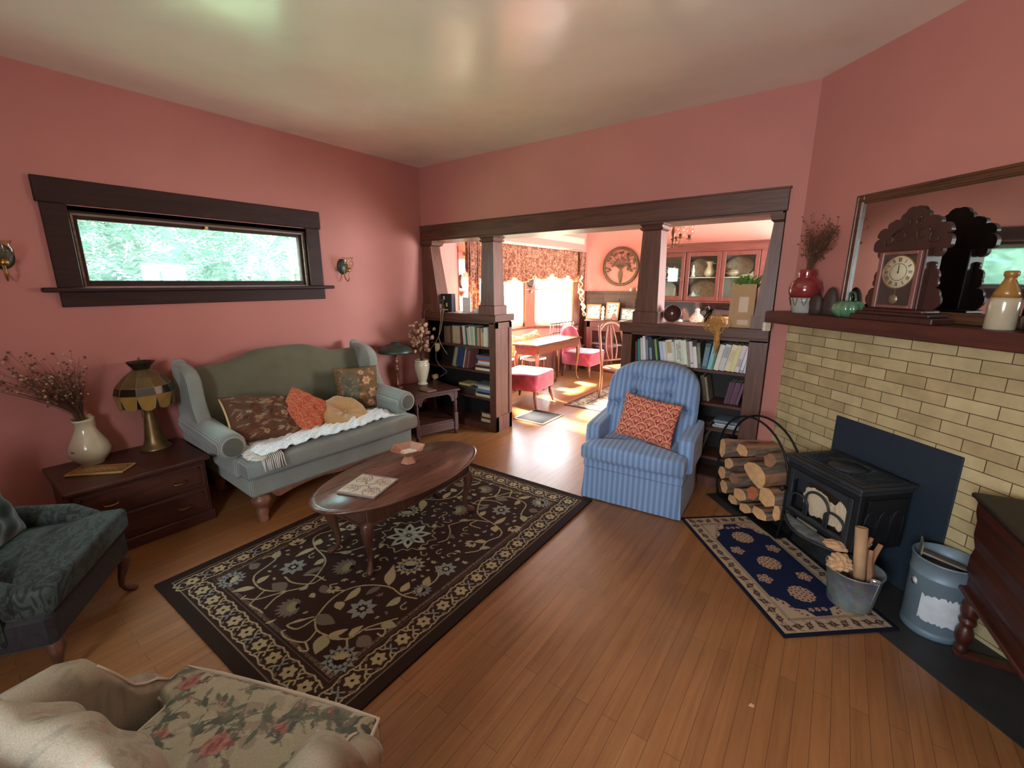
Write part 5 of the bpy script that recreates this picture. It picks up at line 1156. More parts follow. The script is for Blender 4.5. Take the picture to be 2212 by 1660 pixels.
# ------------------------------------------------------------------ small blue rug
def small_rug():
    W, H = 1.045, .565; nv = rgb(30, 38, 66); cr = rgb(178, 156, 130); br_ = rgb(84, 58, 50); rs = rgb(186, 150, 124)
    c = Canvas(W, H, .0028, rgb(28, 30, 46)); e = .018; c.rect(e, e, W - e, H - e, cr); r = random.Random(4)
    def motif(x, y, a):
        c.flower(x, y, .020, 6, [br_, cr], ang=a); c.leaf(x, y, .036, .010, a + .5, br_); c.leaf(x, y, .036, .010, a + 3.6, br_); c.curve([(x - .03, y - .012), (x - .012, y + .014), (x + .012, y - .014), (x + .03, y + .012)], .003, br_, 10)
    n = 17
    for k in range(n): x = .05 + (W - .10) * k / (n - 1); motif(x, .055, k); motif(x, H - .055, k + 1)
    for k in range(1, 8): y = .05 + (H - .10) * k / 8; motif(.055, y, k); motif(W - .055, y, k)
    e = .092; c.rect(e, e, W - e, H - e, br_); e += .003; c.rect(e, e, W - e, H - e, cr)
    for k in range(int((W - 2 * e) / .011)): c.rect(e + k * .011, e + .003, e + k * .011 + .005, e + .010, br_); c.rect(e + k * .011, H - e - .010, e + k * .011 + .005, H - e - .003, br_)
    for k in range(int((H - 2 * e) / .011)): c.rect(e + .003, e + k * .011, e + .010, e + k * .011 + .005, br_); c.rect(W - e - .010, e + k * .011, W - e - .003, e + k * .011 + .005, br_)
    e += .014; c.rect(e, e, W - e, H - e, nv)
    for sx in (0, 1):
        for sy in (0, 1):
            X = e if not sx else W - e; Y = e if not sy else H - e; dx = 1 if not sx else -1; dy = 1 if not sy else -1
            c.poly([(X, Y), (X + dx * .15, Y), (X + dx * .11, Y + dy * .05), (X + dx * .06, Y + dy * .06), (X + dx * .045, Y + dy * .11), (X, Y + dy * .13)], cr)
            for q in range(5): c.flower(X + dx * (.02 + .025 * q), Y + dy * (.075 - .014 * q), .016, 5, [rs, br_])
            for q in range(5): c.dot(X + dx * (.01 + .03 * q), Y + dy * (.095 - .02 * q), .006, br_)
    def med(x, y, s):
        for k in range(12): c.flower(x + s * .72 * math.cos(k * PI / 6), y + s * .72 * math.sin(k * PI / 6), s * .27, 5, [rs, br_])
        for k in range(6): c.flower(x + s * .34 * math.cos(k * PI / 3), y + s * .34 * math.sin(k * PI / 3), s * .25, 5, [rs, br_])
        c.flower(x, y, s * .2, 6, [rs, nv])
    for x in (.262, .522, .782): med(x, H / 2, .066)
    for x in (.392, .652):
        for y in (.17, .395):
            for k in range(5): c.flower(x + .026 * math.cos(k * 1.257), y + .026 * math.sin(k * 1.257), .017, 5, [rs, br_])
            c.flower(x, y, .014, 5, [rs, nv])
    for x in (.15, .894):
        for k in (-1, 0, 1): c.flower(x, H / 2 + k * .034, .015, 5, [rs, br_])
    return c
ang = AD - math.radians(4.3); cx, cy_ = DG(.733, .540)[:2]
sr = slab('hearth_rug', small_rug(), .007, RUGM, loc=(cx, cy_, .0045), rz=ang)
tag(sr, 'small navy blue rug with cream border and flower medallions in front of the stove', 'rug')

# ------------------------------------------------------------------ wood stove
IRN = mat('matt_black_cast_iron', rgb(52, 56, 60), rough=.5, metal=.35, noise=.18, nscale=12, bump=.15, bscale=90); IRD = mat('sooty_black_iron', rgb(24, 25, 28), rough=.6, metal=.2, noise=.2)
st = thing('wood_stove', 'black cast iron wood stove with arched glass door in front of the chimney', 'stove', DG(.812, 0, .004), AD)
Y0, Y1 = -.372, -.075                                                 # front, back
b = MB(); b.prism([(-.225, Y0), (.225, Y0), (.225, Y1), (-.225, Y1)], .575, .592); b.box(-.245, .245, Y0 - .018, Y1 + .01, .588, .606, ch=.006); b.box(-.232, .232, Y0 - .006, Y1, .562, .588, ch=.006)
b.box(-.225, .225, Y0 + .01, Y1 - .01, .606, .611, ch=.002); b.build('top_plate', IRN, st)
b = MB()
for i in range(22):
    for sg in (-1, 1):
        x0 = -.20 + i * .018 + (0 if sg > 0 else .0); y0 = Y0 + .035; y1 = Y1 - .035; L = y1 - y0; xa, xb = x0 - sg * .0, x0 + sg * .11
        pts = []
        for f in np.linspace(0, 1, 12):
            x = xa + (xb - xa) * f; y = y0 + L * f
            ins = abs(x) < .20 and ((x / .085) ** 2 + ((y - (Y0 + Y1) / 2) / .085) ** 2) > 1.1
            if ins: pts.append((x, y, .6135))
            else:
                if len(pts) > 1: b.tube(pts, .0028, n=4)
                pts = []
        if len(pts) > 1: b.tube(pts, .0028, n=4)
b.build('lattice_grille', IRN, st)
b = MB(); b.lathe([(.085, .610), (.085, .616), (.001, .618)], n=40, M=T(0, (Y0 + Y1) / 2, 0)); b.build('lid', IRN, st)
b = MB(); b.box(-.222, .222, Y0 + .045, Y1, .262, .565).box(-.222, -.19, Y0 + .014, Y0 + .05, .262, .565).box(.19, .222, Y0 + .014, Y0 + .05, .262, .565).box(-.2, .2, Y0 + .014, Y0 + .05, .262, .298).box(-.2, .2, Y0 + .014, Y0 + .05, .518, .565).box(-.19, .19, Y0 + .04, Y1, .24, .265); b.box(.20, .232, Y0 + .0, Y0 + .03, .262, .562, ch=.004).box(-.232, -.20, Y0, Y0 + .03, .262, .562, ch=.004).box(-.21, .21, Y0, Y0 + .03, .262, .285, ch=.004).box(-.21, .21, Y0, Y0 + .03, .535, .562, ch=.004)
bd = b.build('firebox', IRD, st)
b = MB(); x0, x1, z0, z1 = -.175, .175, .305, .512
b.box(-.20, x0, Y0 - .006, Y0 + .014, .285, .535, ch=.003).box(x1, .20, Y0 - .006, Y0 + .014, .285, .535, ch=.003).box(x0, x1, Y0 - .006, Y0 + .014, .285, z0, ch=.003)
# arched top of the glazed opening
arc = [(x1, .535), (x0, .535), (x0, .46)] + [(-.175 * math.cos(PI * k / 14), .46 + .052 * math.sin(PI * k / 14)) for k in range(1, 14)] + [(x1, .46)]
b.prism(arc, Y0 - .006, Y0 + .014, axis='y'); dr = b.build('door', IRN, st)
b = MB()
for c0, h in ((-.115, .10), (0.0, .16), (.115, .10)):
    w_ = .058 if c0 else .075; zt = .305 + h * .62
    b.tube([(c0 - w_, Y0 - .002, .300), (c0 - w_, Y0 - .002, zt)] + [(c0 - w_ * math.cos(PI * k / 10), Y0 - .004, zt + (h * .38) * 1.0 * math.sin(PI * k / 10)) for k in range(1, 10)] + [(c0 + w_, Y0 - .002, zt), (c0 + w_, Y0 - .002, .300)], .0065, n=8)
b.build('arched_tracery', IRN, dr)
b = MB(); b.box(x0, x1, Y0 + .004, Y0 + .007, z0, .512); b.build('door_glass', glass_mat('smoky_stove_glass', col=(.93, .92, .9, 1), gloss=.2), dr)
b = MB(); b.lathe([(.008, 0), (.008, .02), (.016, .026), (.018, .036), (.010, .044), (.001, .045)], n=14, M=T(-.212, Y0 - .004, .40) @ Matrix.Rotation(PI / 2, 4, 'X')); b.build('knob', IRD, dr)
# crumpled paper inside, seen through the glass
def crumple(name, c, R_, m, parent, seed, sq=(1, 1, 1), sub=3, amp=.28):
    bm = bmesh.new(); bmesh.ops.create_icosphere(bm, subdivisions=sub, radius=1); r = random.Random(seed); dirs = [(Vector((r.gauss(0, 1), r.gauss(0, 1), r.gauss(0, 1))).normalized(), r.uniform(.5, 1)) for _ in range(16)]
    for v in bm.verts:
        k = 1.0
        for d, w in dirs:
            q = v.co.dot(d)
            if q > .55: k -= amp * w * (q - .55)
        k += .07 * math.sin(11 * v.co.x + 7 * v.co.y + seed) + .06 * math.sin(13 * v.co.z - 9 * v.co.x)
        v.co *= k
    me = bpy.data.meshes.new(name); bm.to_mesh(me); bm.free(); me.materials.append(m)
    me.transform(Matrix.Diagonal((R_ * sq[0], R_ * sq[1], R_ * sq[2], 1))); me.transform(T(*c)); o_ = bpy.data.objects.new(name, me); C.objects.link(o_); o_.parent = parent; return o_
KRAFT = mat('crumpled_kraft_paper', rgb(196, 156, 116), rough=.8, noise=.1, nscale=10); NEWS = mat('crumpled_newsprint', rgb(244, 226, 198), rough=.8, noise=.08, nscale=10)
# open the firebox front so the paper stands inside a real hollow: dark liner plus paper
pl = MB(); pl.box(x0 - .012, x1 + .012, Y0 + .0435, Y0 + .0448, z0 - .005, .517); pl.build('soot_liner', DARK, bd)
for i, (c_, R_, q) in enumerate((((-.035, Y0 + .024, .405), .085, (1.2, .15, 1.15)), ((.065, Y0 + .024, .375), .075, (1.1, .17, 1.0)), ((.125, Y0 + .023, .395), .06, (.8, .18, 1.4)))):
    crumple('paper_kindling', c_, R_, NEWS, bd, 30 + i, sq=q)
# right side relief
b = MB(); b.box(.232, .236, Y0 + .05, Y1 - .03, .29, .54, ch=.001)
for y in (-.30, -.22, -.145):
    b.tube([(.238, y - .034, .30), (.238, y - .034, .42)] + [(.238, y - .034 * math.cos(PI * k / 8), .42 + .06 * math.sin(PI * k / 8)) for k in range(1, 8)] + [(.238, y + .034, .42), (.238, y + .034, .30)], .004, n=6)
b.build('side_panel', IRD, st)
# curved ash lip with rail, and pedestal
lip = [(-.20, Y0 + .02)] + [(-.20 + .40 * k / 16, Y0 + .02 - .085 * math.sin(PI * k / 16) - .015) for k in range(17)] + [(.20, Y0 + .02)]
b = MB(); b.prism(lip, .222, .236); b.build('ash_lip', mat('ash_dusted_iron', rgb(112, 116, 116), rough=.8, noise=.55, nscale=22), st)
b = MB(); b.tube([(x * 1.03, y - .006, .232) for x, y in lip[1:-1]], .008, n=8); b.build('lip_rail', IRN, st)
ped = [(-.15, -.10), (.15, -.10), (.15, -.19)] + [(.15 * math.cos(PI * k / 10), -.19 - .045 * math.sin(PI * k / 10)) for k in range(1, 10)] + [(-.15, -.19)]
b = MB(); b.prism([(x * .92, y) for x, y in ped], .03, .24); b.prism([(x * 1.1, y - .0) for x, y in ped], 0, .035); b.build('pedestal', IRN, st)
# ------------------------------------------------------------------ log holder and split logs
t = thing('log_holder', 'black hoop log holder left of the stove, full of split firewood', 'log holder', DG(.21, .0, .004), AD)
b = MB()
for y in (-.235, -.325):
    b.tube([(-.30, y, .006), (-.335, y, .15), (-.335, y, .36)] + [(-.335 * math.cos(PI * k / 20), y, .40 + .30 * math.sin(PI * k / 20)) for k in range(1, 20)] + [(.335, y, .36), (.335, y, .15), (.31, y, .006)], .007, n=8)
b.build('hoops', BLKMET, t)
b = MB(); b.box(-.30, .31, -.33, -.23, .0, .012); b.build('base_bars', BLKMET, t)
BARK = mat('rough_grey_bark', rgb(128, 106, 88), rough=.95, noise=.45, nscale=26, bump=1.0, bscale=38, bdist=.02, stretch=(1, .35, 1)); ENDW = mat('fresh_sawn_end_grain', rgb(222, 172, 120), rough=.8, noise=.18, nscale=26); SPLIT = mat('split_brown_wood', rgb(158, 112, 82), rough=.85, noise=.25, nscale=20, bump=.5, bscale=60, stretch=(1, .2, 1)); ORG = mat('reddish_split_face', rgb(196, 112, 72), rough=.8, noise=.15)
def log(cs, cz, poly, L, skew, label, fm=None, y=-.33, tilt=0):
    """poly: outline of the sawn end in cm around the centre; extruded back toward the chimney"""
    n = len(poly); b = MB(); rings = []; r = random.Random(int(cs * 1000) + int(cz * 999)); ts = [0, .12, .3, .5, .7, .88, 1.0]
    for f in ts:
        k = 1 - .12 * f * (1 if f < 1 else 1.2); rings.append([(px_ * .01 * k * (1 + r.uniform(-.05, .05) * (0 < f < 1)) + skew * f * L, f * L, pz_ * .01 * k * (1 + r.uniform(-.05, .05) * (0 < f < 1)) + tilt * f * L) for px_, pz_ in poly])
    v = [p for q in rings for p in q]; f_ = []
    mi = []
    for i in range(len(ts) - 1):
        for k in range(n): j = (k + 1) % n; f_.append((i * n + k, i * n + j, (i + 1) * n + j, (i + 1) * n + k)); mi.append(1 if k % n < n * .55 else 2)
    o_ = b.add(v, f_); b.mi = mi[:]
    b.f.append([k for k in range(n)][::-1]); b.mi.append(0); b.sm.append(False); b.f.append([(len(ts) - 1) * n + k for k in range(n)]); b.mi.append(0); b.sm.append(False)
    x_, y_, z_ = DG(cs, -y, cz); o = b.build('split_log', [fm or ENDW, BARK, SPLIT], loc=(x_, y_, z_), rot=(0, 0, AD))
    return tag(o, label, 'firewood', 'split logs in the log holder')
def wedge(w, h, rot=0, round_=True):
    p = [(-w / 2, -h * .3), (-w * .05, -h * .5), (w / 2, -h * .2), (w * .48, h * .25), (w * .12, h * .5), (-w * .42, h * .36)]; a = math.radians(rot); q = []
    for i in range(6):
        x0, y0 = p[i]; x1, y1 = p[(i + 1) % 6]; q += [(x0, y0), ((x0 + x1) / 2 * (1.04 if i > 2 else 1), (y0 + y1) / 2 * 1.03)]
    return [(x * math.cos(a) - y * math.sin(a), x * math.sin(a) + y * math.cos(a)) for x, y in q]
crescent = [(11, 5), (6, 9), (0, 9.5), (-6, 7.5), (-10.5, 2.5), (-9, -1), (-4, -5), (2, -8), (7, -9.5), (10, -7), (12, -2)]
L_ = .25
log(.26, .335, [(x * .95, z * .8) for x, z in crescent], .27, .0, 'largest log with thick grey bark, upper right of the firewood pile')
log(-.085, .385, wedge(6.5, 15, 4), L_, .15, 'tall narrow split log at the upper left of the firewood pile')
log(.125, .448, wedge(11, 8.5, -8), L_, .05, 'square-ended split log lying on top of the firewood pile')
log(.005, .300, wedge(10, 8, 20), L_, .05, 'log with a rounded pale end, left of the largest log')
log(-.06, .200, wedge(9, 9, 60), L_, .1, 'pale split log at the left side, middle of the firewood pile')
log(.075, .215, wedge(10, 8, 0), L_, 0, 'dark-ended log under the rounded pale log', SPLIT)
log(.155, .128, wedge(13, 9, 12), L_, 0, 'wide pale split log in the middle of the firewood pile')
log(-.02, .105, wedge(8, 10, 40), L_, .05, 'narrow tan split log at the lower left of the pile')
log(.275, .200, wedge(11, 9, 35), L_, 0, 'log with an orange-red split face, under the largest log', ORG)
log(.405, .235, wedge(14, 13, 5), L_, .03, 'big tan-brown split log at the right side of the pile')
log(.09, .055, wedge(10, 6.5, 0), L_, 0, 'flat pale log on the floor of the holder, left')
log(.225, .060, wedge(12, 7, 14), L_, 0, 'low pale log with dark bark, bottom middle of the pile')
log(.36, .095, wedge(13, 8, 0), L_, 0, 'low pinkish log at the bottom right of the pile')
log(.50, .175, wedge(6, 11, 0), .20, -.1, 'short tan log squeezed against the stove')
log(.33, .455, wedge(11, 9, 30), .22, .0, 'dark split log on top behind the largest log', SPLIT, y=-.28)
# ------------------------------------------------------------------ galvanised pail with kindling
GALV = NT('galvanised_steel'); v = GALV.coord(); vo = GALV.n('TexVoronoi', Scale=38.0); GALV.l(v, vo.inputs['Vector']); nz = GALV.n('TexNoise', Scale=6.0, Detail=6.0); GALV.l(v, nz.inputs['Vector'])
c_ = GALV.mix(.25, GALV.ramp(nz.outputs['Fac'], [(.3, rgb(116, 122, 122)), (.7, rgb(162, 168, 168))]), vo.outputs['Color'], 'SOFT_LIGHT'); GALV.l(c_, GALV.b.inputs['Base Color']); GALV.b.inputs['Metallic'].default_value = .45; GALV.b.inputs['Roughness'].default_value = .48
GALV = GALV.m
RUST = mat('rusty_patch', rgb(120, 92, 66), rough=.8, noise=.3)
pc = (4.118, 2.545)
t = thing('metal_pail', 'dented galvanised pail of paper and kindling standing on the corner of the blue rug', 'pail', (pc[0], pc[1], .0125), .3)
b = MB(); b.lathe([(.088, 0), (.092, .004), (.104, .09), (.117, .188), (.121, .190), (.121, .196), (.114, .196), (.102, .09), (.088, .010), (.001, .008)], n=48, wob=lambda a, z: 1 + .015 * math.sin(3 * a + 1) * (z > .02)); b.build('bucket', GALV, t)
b = MB(); b.tube([(.0905 * math.cos(-1.0), .0905 * math.sin(-1.0), .004), (.119 * math.cos(-1.0), .119 * math.sin(-1.0), .190)], .0022, n=6); b.build('seam', GALV, t)
def TP(x, y, z): return (pc[0] + x, pc[1] + y, z)
TUBE = mat('brown_cardboard', rgb(176, 140, 104), rough=.8, noise=.08)
b = MB(); d0 = Vector(TP(.020, -.050, .135)); d1 = Vector(TP(-.005, .005, .425)); ax = (d1 - d0); q = ax.to_track_quat('Z', 'Y').to_matrix().to_4x4(); b.lathe([(.026, 0), (.026, ax.length), (.0235, ax.length), (.0235, .01), (.001, .008)], n=28, M=T(*d0) @ q); o = b.build('cardboard_tube', TUBE); tag(o, 'brown cardboard tube standing upright in the pail', 'tube')
pr_ = bpy.data.objects.new('crumpled_paper', None)
for i, (x, y, z, R_, sq, mt_, lb) in enumerate(((-.065, -.045, .235, .058, (1.2, 1, .9), KRAFT, 'crumpled kraft paper bulging over the left rim of the pail'), (-.075, .055, .275, .055, (1.5, .9, .55), KRAFT, 'folded brown paper sheet sticking out over the back left of the pail'), (.02, .07, .30, .052, (1, .9, 1), KRAFT, 'crumpled brown paper at the back of the pail, behind the tube'))):
    o = crumple('crumpled_paper', (0, 0, 0), R_, mt_, None, 50 + i, sq=sq, sub=4, amp=.5); o.location = TP(x, y, z); tag(o, lb, 'paper')
for i, (a, b_, r_, lb) in enumerate((((.03, .02, .12), (.085, .075, .33), .014, 'thin split stick leaning in the pail, rightmost'), ((.055, -.045, .14), (.05, .045, .30), .016, 'dark kindling stick lying in the pail, right of the tube'), ((.075, -.01, .15), (.03, .09, .29), .013, 'short kindling stick crossing in the pail'), ((-.01, .03, .12), (.045, .06, .36), .012, 'upright bark strip in the middle of the pail'))):
    m_ = MB(); p0 = Vector(TP(*a)); p1 = Vector(TP(*b_)); m_.tube([p0, p0.lerp(p1, .3) + Vector((.003, 0, 0)), p0.lerp(p1, .7) - Vector((.003, 0, .002)), p1], [r_, r_ * 1.1, r_, r_ * .8], n=6); o = m_.build('kindling_stick', [SPLIT]); 
    for f in o.data.polygons: f.use_smooth = False
    tag(o, lb, 'kindling')
o = crumple('foil_scrap', (0, 0, 0), .026, mat('shiny_foil_wrapper', rgb(210, 206, 214), rough=.2, metal=.8), None, 77, sq=(1.2, .8, .6), amp=.5); o.location = TP(.075, -.075, .205); tag(o, 'small shiny foil wrapper at the right rim of the pail', 'wrapper')
# ------------------------------------------------------------------ large ash can
kc = (4.425, 2.575)
t = thing('ash_can', 'large blue-grey galvanised can with a torn white label, right of the stove', 'can', (kc[0], kc[1], .0045), 0); t.scale = (.93, .93, 1)
BGV = mat('blue_grey_galvanised', rgb(120, 138, 150), rough=.5, metal=.35, noise=.14, nscale=7)
b = MB(); b.lathe([(.114, 0), (.118, .006), (.118, .03), (.115, .034), (.118, .040), (.120, .28), (.124, .287), (.124, .294), (.120, .300), (.124, .362), (.128, .366), (.127, .371), (.120, .371), (.115, .28), (.112, .012), (.001, .010)], n=56); b.build('can_body', BGV, t)
lb_ = MB(); r = random.Random(6)
top = []; bot = []; NL = 26
for k in range(NL + 1):
    a = math.radians(-128 + 96 * k / NL); e_ = .5 + .5 * math.sin(PI * k / NL); top.append((a, .19 + .018 * r.random() + .02 * e_)); bot.append((a, .11 - .02 * r.random() - .015 * e_))
V_ = [(.1215 * math.cos(a), .1215 * math.sin(a), z) for a, z in top] + [(.1210 * math.cos(a), .1210 * math.sin(a), z) for a, z in bot]
lb_.add(V_, [(k, k + 1, NL + 2 + k, NL + 1 + k) for k in range(NL)]); lb_.build('torn_label', mat('torn_white_label', rgb(196, 202, 206), rough=.8, noise=.08, nscale=20), t, recalc=False)
lb_ = MB(); lb_.lathe([(.019, 0), (.001, .0012)], n=16, M=RZ(math.radians(-150)) @ T(.1215, 0, .245) @ Matrix.Rotation(PI / 2, 4, 'Y')); lb_.build('round_sticker', mat('white_paint_spot', rgb(200, 204, 202), rough=.7), t)
b = MB(); b.lathe([(.10, .30), (.06, .33), (.001, .335)], n=20, wob=lambda a, z: 1 + .1 * math.sin(5 * a)); b.build('ash', mat('grey_ash', rgb(110, 104, 98), rough=.95, noise=.3), t)
# folded board lying in the can
b = MB(); b.prism([(-.085, -.02), (.09, -.045), (.095, .02), (-.08, .075)], 0, .008, M=T(kc[0] - .005, kc[1] + .0, .352) @ Matrix.Rotation(-.22, 4, 'X') @ Matrix.Rotation(.18, 4, 'Y')); b.prism([(-.085, -.02), (-.08, .075), (-.075, .07), (-.08, -.02)], 0, .06, M=T(kc[0] - .005, kc[1], .354)); o = b.build('folded_cardboard', mat('dusty_grey_cardboard', rgb(126, 116, 104), rough=.9, noise=.15)); tag(o, 'folded grey cardboard laid across the mouth of the ash can', 'cardboard')
# ------------------------------------------------------------------ desk at the right edge
DSKW = wood('dark_mahogany', rgb(44, 19, 13), rgb(84, 38, 24), rough=.4, axis=1)
t = thing('writing_desk', 'dark mahogany desk on turned legs at the right edge of the photograph', 'desk', (4.478, 2.465, 0), .149)
b = MB(); b.box(-.045, .52, -1.0, .03, .715, .735, ch=.006); b.box(-.03, .52, -.99, .018, .70, .716, ch=.004); b.build('desktop', wood('near_black_desktop', rgb(20, 13, 11), rgb(34, 20, 16), rough=.5, axis=1), t)
b = MB(); b.prism([(-.0, .31), (-.0, .36), (-.012, .40), (-.012, .46), (-.004, .50), (-.018, .56), (-.018, .62), (-.028, .66), (-.03, .70), (.50, .70), (.50, .31)], -.98, .0, axis='y'); b.build('cabinet', DSKW, t)
b = MB(); b.box(-.022, .49, -.985, .008, .298, .318, ch=.005); b.build('bottom_moulding', DSKW, t)
for x in (.02, .47):
    for y in (-.03, -.95):
        b = MB(); turned(b, x, y, .018, .30, [(.014, 0), (.020, .02), (.024, .06), (.020, .12), (.016, .15), (.022, .19), (.029, .27), (.030, .36), (.022, .45), (.015, .49), (.026, .51), (.030, .55), (.026, .59), (.015, .61), (.026, .63), (.032, .72), (.028, .84), (.018, .91), (.024, .93), (.016, .96), (.024, 1.0)]); b.build('leg', DSKW, t)
for y in (-.05, -.97): b = MB(); b.box(0, .49, y, y + .04, .0, .022, ch=.004); b.build('foot_rail', DSKW, t)
b = MB(); b.lathe([(.07, 0), (.075, .01), (.03, .03), (.05, .09), (.075, .14), (.06, .20), (.035, .24), (.04, .26), (.001, .26)], n=24); o = b.build('black_urn', BLKMET, loc=(4.70, 2.40, .7355)); tag(o, 'black urn on the desk, cut off by the right edge of the photograph', 'urn')

# ------------------------------------------------------------------ blue swivel recliner
def blue_mat():
    t = NT('blue_striped_upholstery'); v = t.coord(); sp = t.n('SeparateXYZ'); t.l(v, sp.inputs[0])
    def sn(per, ph=0):
        m1 = t.n('Math', operation='MULTIPLY_ADD'); m1.inputs[1].default_value = 2 * PI / per; m1.inputs[2].default_value = ph; t.l(sp.outputs['X'], m1.inputs[0]); s = t.n('Math', operation='SINE'); t.l(m1.outputs[0], s.inputs[0]); return s.outputs[0]
    a = sn(.038); b_ = sn(.0127); ad = t.n('Math', operation='MULTIPLY_ADD'); t.l(b_, ad.inputs[0]); ad.inputs[1].default_value = .35; t.l(a, ad.inputs[2])
    mr = t.n('MapRange'); t.l(ad.outputs[0], mr.inputs[0]); mr.inputs[1].default_value = -1.2; mr.inputs[2].default_value = 1.2
    nz = t.n('TexNoise', Scale=220.0, Detail=2.0); t.l(v, nz.inputs['Vector'])
    c = t.ramp(mr.outputs[0], [(.25, rgb(112, 138, 176)), (.55, rgb(124, 152, 190)), (.8, rgb(140, 168, 204))]); t.l(t.mix(.25, c, nz.outputs['Color'], 'SOFT_LIGHT'), t.b.inputs['Base Color'])
    t.b.inputs['Roughness'].default_value = .85; t.b.inputs['Sheen Weight'].default_value = .3; t.b.inputs['Specular IOR Level'].default_value = .2; t.bump(mr.outputs[0], .3, .003); return t.m
BLU = blue_mat()
t = thing('recliner', 'blue striped tufted recliner with a pleated skirt, in front of the right bookcase', 'chair', (2.822, 3.10, 0), .085)
# local: front faces -y, front face at y=-.285
def skirt():
    b = MB(); n = 120; rings = []
    loop = rr(.70, .60, .02, 2, 0, .015)
    pts = tw(loop, 6)
    for z, k in ((.010, 1.035), (.14, 1.012), (.245, 1.0)):
        rings.append([(x * k * (1 + .012 * math.sin(x * 200 + y * 200) * (.26 - z) / .26), .015 + (y - .015) * k * (1 + .012 * math.sin(x * 200 + y * 200) * (.26 - z) / .26), z) for x, y in pts])
    b.loft(rings, cap=False); b.box(-.345, .345, -.28, .31, .235, .25); return b
skirt().build('skirt', BLU, t, recalc=True)
b = MB(); b.box(-.352, .352, -.290, .30, .245, .318, ch=.014); b.build('seat_base', BLU, t)
out = tw([(-.275, .16), (-.275, -.17), (-.357, -.17), (-.357, -.325), (.357, -.325), (.357, -.17), (.275, -.17), (.275, .16)], 4)
softbox('seat_cushion', out, .318, .440, .032, BLU, t, crown=.022)
for sg in (-1, 1):
    b = MB(); prof = [(-.175, .30), (-.178, .50), (-.165, .535), (-.12, .548), (.10, .565), (.26, .575), (.26, .30)]
    for q in (0,):
        cx_ = .04; cz_ = .43; rings = []
        for off, k in ((.285, .93), (.295, 1), (.375, 1), (.388, .93)): rings.append([(sg * off, cx_ + (y - cx_) * k, cz_ + (z - cz_) * k) for y, z in prof])
        b.loft(rings, smooth=False)
    b.build('arm', BLU, t, bevel=.012)
ny, nx = 90, 84; U = np.linspace(-1, 1, nx)[None, :].repeat(ny, 0); Vv = np.linspace(0, 1, ny)[:, None].repeat(nx, 1)
tt = np.clip((Vv - .50) / .50, 0, 1); half_ = .345 * np.clip(1 - tt ** 3.4 * .999, 0, 1) ** .42 * (1 - .10 * np.clip(.35 - Vv, 0, 1) / .35)
Xb = U * half_; H_ = .60; Zb = .405 + Vv * H_ * math.cos(math.radians(16)); Yb0 = .13 + Vv * H_ * math.sin(math.radians(16)) + .10 * 0
edge = np.clip(1 - np.abs(U) ** 6, 0, 1) ** .5 * np.clip(1 - np.clip((Vv - .9) / .1, 0, 1) ** 2, 0, 1) ** .5
puff = .055 * edge
tufts = [(-.13, .60), (.13, .60), (-.26, .42), (0.0, .42), (.26, .42), (-.13, .78), (.13, .78), (-.13, .26), (.13, .26)]
for (tx, tv) in tufts:
    d2 = ((Xb - tx) / .050) ** 2 + ((Vv - tv) * H_ / .038) ** 2; puff -= .046 * np.exp(-d2)
for (ax_, av, bx_, bv) in ((-.13, .60, .13, .60), (-.34, .42, -.26, .42), (.26, .42, .34, .42), (-.26, .42, -.13, .60), (0, .42, -.13, .60), (0, .42, .13, .60), (.26, .42, .13, .60), (-.13, .78, -.13, .60), (.13, .78, .13, .60), (-.13, .78, .13, .78)):
    px_, pz_ = Xb, Vv * H_; ax2, az2, bx2, bz2 = ax_, av * H_, bx_, bv * H_; LL = (bx2 - ax2) ** 2 + (bz2 - az2) ** 2; q_ = np.clip(((px_ - ax2) * (bx2 - ax2) + (pz_ - az2) * (bz2 - az2)) / LL, 0, 1)
    dd = np.sqrt((px_ - ax2 - q_ * (bx2 - ax2)) ** 2 + (pz_ - az2 - q_ * (bz2 - az2)) ** 2); puff -= .018 * np.exp(-(dd / .012) ** 2)
puff += .006 * np.sin(Xb * 110) * np.exp(-((Vv - .72) / .25) ** 2)
Fp = np.stack([Xb, Yb0 - puff - .03, Zb], -1); Bp = np.stack([Xb * .96, Yb0 + .07, Zb], -1)
bk = sheet('backrest', Fp, Bp, None, BLU, t)
b = MB()
for (tx, tv) in tufts[:5]:
    z_ = .405 + tv * H_ * math.cos(math.radians(16)); y_ = .13 + tv * H_ * math.sin(math.radians(16)) - .03 - .021
    b.lathe([(.012, 0), (.012, .004), (.007, .009), (.001, .010)], n=12, M=T(tx, y_ - .002, z_) @ Matrix.Rotation(PI / 2, 4, 'X'))
b.build('tuft_buttons', BLU, bk)
b = MB(); b.lathe([(.20, 0), (.20, .02), (.05, .04), (.05, .24), (.001, .24)], n=24); b.build('swivel_base', BLKMET, t)
sc_ = scallop_cv(rgb(166, 62, 56), rgb(234, 164, 134), rgb(222, 142, 112), W=.44, H=.33, cell=.102)
o = pillow('throw_pillow', sc_, .415, .32, .12, CUSH, n=150); place(o, (2.872, 3.035, .612), -90 + 5, 20, 7); tag(o, 'red and cream scallop-pattern cushion on the blue recliner', 'cushion')

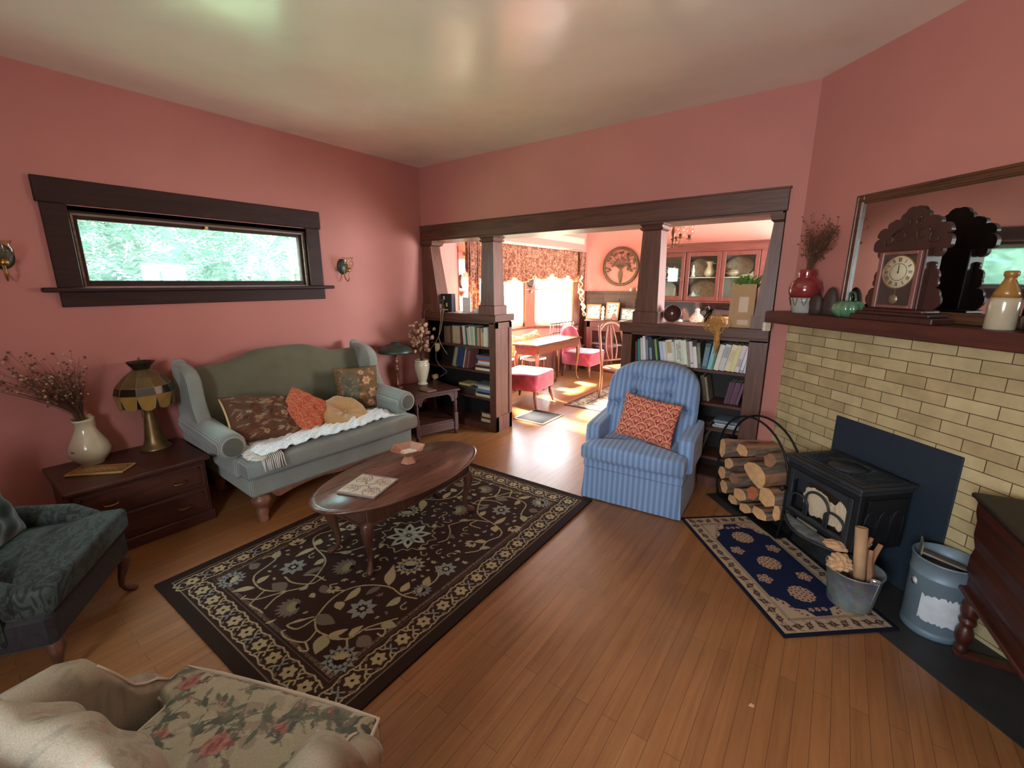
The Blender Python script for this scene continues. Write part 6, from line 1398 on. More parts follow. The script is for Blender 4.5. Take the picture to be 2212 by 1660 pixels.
# ------------------------------------------------------------------ floral armchair in the foreground
def floral_cv(W=.80, H=.70, st=.003, seed=3, bg=None):
    bg = bg or rgb(180, 170, 148); c = Canvas(W, H, st, bg); r = random.Random(seed)
    for _ in range(110): c.leaf(r.random() * W, r.random() * H, r.uniform(.05, .12), r.uniform(.02, .05), r.uniform(0, 6.3), r.choice([rgb(168, 158, 138), rgb(186, 178, 156), rgb(164, 148, 134)]))
    ros = [rgb(166, 110, 104), rgb(182, 136, 126), rgb(150, 92, 92)]; gr = [rgb(108, 112, 98), rgb(126, 124, 108), rgb(96, 100, 92), rgb(134, 118, 108)]
    def sprig(x, y, a, s):
        c.curve([(x, y), (x + s * .05 * math.cos(a), y + s * .05 * math.sin(a)), (x + s * .11 * math.cos(a + .3), y + s * .11 * math.sin(a + .3))], .003, gr[0], 10)
        for k in range(5): b_ = a + r.uniform(-1.1, 1.1); d = s * r.uniform(.02, .09); c.leaf(x + d * math.cos(a), y + d * math.sin(a), s * r.uniform(.035, .055), s * r.uniform(.014, .022), b_, r.choice(gr))
    def rose(x, y, s):
        for k in range(6): c.leaf(x, y, s * r.uniform(1.3, 1.8), s * .6, k * 1.05 + r.random(), r.choice(gr))
        for k in range(8): a = k * .785 + r.random() * .3; c.dot(x + s * .5 * math.cos(a), y + s * .5 * math.sin(a), s * .42, ros[k % 2])
        for k in range(6): a = k * 1.05 + r.random() * .3; c.dot(x + s * .24 * math.cos(a), y + s * .24 * math.sin(a), s * .30, ros[(k + 1) % 3])
        c.curve([(x - s * .3, y), (x, y + s * .28), (x + s * .25, y - .05 * s), (x, y - s * .2)], s * .07, ros[2], 12)
    for x, y, s in ((.16, .55, .030), (.40, .42, .034), (.62, .58, .028), (.30, .20, .040), (.60, .22, .026), (.12, .30, .022), (.70, .40, .030), (.46, .62, .024), (.45, .08, .038), (.15, .08, .03), (.25, .62, .020), (.52, .50, .022), (.24, .40, .026), (.70, .12, .03), (.50, .34, .02), (.72, .64, .024), (.06, .44, .028)): rose(x * W / .8, y * H / .7, s)
    for _ in range(120): sprig(r.random() * W, r.random() * H, r.uniform(0, 6.3), r.uniform(.5, 1.0))
    for _ in range(26): x, y = r.random() * W, r.random() * H; c.flower(x, y, r.uniform(.008, .014), 5, [r.choice(ros), gr[0]])
    return c
FLM = paint_mat('faded_rose_chintz', rough=.9, bump=.2, bscale=500, spec=.15)
FCV = floral_cv()
FCP = floral_cv(seed=8, bg=rgb(168, 158, 138)); FCP.a = FCP.a * .38 + np.array(rgb(172, 160, 140)[:3], np.float32) * .62
def paint_xy(o, cv, fx, fy):
    me = o.data; n = len(me.vertices); co = np.empty(n * 3, np.float32); me.vertices.foreach_get('co', co); co = co.reshape(-1, 3)
    set_col(me, cv.at(fx(co) % 1.0, fy(co) % 1.0))
t = thing('floral_armchair', 'cream armchair with faded rose chintz, seen from behind in the near left corner', 'armchair', (2.715, .440, 0), math.atan2(.366, .93))
# local: +y forward, seat front edge at y=0
ny, nx = 170, 210; U = np.linspace(-1, 1, nx)[None, :].repeat(ny, 0); Vv = np.linspace(0, 1, ny)[:, None].repeat(nx, 1)
Yc = -.56 + .56 * Vv; st_ = 1 / (1 + np.exp(-(Yc + .115) / .006)); hw = .262 + (.338 - .262) * st_; corner = np.clip((Yc + .03) / .03, 0, 1); hw = hw - .012 * corner ** 2
Xc = U * hw; ed = np.minimum(np.minimum((1 - np.abs(U)) * hw, -Yc + .0), .045) / .045; rd = np.sqrt(np.clip(1 - (1 - np.clip(ed, 0, 1)) ** 2, 0, 1))
Zc = .405 + .055 * rd + .022 * (1 - U ** 2) * np.sin(np.pi * np.clip(Vv, 0, 1)) + .002 * np.sin(Xc * 70 + Yc * 30) * rd
Fp = np.stack([Xc, Yc, Zc], -1); Bp = np.stack([Xc, Yc, np.full_like(Xc, .33)], -1)
cols = FCV.at(np.clip((Xc + .4) / .8, 0, 1), np.clip((Yc + .62) / .7, 0, 1)); sc = sheet('seat_cushion', Fp, Bp, cols, FLM, t)
e_ = [];
for (x, y) in [(-.262, -.40), (-.262, -.13), (-.275, -.112), (-.335, -.108), (-.338, -.06), (-.330, -.008), (-.2, .0), (0, .002), (.2, .0), (.330, -.008), (.338, -.06), (.335, -.108), (.275, -.112), (.262, -.13), (.262, -.40)]: e_.append((x, y, .434 if False else .418))
PIP = mat('grey_cream_piping', rgb(206, 194, 176), rough=.85)
b = MB(); b.tube([(x * 1.0, y, .432) for x, y, z in e_], .0062, n=8); b.build('piping', PIP, sc)
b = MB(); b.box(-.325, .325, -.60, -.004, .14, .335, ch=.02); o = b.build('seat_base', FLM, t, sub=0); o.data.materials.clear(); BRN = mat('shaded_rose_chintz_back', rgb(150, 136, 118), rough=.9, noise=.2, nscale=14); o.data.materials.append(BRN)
def arm_rings(sg):
    rings = []; path = [(-.06, .330, .40, .020), (-.075, .345, .43, .040), (-.10, .352, .452, .046), (-.13, .352, .468, .043), (-.155, .352, .49, .044), (-.185, .356, .55, .048), (-.215, .36, .60, .055), (-.26, .366, .622, .058), (-.36, .372, .63, .060), (-.50, .378, .64, .062), (-.60, .380, .65, .06)]
    for (y, x, z, r_) in path:
        ring = []
        for k in range(30):
            a = 2 * PI * k / 30; ca_, sa_ = math.cos(a), math.sin(a)
            zz = z + r_ * sa_ if sa_ > 0 else z + (z - .15) * max(sa_, -1) * (abs(sa_) ** 1.2) * .98
            xx = x + r_ * ca_ * (1 if sa_ > 0 else (1 - .15 * abs(sa_))); ring.append((sg * xx, y, zz))
        rings.append(ring)
    return rings
for sg in (-1, 1):
    b = MB(); R0 = arm_rings(sg); R1 = []
    for i in range(len(R0) - 1):
        for q in range(4): R1.append([tuple(Vector(a).lerp(Vector(c), q / 4)) for a, c in zip(R0[i], R0[i + 1])])
    R1.append(R0[-1]); b.loft(R1); o = b.build('arm', FLM, t); paint_xy(o, FCP, lambda c: c[:, 1] * 1.25 + .9, lambda c: (c[:, 0] * sg + c[:, 2]) * 1.4)
    b = MB(); b.tube([(sg * (x - .035), y - .0, z + r_ * .78) for y, x, z, r_ in [(-.075, .345, .43, .040), (-.10, .352, .452, .046), (-.13, .352, .468, .043), (-.155, .352, .49, .044), (-.185, .356, .55, .048), (-.215, .36, .60, .055)]], .004, n=6); b.build('arm_piping', PIP, t)
    for y in (-.05, -.56):
        b = MB(); b.prism([(-.025, -.025), (.025, -.025), (.025, .025), (-.025, .025)], 0, .15, M=T(sg * .28, y, 0)); b.build('leg', WALB, t)
bc = pillow('back_cushion', FCP, .46, .50, .17, FLM, t, n=80, pw=3.0); bc.matrix_local = T(.02, -.455, .655) @ RZ(PI) @ Matrix.Rotation(math.radians(-12), 4, 'X')
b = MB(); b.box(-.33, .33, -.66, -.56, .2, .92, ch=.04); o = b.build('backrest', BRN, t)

b = MB(); b.prism([(0, 0), (.016, .003), (.019, .011), (.006, .014)], 0, .005); o = b.build('wood_chip', ENDW, loc=(3.805, 1.635, .0005)); tag(o, 'tiny pale wood chip lying alone on the bare floorboards in the foreground', 'wood chip')
# ------------------------------------------------------------------ books
_bm = {}
def bookmat(c, rough=.55):
    k = tuple(c)
    if k not in _bm: _bm[k] = mat('book_cloth_%d_%d_%d' % k, rgb(*k), rough=rough, noise=.08, nscale=30)
    return _bm[k]
PAGES = mat('book_page_edges', rgb(206, 196, 170), rough=.9, noise=.08, nscale=200)
INK = mat('dark_spine_print', rgb(48, 46, 44), rough=.7); INKO = mat('orange_spine_block', rgb(206, 170, 112), rough=.7)
ORD = ['first', 'second', 'third', 'fourth', 'fifth', 'sixth', 'seventh', 'eighth', 'ninth', 'tenth', 'eleventh', 'twelfth', 'thirteenth', 'fourteenth', 'fifteenth', 'sixteenth', 'seventeenth', 'eighteenth', 'nineteenth', 'twentieth', 'twenty-first', 'twenty-second', 'twenty-third', 'twenty-fourth', 'twenty-fifth', 'twenty-sixth', 'twenty-seventh']
def book(x, y, z, th, h, d, tilt, c, label, group, flat=False, yaw=0, band=None, text=None, roundsp=.0015):
    """upright: spine faces -y, lower left spine corner at x,y,z ; flat: lying, spine faces -y, width h along x"""
    b = MB(); e = .0022; g = min(.004, h * .02)
    b.box(0, e, 0, d, 0, h).box(th - e, th, 0, d, 0, h).box(e, th - e, -roundsp, e, 0, h, ch=.0008)
    o = b.build('book', bookmat(c)); p = MB(); p.box(e + .0002, th - e - .0002, e, d - .004, g, h - g); p.build('pages', PAGES, o)
    if band:
        for z0, z1, cc in band:
            q = MB(); q.box(th * .12, th * .88, -roundsp - .0007, -roundsp + .0001, h * z0, h * z1); q.build('spine_label', INK if cc is None else bookmat(cc), o)
    if text:
        for s, xo, size in text:
            cu = bpy.data.curves.new('spine_title', 'FONT'); cu.body = s; cu.size = size; cu.align_x = 'CENTER'; cu.align_y = 'CENTER'; cu.extrude = .0003; cu.materials.append(INK)
            f0 = bpy.data.objects.new('spine_title', cu); C.objects.link(f0); bpy.context.view_layer.update(); me = bpy.data.meshes.new_from_object(f0); me.materials.clear(); me.materials.append(INK); bpy.data.objects.remove(f0)
            f = bpy.data.objects.new('spine_title', me); C.objects.link(f); f.parent = o; f.location = (th * xo, -roundsp - .0006, h * .56); f.rotation_euler = (PI / 2, PI / 2, 0)
    if flat: o.matrix_world = T(x, y, z) @ RZ(yaw) @ T(0, 0, 0) @ Matrix.Rotation(-PI / 2, 4, 'Y') @ T(0, 0, -h)
    else: o.matrix_world = T(x, y, z) @ Matrix.Rotation(tilt, 4, 'Y')
    return tag(o, label, 'book', group)
def row(items, x0, y, z, where, group, dx=.0006, xend=None):
    """items: (thickness, height, tilt degrees (+ leans right), colour, colour word, kwargs)"""
    x = x0
    for i, it in enumerate(items):
        th, h, tl, c, word = it[:5]; kw = it[5] if len(it) > 5 else {}
        a = math.radians(tl); w = th / math.cos(a) + dx
        zz = z + (abs(th * math.sin(a)) if a > 0 else 0) + .0006
        # a leaning book stands on one lower edge
        book(x, y + .002 * (i % 3), zz, th, h, kw.pop('d', .15), a, c, '%s, %s from left %s' % (word, ORD[i], where), group, **kw)
        nx_t = math.radians(items[i + 1][2]) if i + 1 < len(items) else a
        if nx_t > a: x += w + 0
        else: x += w
        # avoid tops crossing when the next one leans back toward this one
        if i + 1 < len(items) and nx_t < a: x += (math.tan(a) - math.tan(nx_t)) * min(h, items[i + 1][1]) * 1.0
    return x
cr, wh, gy, dkk = (214, 208, 184), (220, 220, 216), (176, 178, 176), (40, 42, 50)
R1 = [(.020, .175, -3, (92, 62, 52), 'short brown book'), (.020, .195, -4, (38, 134, 132), 'teal book'), (.020, .205, -5, (212, 190, 186), 'white book with pink foot'), (.022, .222, -6, (222, 220, 222), 'tall thin white book'),
      (.024, .215, -6, (58, 72, 90), 'navy patterned book', dict(band=[(.1, .9, (120, 136, 150))])), (.026, .218, -7, (52, 62, 78), 'blue-black book', dict(band=[(.15, .6, (134, 148, 158))])), (.020, .205, -8, (40, 44, 40), 'black book'), (.017, .205, -9, (122, 168, 92), 'bright green book'), (.018, .200, -9, (38, 34, 36), 'dark brown book'),
      (.026, .190, -10, (182, 196, 212), 'pale blue book'), (.026, .190, -10, (206, 210, 212), 'pale grey book', dict(band=[(.06, .1, None)])), (.050, .205, -10, (222, 218, 206), 'thick white book, tan title block', dict(band=[(.48, .93, (198, 172, 124))])), (.016, .195, -10, (208, 210, 196), 'thin off-white book'),
      (.055, .210, -9, (216, 224, 204), 'thick cream book with large garden title', dict(text=[('10,000 GARDEN', .66, .0235), ('QUESTIONS', .34, .0235)])), (.032, .212, -9, (218, 222, 204), 'cream book with small black spot', dict(band=[(.05, .08, None)])), (.020, .205, -9, (142, 138, 124), 'grey-olive book'), (.025, .207, -9, (214, 200, 200), 'pale pink book', dict(band=[(.16, .19, None)])),
      (.026, .168, -9, (222, 220, 212), 'short white book'), (.024, .200, -7, (96, 98, 84), 'dark olive mottled book', dict(band=[(.2, .85, (128, 130, 110))])),
      (.040, .200, 5, (66, 92, 108), 'dark teal lettered book', dict(band=[(.12, .85, (106, 136, 148))])), (.030, .205, 8, (128, 186, 200), 'light aqua book'), (.010, .200, 9, (96, 148, 92), 'thin green book')]
R1b = [(.034, .200, 10, (218, 214, 200), 'white book'), (.038, .205, 11, (196, 200, 200), 'grey-white book', dict(band=[(.5, .9, (160, 162, 164))])), (.038, .205, 12, (220, 210, 176), 'cream yellow book', dict(band=[(.35, .8, (206, 190, 150))])), (.030, .205, 12, (214, 208, 150), 'yellow book'), (.030, .205, 12, (214, 200, 206), 'pale lilac book', dict(band=[(.2, .5, (180, 160, 168))])), (.020, .195, 11, (214, 216, 220), 'white thin book', dict(band=[(.06, .09, None)])), (.018, .21, 10, (196, 204, 212), 'pale blue-grey book')]
xe = row(R1, 2.556, 3.560, .930, 'on the right bookcase top shelf', 'upright books on the top shelf of the right bookcase')
ORD2 = ORD
def row_off(items, x0, y, z, where, group, off):
    global ORD
    keep = ORD; ORD = keep[off:]; r_ = row(items, x0, y, z, where, group); ORD = keep; return r_
row_off(R1b, xe + .004, 3.560, .930, 'on the right bookcase top shelf', 'upright books on the top shelf of the right bookcase', 20 if False else 20)
# second shelf: grey-brown books leaning left, purple set leaning right (the left half is hidden by the recliner)
R2 = [(.022, .19, -9, (96, 86, 78), 'grey-brown book'), (.026, .21, -10, (110, 100, 90), 'taller taupe book', dict(band=[(.1, .35, (150, 140, 126))])), (.018, .17, -10, (70, 60, 56), 'dark brown book'), (.030, .20, -11, (92, 82, 74), 'thick brown book', dict(band=[(.2, .8, (120, 108, 96))])), (.016, .19, -11, (150, 138, 116), 'pale tan book')]
row(R2, 3.035, 3.600, .672, 'of the group behind the recliner', 'old books leaning left on the second shelf')
R2b = [(.019, .175, 9, (92, 54, 76), 'plum book'), (.019, .175, 9, (84, 48, 70), 'dark plum book'), (.019, .175, 10, (100, 62, 86), 'plum volume with pale edge'), (.019, .175, 10, (88, 52, 74), 'purple book'), (.019, .175, 11, (104, 70, 90), 'mauve book')]
row(R2b, 3.262, 3.600, .672, 'of the purple set, right bookcase', 'matching purple books on the second shelf')
for i, (w_, th, x, c, lb) in enumerate(((.20, .016, 3.20, (170, 172, 170), 'grey magazine at the bottom of the small pile on the third shelf'), (.18, .010, 3.215, (206, 210, 210), 'white magazine in the small pile on the third shelf'), (.19, .018, 3.205, (120, 134, 150), 'blue-grey book on top of the small pile on the third shelf'))):
    book(x, 3.60, .4765 + i * .0195, th, w_, .17, 0, c, lb, 'pile on the third shelf of the right bookcase', flat=True)
book(2.98, 3.60, .4765, .03, .2, .16, 0, (64, 50, 44), 'dark brown book lying flat on the third shelf of the right bookcase', 'pile on the third shelf of the right bookcase', flat=True)
R4 = [(.024, .17, 14, (52, 50, 50), 'black book'), (.024, .18, 15, (64, 60, 58), 'charcoal book'), (.024, .17, 16, (88, 84, 80), 'grey book')]
row(R4, 3.06, 3.60, .241, 'low in the right bookcase', 'dark books low in the right bookcase')
# left bookcase, top shelf
L1 = [(.045, .185, 0, (104, 82, 60), 'brown book'), (.040, .19, 0, (120, 98, 70), 'tan book'), (.032, .195, 0, (92, 62, 48), 'dark brown book')]
xe = row(L1, .30, 3.575, .918, 'on the left bookcase top shelf', 'upright books on the top shelf of the left bookcase')
bag = MB(); bag.box(0, .115, 0, .10, 0, .20, ch=.006); o = bag.build('paper_box', mat('beige_paper', rgb(170, 158, 122), rough=.85, noise=.1), loc=(xe + .004, 3.575, .9185)); tag(o, 'beige paper-covered box among the books on the left bookcase', 'box')
L1b = [(.035, .190, -3, (100, 50, 38), 'rust-brown book'), (.038, .208, -4, (196, 198, 176), 'cream-green book'), (.026, .205, -5, (52, 92, 98), 'blue-green book'), (.022, .190, -5, (186, 184, 162), 'thin cream book'), (.028, .205, -4, (198, 196, 178), 'off-white book'), (.036, .205, -3, (168, 170, 148), 'wide grey-green book'), (.018, .205, -3, (204, 204, 180), 'narrow cream book'),
       (.022, .20, -2, (46, 112, 74), 'green book'), (.040, .195, -1, (168, 134, 112), 'pinkish tan book'), (.012, .205, 0, (132, 60, 54), 'thin red book'), (.014, .195, 0, (180, 168, 150), 'thin beige book'), (.030, .150, 0, (190, 162, 84), 'short mustard book'), (.026, .205, 0, (206, 206, 196), 'white book'), (.026, .205, 0, (196, 196, 178), 'ivory book')]
row_off(L1b, xe + .135, 3.570, .918, 'on the left bookcase top shelf', 'upright books on the top shelf of the left bookcase', 3)
# second shelf: leaning big books, then a flat pile
L2 = [(.016, .215, 14, (58, 54, 44), 'dark thin book'), (.046, .225, 14, (150, 152, 118), 'olive-cream book'), (.105, .225, 13, (38, 66, 102), 'very wide blue binder'), (.014, .22, 13, (206, 188, 160), 'thin cream book'), (.030, .215, 12, (112, 70, 70), 'mauve-brown book'), (.024, .205, 11, (136, 92, 88), 'dusty rose book')]
row(L2, .395, 3.572, .655, 'on the left bookcase second shelf', 'big books leaning on the second shelf')
pile = [(.026, .24, (214, 208, 178), 'cream book at the bottom'), (.026, .23, (62, 40, 66), 'dark purple book second from the bottom'), (.018, .23, (176, 148, 106), 'tan book in the lower half'), (.030, .20, (200, 204, 206), 'white book in the middle'), (.022, .20, (156, 74, 66), 'red book in the upper half'), (.022, .22, (70, 104, 142), 'blue book second from the top'), (.014, .23, (120, 90, 96), 'mauve book on top')]
z = .6556
for th, w_, c, lb in pile:
    book(.985 - w_ + .012, 3.575, z, th, w_, .16, 0, c, lb + ' of the second-shelf pile, left bookcase', 'flat pile on the second shelf of the left bookcase', flat=True); z += th + .0006
z = .3606
for th, w_, c, lb in ((.030, .23, (206, 196, 160), 'cream book at the bottom'), (.022, .21, (40, 42, 48), 'black book second from the bottom'), (.032, .23, (96, 130, 164), 'blue and white book in the middle'), (.026, .20, (204, 206, 200), 'white book above the blue one'), (.012, .24, (176, 176, 168), 'pale thin book near the top'), (.014, .25, (118, 124, 120), 'grey book on top')):
    book(.990 - w_, 3.575, z, th, w_, .17, 0, c, lb + ' of the right third-shelf pile, left bookcase', 'right pile on the third shelf of the left bookcase', flat=True); z += th + .0006
z = .3606
for th, w_, c, lb in ((.034, .24, (56, 44, 40), 'dark book at the bottom'), (.030, .25, (66, 56, 50), 'brown book in the middle'), (.028, .26, (80, 72, 66), 'grey-brown book second from the top'), (.022, .17, (206, 192, 128), 'yellow-cream book on top')):
    book(.50, 3.58, z, th, w_, .16, 0, c, lb + ' of the left third-shelf pile, left bookcase', 'left pile on the third shelf of the left bookcase', flat=True); z += th + .0006
z = .0756
for th, w_, c, lb in ((.034, .15, (214, 204, 166), 'cream book at the bottom'), (.022, .16, (96, 62, 50), 'brown book second from the bottom'), (.040, .14, (206, 190, 150), 'thick tan book in the middle'), (.014, .16, (70, 52, 48), 'thin dark book on top')):
    book(.975 - w_, 3.58, z, th, w_, .14, 0, c, lb + ' of the small pile on the lowest shelf, left bookcase', 'small pile on the lowest shelf of the left bookcase', flat=True); z += th + .0006

# ------------------------------------------------------------------ things on the bookcase caps
t = thing('modem_box', 'black network box with loose cable on the left bookcase by the wall', 'modem', (.235, 3.64, 1.2625), .03)
PLB = mat('black_plastic', rgb(28, 28, 32), rough=.4, noise=.05)
b = MB(); b.box(-.145, .16, -.035, .035, 0, .20, ch=.006); b.build('casing', PLB, t)
b = MB(); b.box(.035, .06, -.0356, -.0350, .135, .175); b.build('barcode_label', mat('white_sticker', rgb(196, 196, 192), rough=.6), t)
b = MB(); b.box(.075, .098, -.0356, -.0350, .06, .10); b.build('yellow_label', mat('yellow_sticker', rgb(196, 190, 100), rough=.6), t)
b = MB(); b.tube(bez([(.02, -.045, .08), (.05, -.05, .115), (.025, -.048, .13), (.005, -.05, .10), (.05, -.05, .07), (.02, -.048, .04), (.05, -.05, .02)], 36), .0025, n=6); b.build('loose_cable', mat('grey_thin_cable', rgb(176, 168, 156), rough=.6), t)
b = MB(); b.box(-.125, -.09, -.055, -.036, .028, .06, ch=.003); b.build('plug', mat('glowing_orange_indicator', rgb(255, 120, 50), emit=1.5), t)
CB = mat('beige_cord', rgb(176, 156, 118), rough=.6)
def cord(pts, r_, label, m=CB):
    b = MB(); b.tube(bez(pts, 12 * len(pts)), r_, n=6); o = b.build('power_cord', m); tag(o, label, 'cord'); return o
cord([(.31, 3.585, 1.30), (.33, 3.50, 1.285), (.345, 3.49, 1.22), (.32, 3.492, 1.10), (.30, 3.49, .98), (.34, 3.50, .88), (.40, 3.51, .80)], .004, 'beige flat cord hanging from the modem box over the bookcase front')
cord([(.36, 3.585, 1.29), (.38, 3.50, 1.285), (.37, 3.488, 1.20), (.33, 3.485, 1.05), (.25, 3.485, .93), (.12, 3.48, .80)], .004, 'second beige cord crossing in front of the books down to the side table')
cord([(.13, 3.59, 1.30), (.10, 3.50, 1.29), (.085, 3.486, 1.20), (.09, 3.486, 1.08)], .005, 'brown cord hanging at the left end of the bookcase', mat('brown_cord', rgb(120, 84, 60), rough=.6))
cord([(.25, 3.49, .86), (.24, 3.49, .74), (.30, 3.49, .66), (.40, 3.49, .61), (.36, 3.49, .57), (.30, 3.48, .535)], .0035, 'grey cord looping from the hanging adapter to the lower plug', mat('grey_cord', rgb(132, 122, 120), rough=.6))
b = MB(); b.box(-.028, .028, -.02, .02, -.04, .035, ch=.008); b.box(-.02, .02, -.022, .0, -.055, -.04, ch=.004); o = b.build('plug_adapter', mat('cream_plastic', rgb(206, 190, 150), rough=.5), loc=(.285, 3.475, .885)); tag(o, 'cream plug adapter hanging in front of the left bookcase', 'adapter')
b = MB(); b.box(-.04, .04, -.02, .02, -.018, .02, ch=.006); b.box(.0, .02, -.03, .03, -.03, .03, ch=.006); o = b.build('plug_adapter', mat('cream_plastic_b', rgb(196, 172, 116), rough=.5), loc=(.24, 3.46, .532)); tag(o, 'cream plug block lying on the side table behind the vase', 'adapter')
b = MB(); b.lathe([(.028, 0), (.032, .002), (.034, .05), (.031, .052), (.028, .01), (.001, .008)], n=24); o = b.build('small_jar', mat('pale_glass_jar', rgb(206, 206, 196), rough=.3, spec=.6), loc=(.735, 3.64, 1.2625)); tag(o, 'small pale cylindrical jar beside the first column', 'jar')
for i, (x, rz_, c, lb) in enumerate(((.46, .2, (222, 216, 206), 'white paperback standing on the left bookcase cap'), )):
    b = MB(); b.box(0, .10, 0, .020, 0, .16, ch=.001); o = b.build('standing_card', bookmat(c), loc=(x, 3.72, 1.2625), rot=(0, 0, rz_)); tag(o, lb, 'card')
for i, (x, c, lb) in enumerate(((.46, (214, 206, 190), 'loose cream envelope lying on the left bookcase cap'), (.60, (230, 226, 214), 'white paper lying beside the small jar'))):
    b = MB(); b.box(-.07, .07, -.045, .045, 0, .003); o = b.build('paper_sheet', bookmat(c), loc=(x, 3.60, 1.2625), rot=(0, 0, .2 - .3 * i)); tag(o, lb, 'paper')
# right bookcase cap
b = MB(); b.lathe([(.001, 0), (.02, .001), (.05, .008), (.066, .03), (.072, .048), (.070, .052), (.06, .035), (.045, .016), (.001, .010)], n=36, M=T(2.795, 3.700, 1.335) @ RZ(.1) @ Matrix.Rotation(PI / 2 - .12, 4, 'X') @ T(0, 0, -.02)); o = b.build('wooden_bowl', wood('dark_turned_bowl', rgb(48, 22, 18), rgb(92, 44, 34), rough=.22, axis=1, spec=.7)); tag(o, 'dark turned wooden bowl standing on edge behind the right column', 'bowl')
CRD = mat('cardboard_box', rgb(176, 142, 104), rough=.85, noise=.05)
t = thing('cardboard_box', 'tall cardboard box with clear tape beside the right half column', 'box', (3.315, 3.635, 1.2625), .02)
b = MB()
for x0, x1, y0, y1 in ((-.080, -.077, -.06, .06), (.077, .080, -.06, .06), (-.08, .08, -.062, -.059), (-.08, .08, .059, .062)): b.box(x0, x1, y0, y1, 0, .31)
b.box(-.08, .08, -.06, .06, 0, .003); b.build('carton', CRD, t)
b = MB(); b.box(-.02, .04, -.0626, -.0621, .11, .22).box(-.02, .05, -.0626, -.0621, .02, .055); b.build('tape_label', mat('clear_tape', rgb(188, 156, 118), rough=.4, spec=.5), t)
LF = leafmat('house_plant_leaf', rgb(52, 92, 40), rgb(120, 160, 84))
b = MB(); r = random.Random(12)
for k in range(60):
    a = r.uniform(0, 6.3); L = r.uniform(.05, .11); c0 = Vector((r.uniform(-.05, .07), r.uniform(-.04, .04), .27)); tip = c0 + Vector((math.cos(a) * L * .8, math.sin(a) * L * .6, r.uniform(.02, .12))); mid = (c0 + tip) / 2 + Vector((0, 0, .02)); s_ = Vector((-math.sin(a), math.cos(a), 0)) * .018
    b.add([c0, mid + s_, tip, mid - s_], [(0, 1, 2, 3)], mi=0)
for k in range(8): b.tube([(r.uniform(-.03, .05), 0, .15), (r.uniform(-.06, .08), r.uniform(-.03, .03), .33)], .002, n=4)
o = b.build('potted_plant', LF, loc=(3.315, 3.635, 1.2625), recalc=False); tag(o, 'green leafy plant growing out of the tall cardboard box', 'plant')
# raffia bunch hanging over the cap
RAF = mat('dry_raffia', rgb(196, 146, 82), rough=.9, noise=.2, nscale=60)
b = MB(); r = random.Random(3)
for k in range(60):
    c0 = Vector((r.gauss(.01, .022), -.02, r.gauss(.03, .018))); R_ = r.uniform(.018, .048); a0 = r.uniform(0, 6.3); pts = []; tl_ = r.uniform(-.03, .03)
    for q in range(10):
        a = a0 + q * .62; zz_ = c0.z + R_ * math.sin(a) * r.uniform(.8, 1.1); pts.append((c0.x + R_ * 1.1 * math.cos(a), (-.052 - .014 * r.random()) if zz_ < .006 else (-.03 + tl_), zz_))
    b.tube(pts, r.uniform(.0010, .0020), n=4)
for k in range(26):
    x = r.gauss(.035, .008); L = r.uniform(.11, .19); b.tube([(x * .6, -.0, .03), (x, -.048, .022), (x + .0, -.056, -.01), (x + r.uniform(-.006, .006), -.054, -.01 - L * .5), (x + r.uniform(-.016, .020), -.058, -.01 - L)], .002, n=4)
for k in range(14): b.tube([(-.03, 0, .02), (-.10 - r.random() * .03, r.uniform(-.02, .02), .012 + r.random() * .02)], .0018, n=4)
o = b.build('raffia_bundle', RAF, loc=(3.155, 3.545, 1.2630)); tag(o, 'bundle of golden raffia hanging over the front of the right bookcase cap', 'raffia')
# ------------------------------------------------------------------ dining room
DW = wood('warm_mahogany', rgb(80, 38, 31), rgb(116, 62, 51), rough=.34, axis=2); DWX = wood('warm_mahogany_rail', rgb(80, 38, 31), rgb(116, 62, 51), rough=.34, axis=0)
HON = wood('honey_brown_wood', rgb(112, 62, 40), rgb(152, 94, 64), rough=.3, axis=2); HONY = wood('honey_brown_rail', rgb(92, 50, 36), rgb(128, 76, 54), rough=.3, axis=1)
# wainscot with plate rail
m = MB(); m.box(.0, 1.30, YE - .022, YE, 0, 1.39); m.box(0, 1.30, YE - .03, YE, 1.30, 1.395, ch=.003); m.box(0, 1.31, YE - .10, YE, 1.395, 1.425, ch=.005); m.box(0, 1.3, YE - .05, YE, 1.37, 1.395, ch=.004)
for x in np.arange(.05, 1.3, .30): m.box(x, x + .05, YE - .034, YE - .02, 0, 1.30, ch=.002)
struct(m.build('trim_4', TRIMV), 'dark panelled wainscot with plate rail on the dining room back wall')
m = MB(); m.box(0, .02, b1, YE, 0, 1.39).box(.0, .08, b1 + .02, YE, 1.395, 1.425); struct(m.build('trim_5', TRIMV))
# built-in china cabinet
t = thing('china_cabinet', 'built-in mahogany china cabinet with three glass doors, across the dining room', 'cabinet', (1.34, YE, 0))
W_ = 1.66; yf = -.30
b = MB(); b.box(-.10, W_ + .10, yf, -.0, 2.035, 2.15, ch=.004).box(-.13, W_ + .13, yf - .02, .0, 2.145, 2.165, ch=.004)
b.box(-.10, 0, yf, 0, .955, 2.04, ch=.003).box(W_ - .10, W_ + .10, yf, 0, .955, 2.04, ch=.003)
b.box(0, W_ - .1, yf + .02, 0, 1.275, 1.30, ch=.002).box(0, W_ - .1, yf + .02, 0, 2.02, 2.04)
b.box(-.10, W_ + .10, yf - .12, 0, .925, .955, ch=.004).box(-.08, W_ + .08, yf - .10, 0, 0, .925)
for x in (.53, 1.04): b.box(x - .01, x + .01, yf + .03, 0, 1.28, 2.03)
b.build('carcass', DWX, t)
b = MB(); b.box(0, W_ - .1, -.03, -.01, 1.30, 2.03); b.build('back_panel', mat('grey_cabinet_back', rgb(150, 142, 130), rough=.8, noise=.1), t)
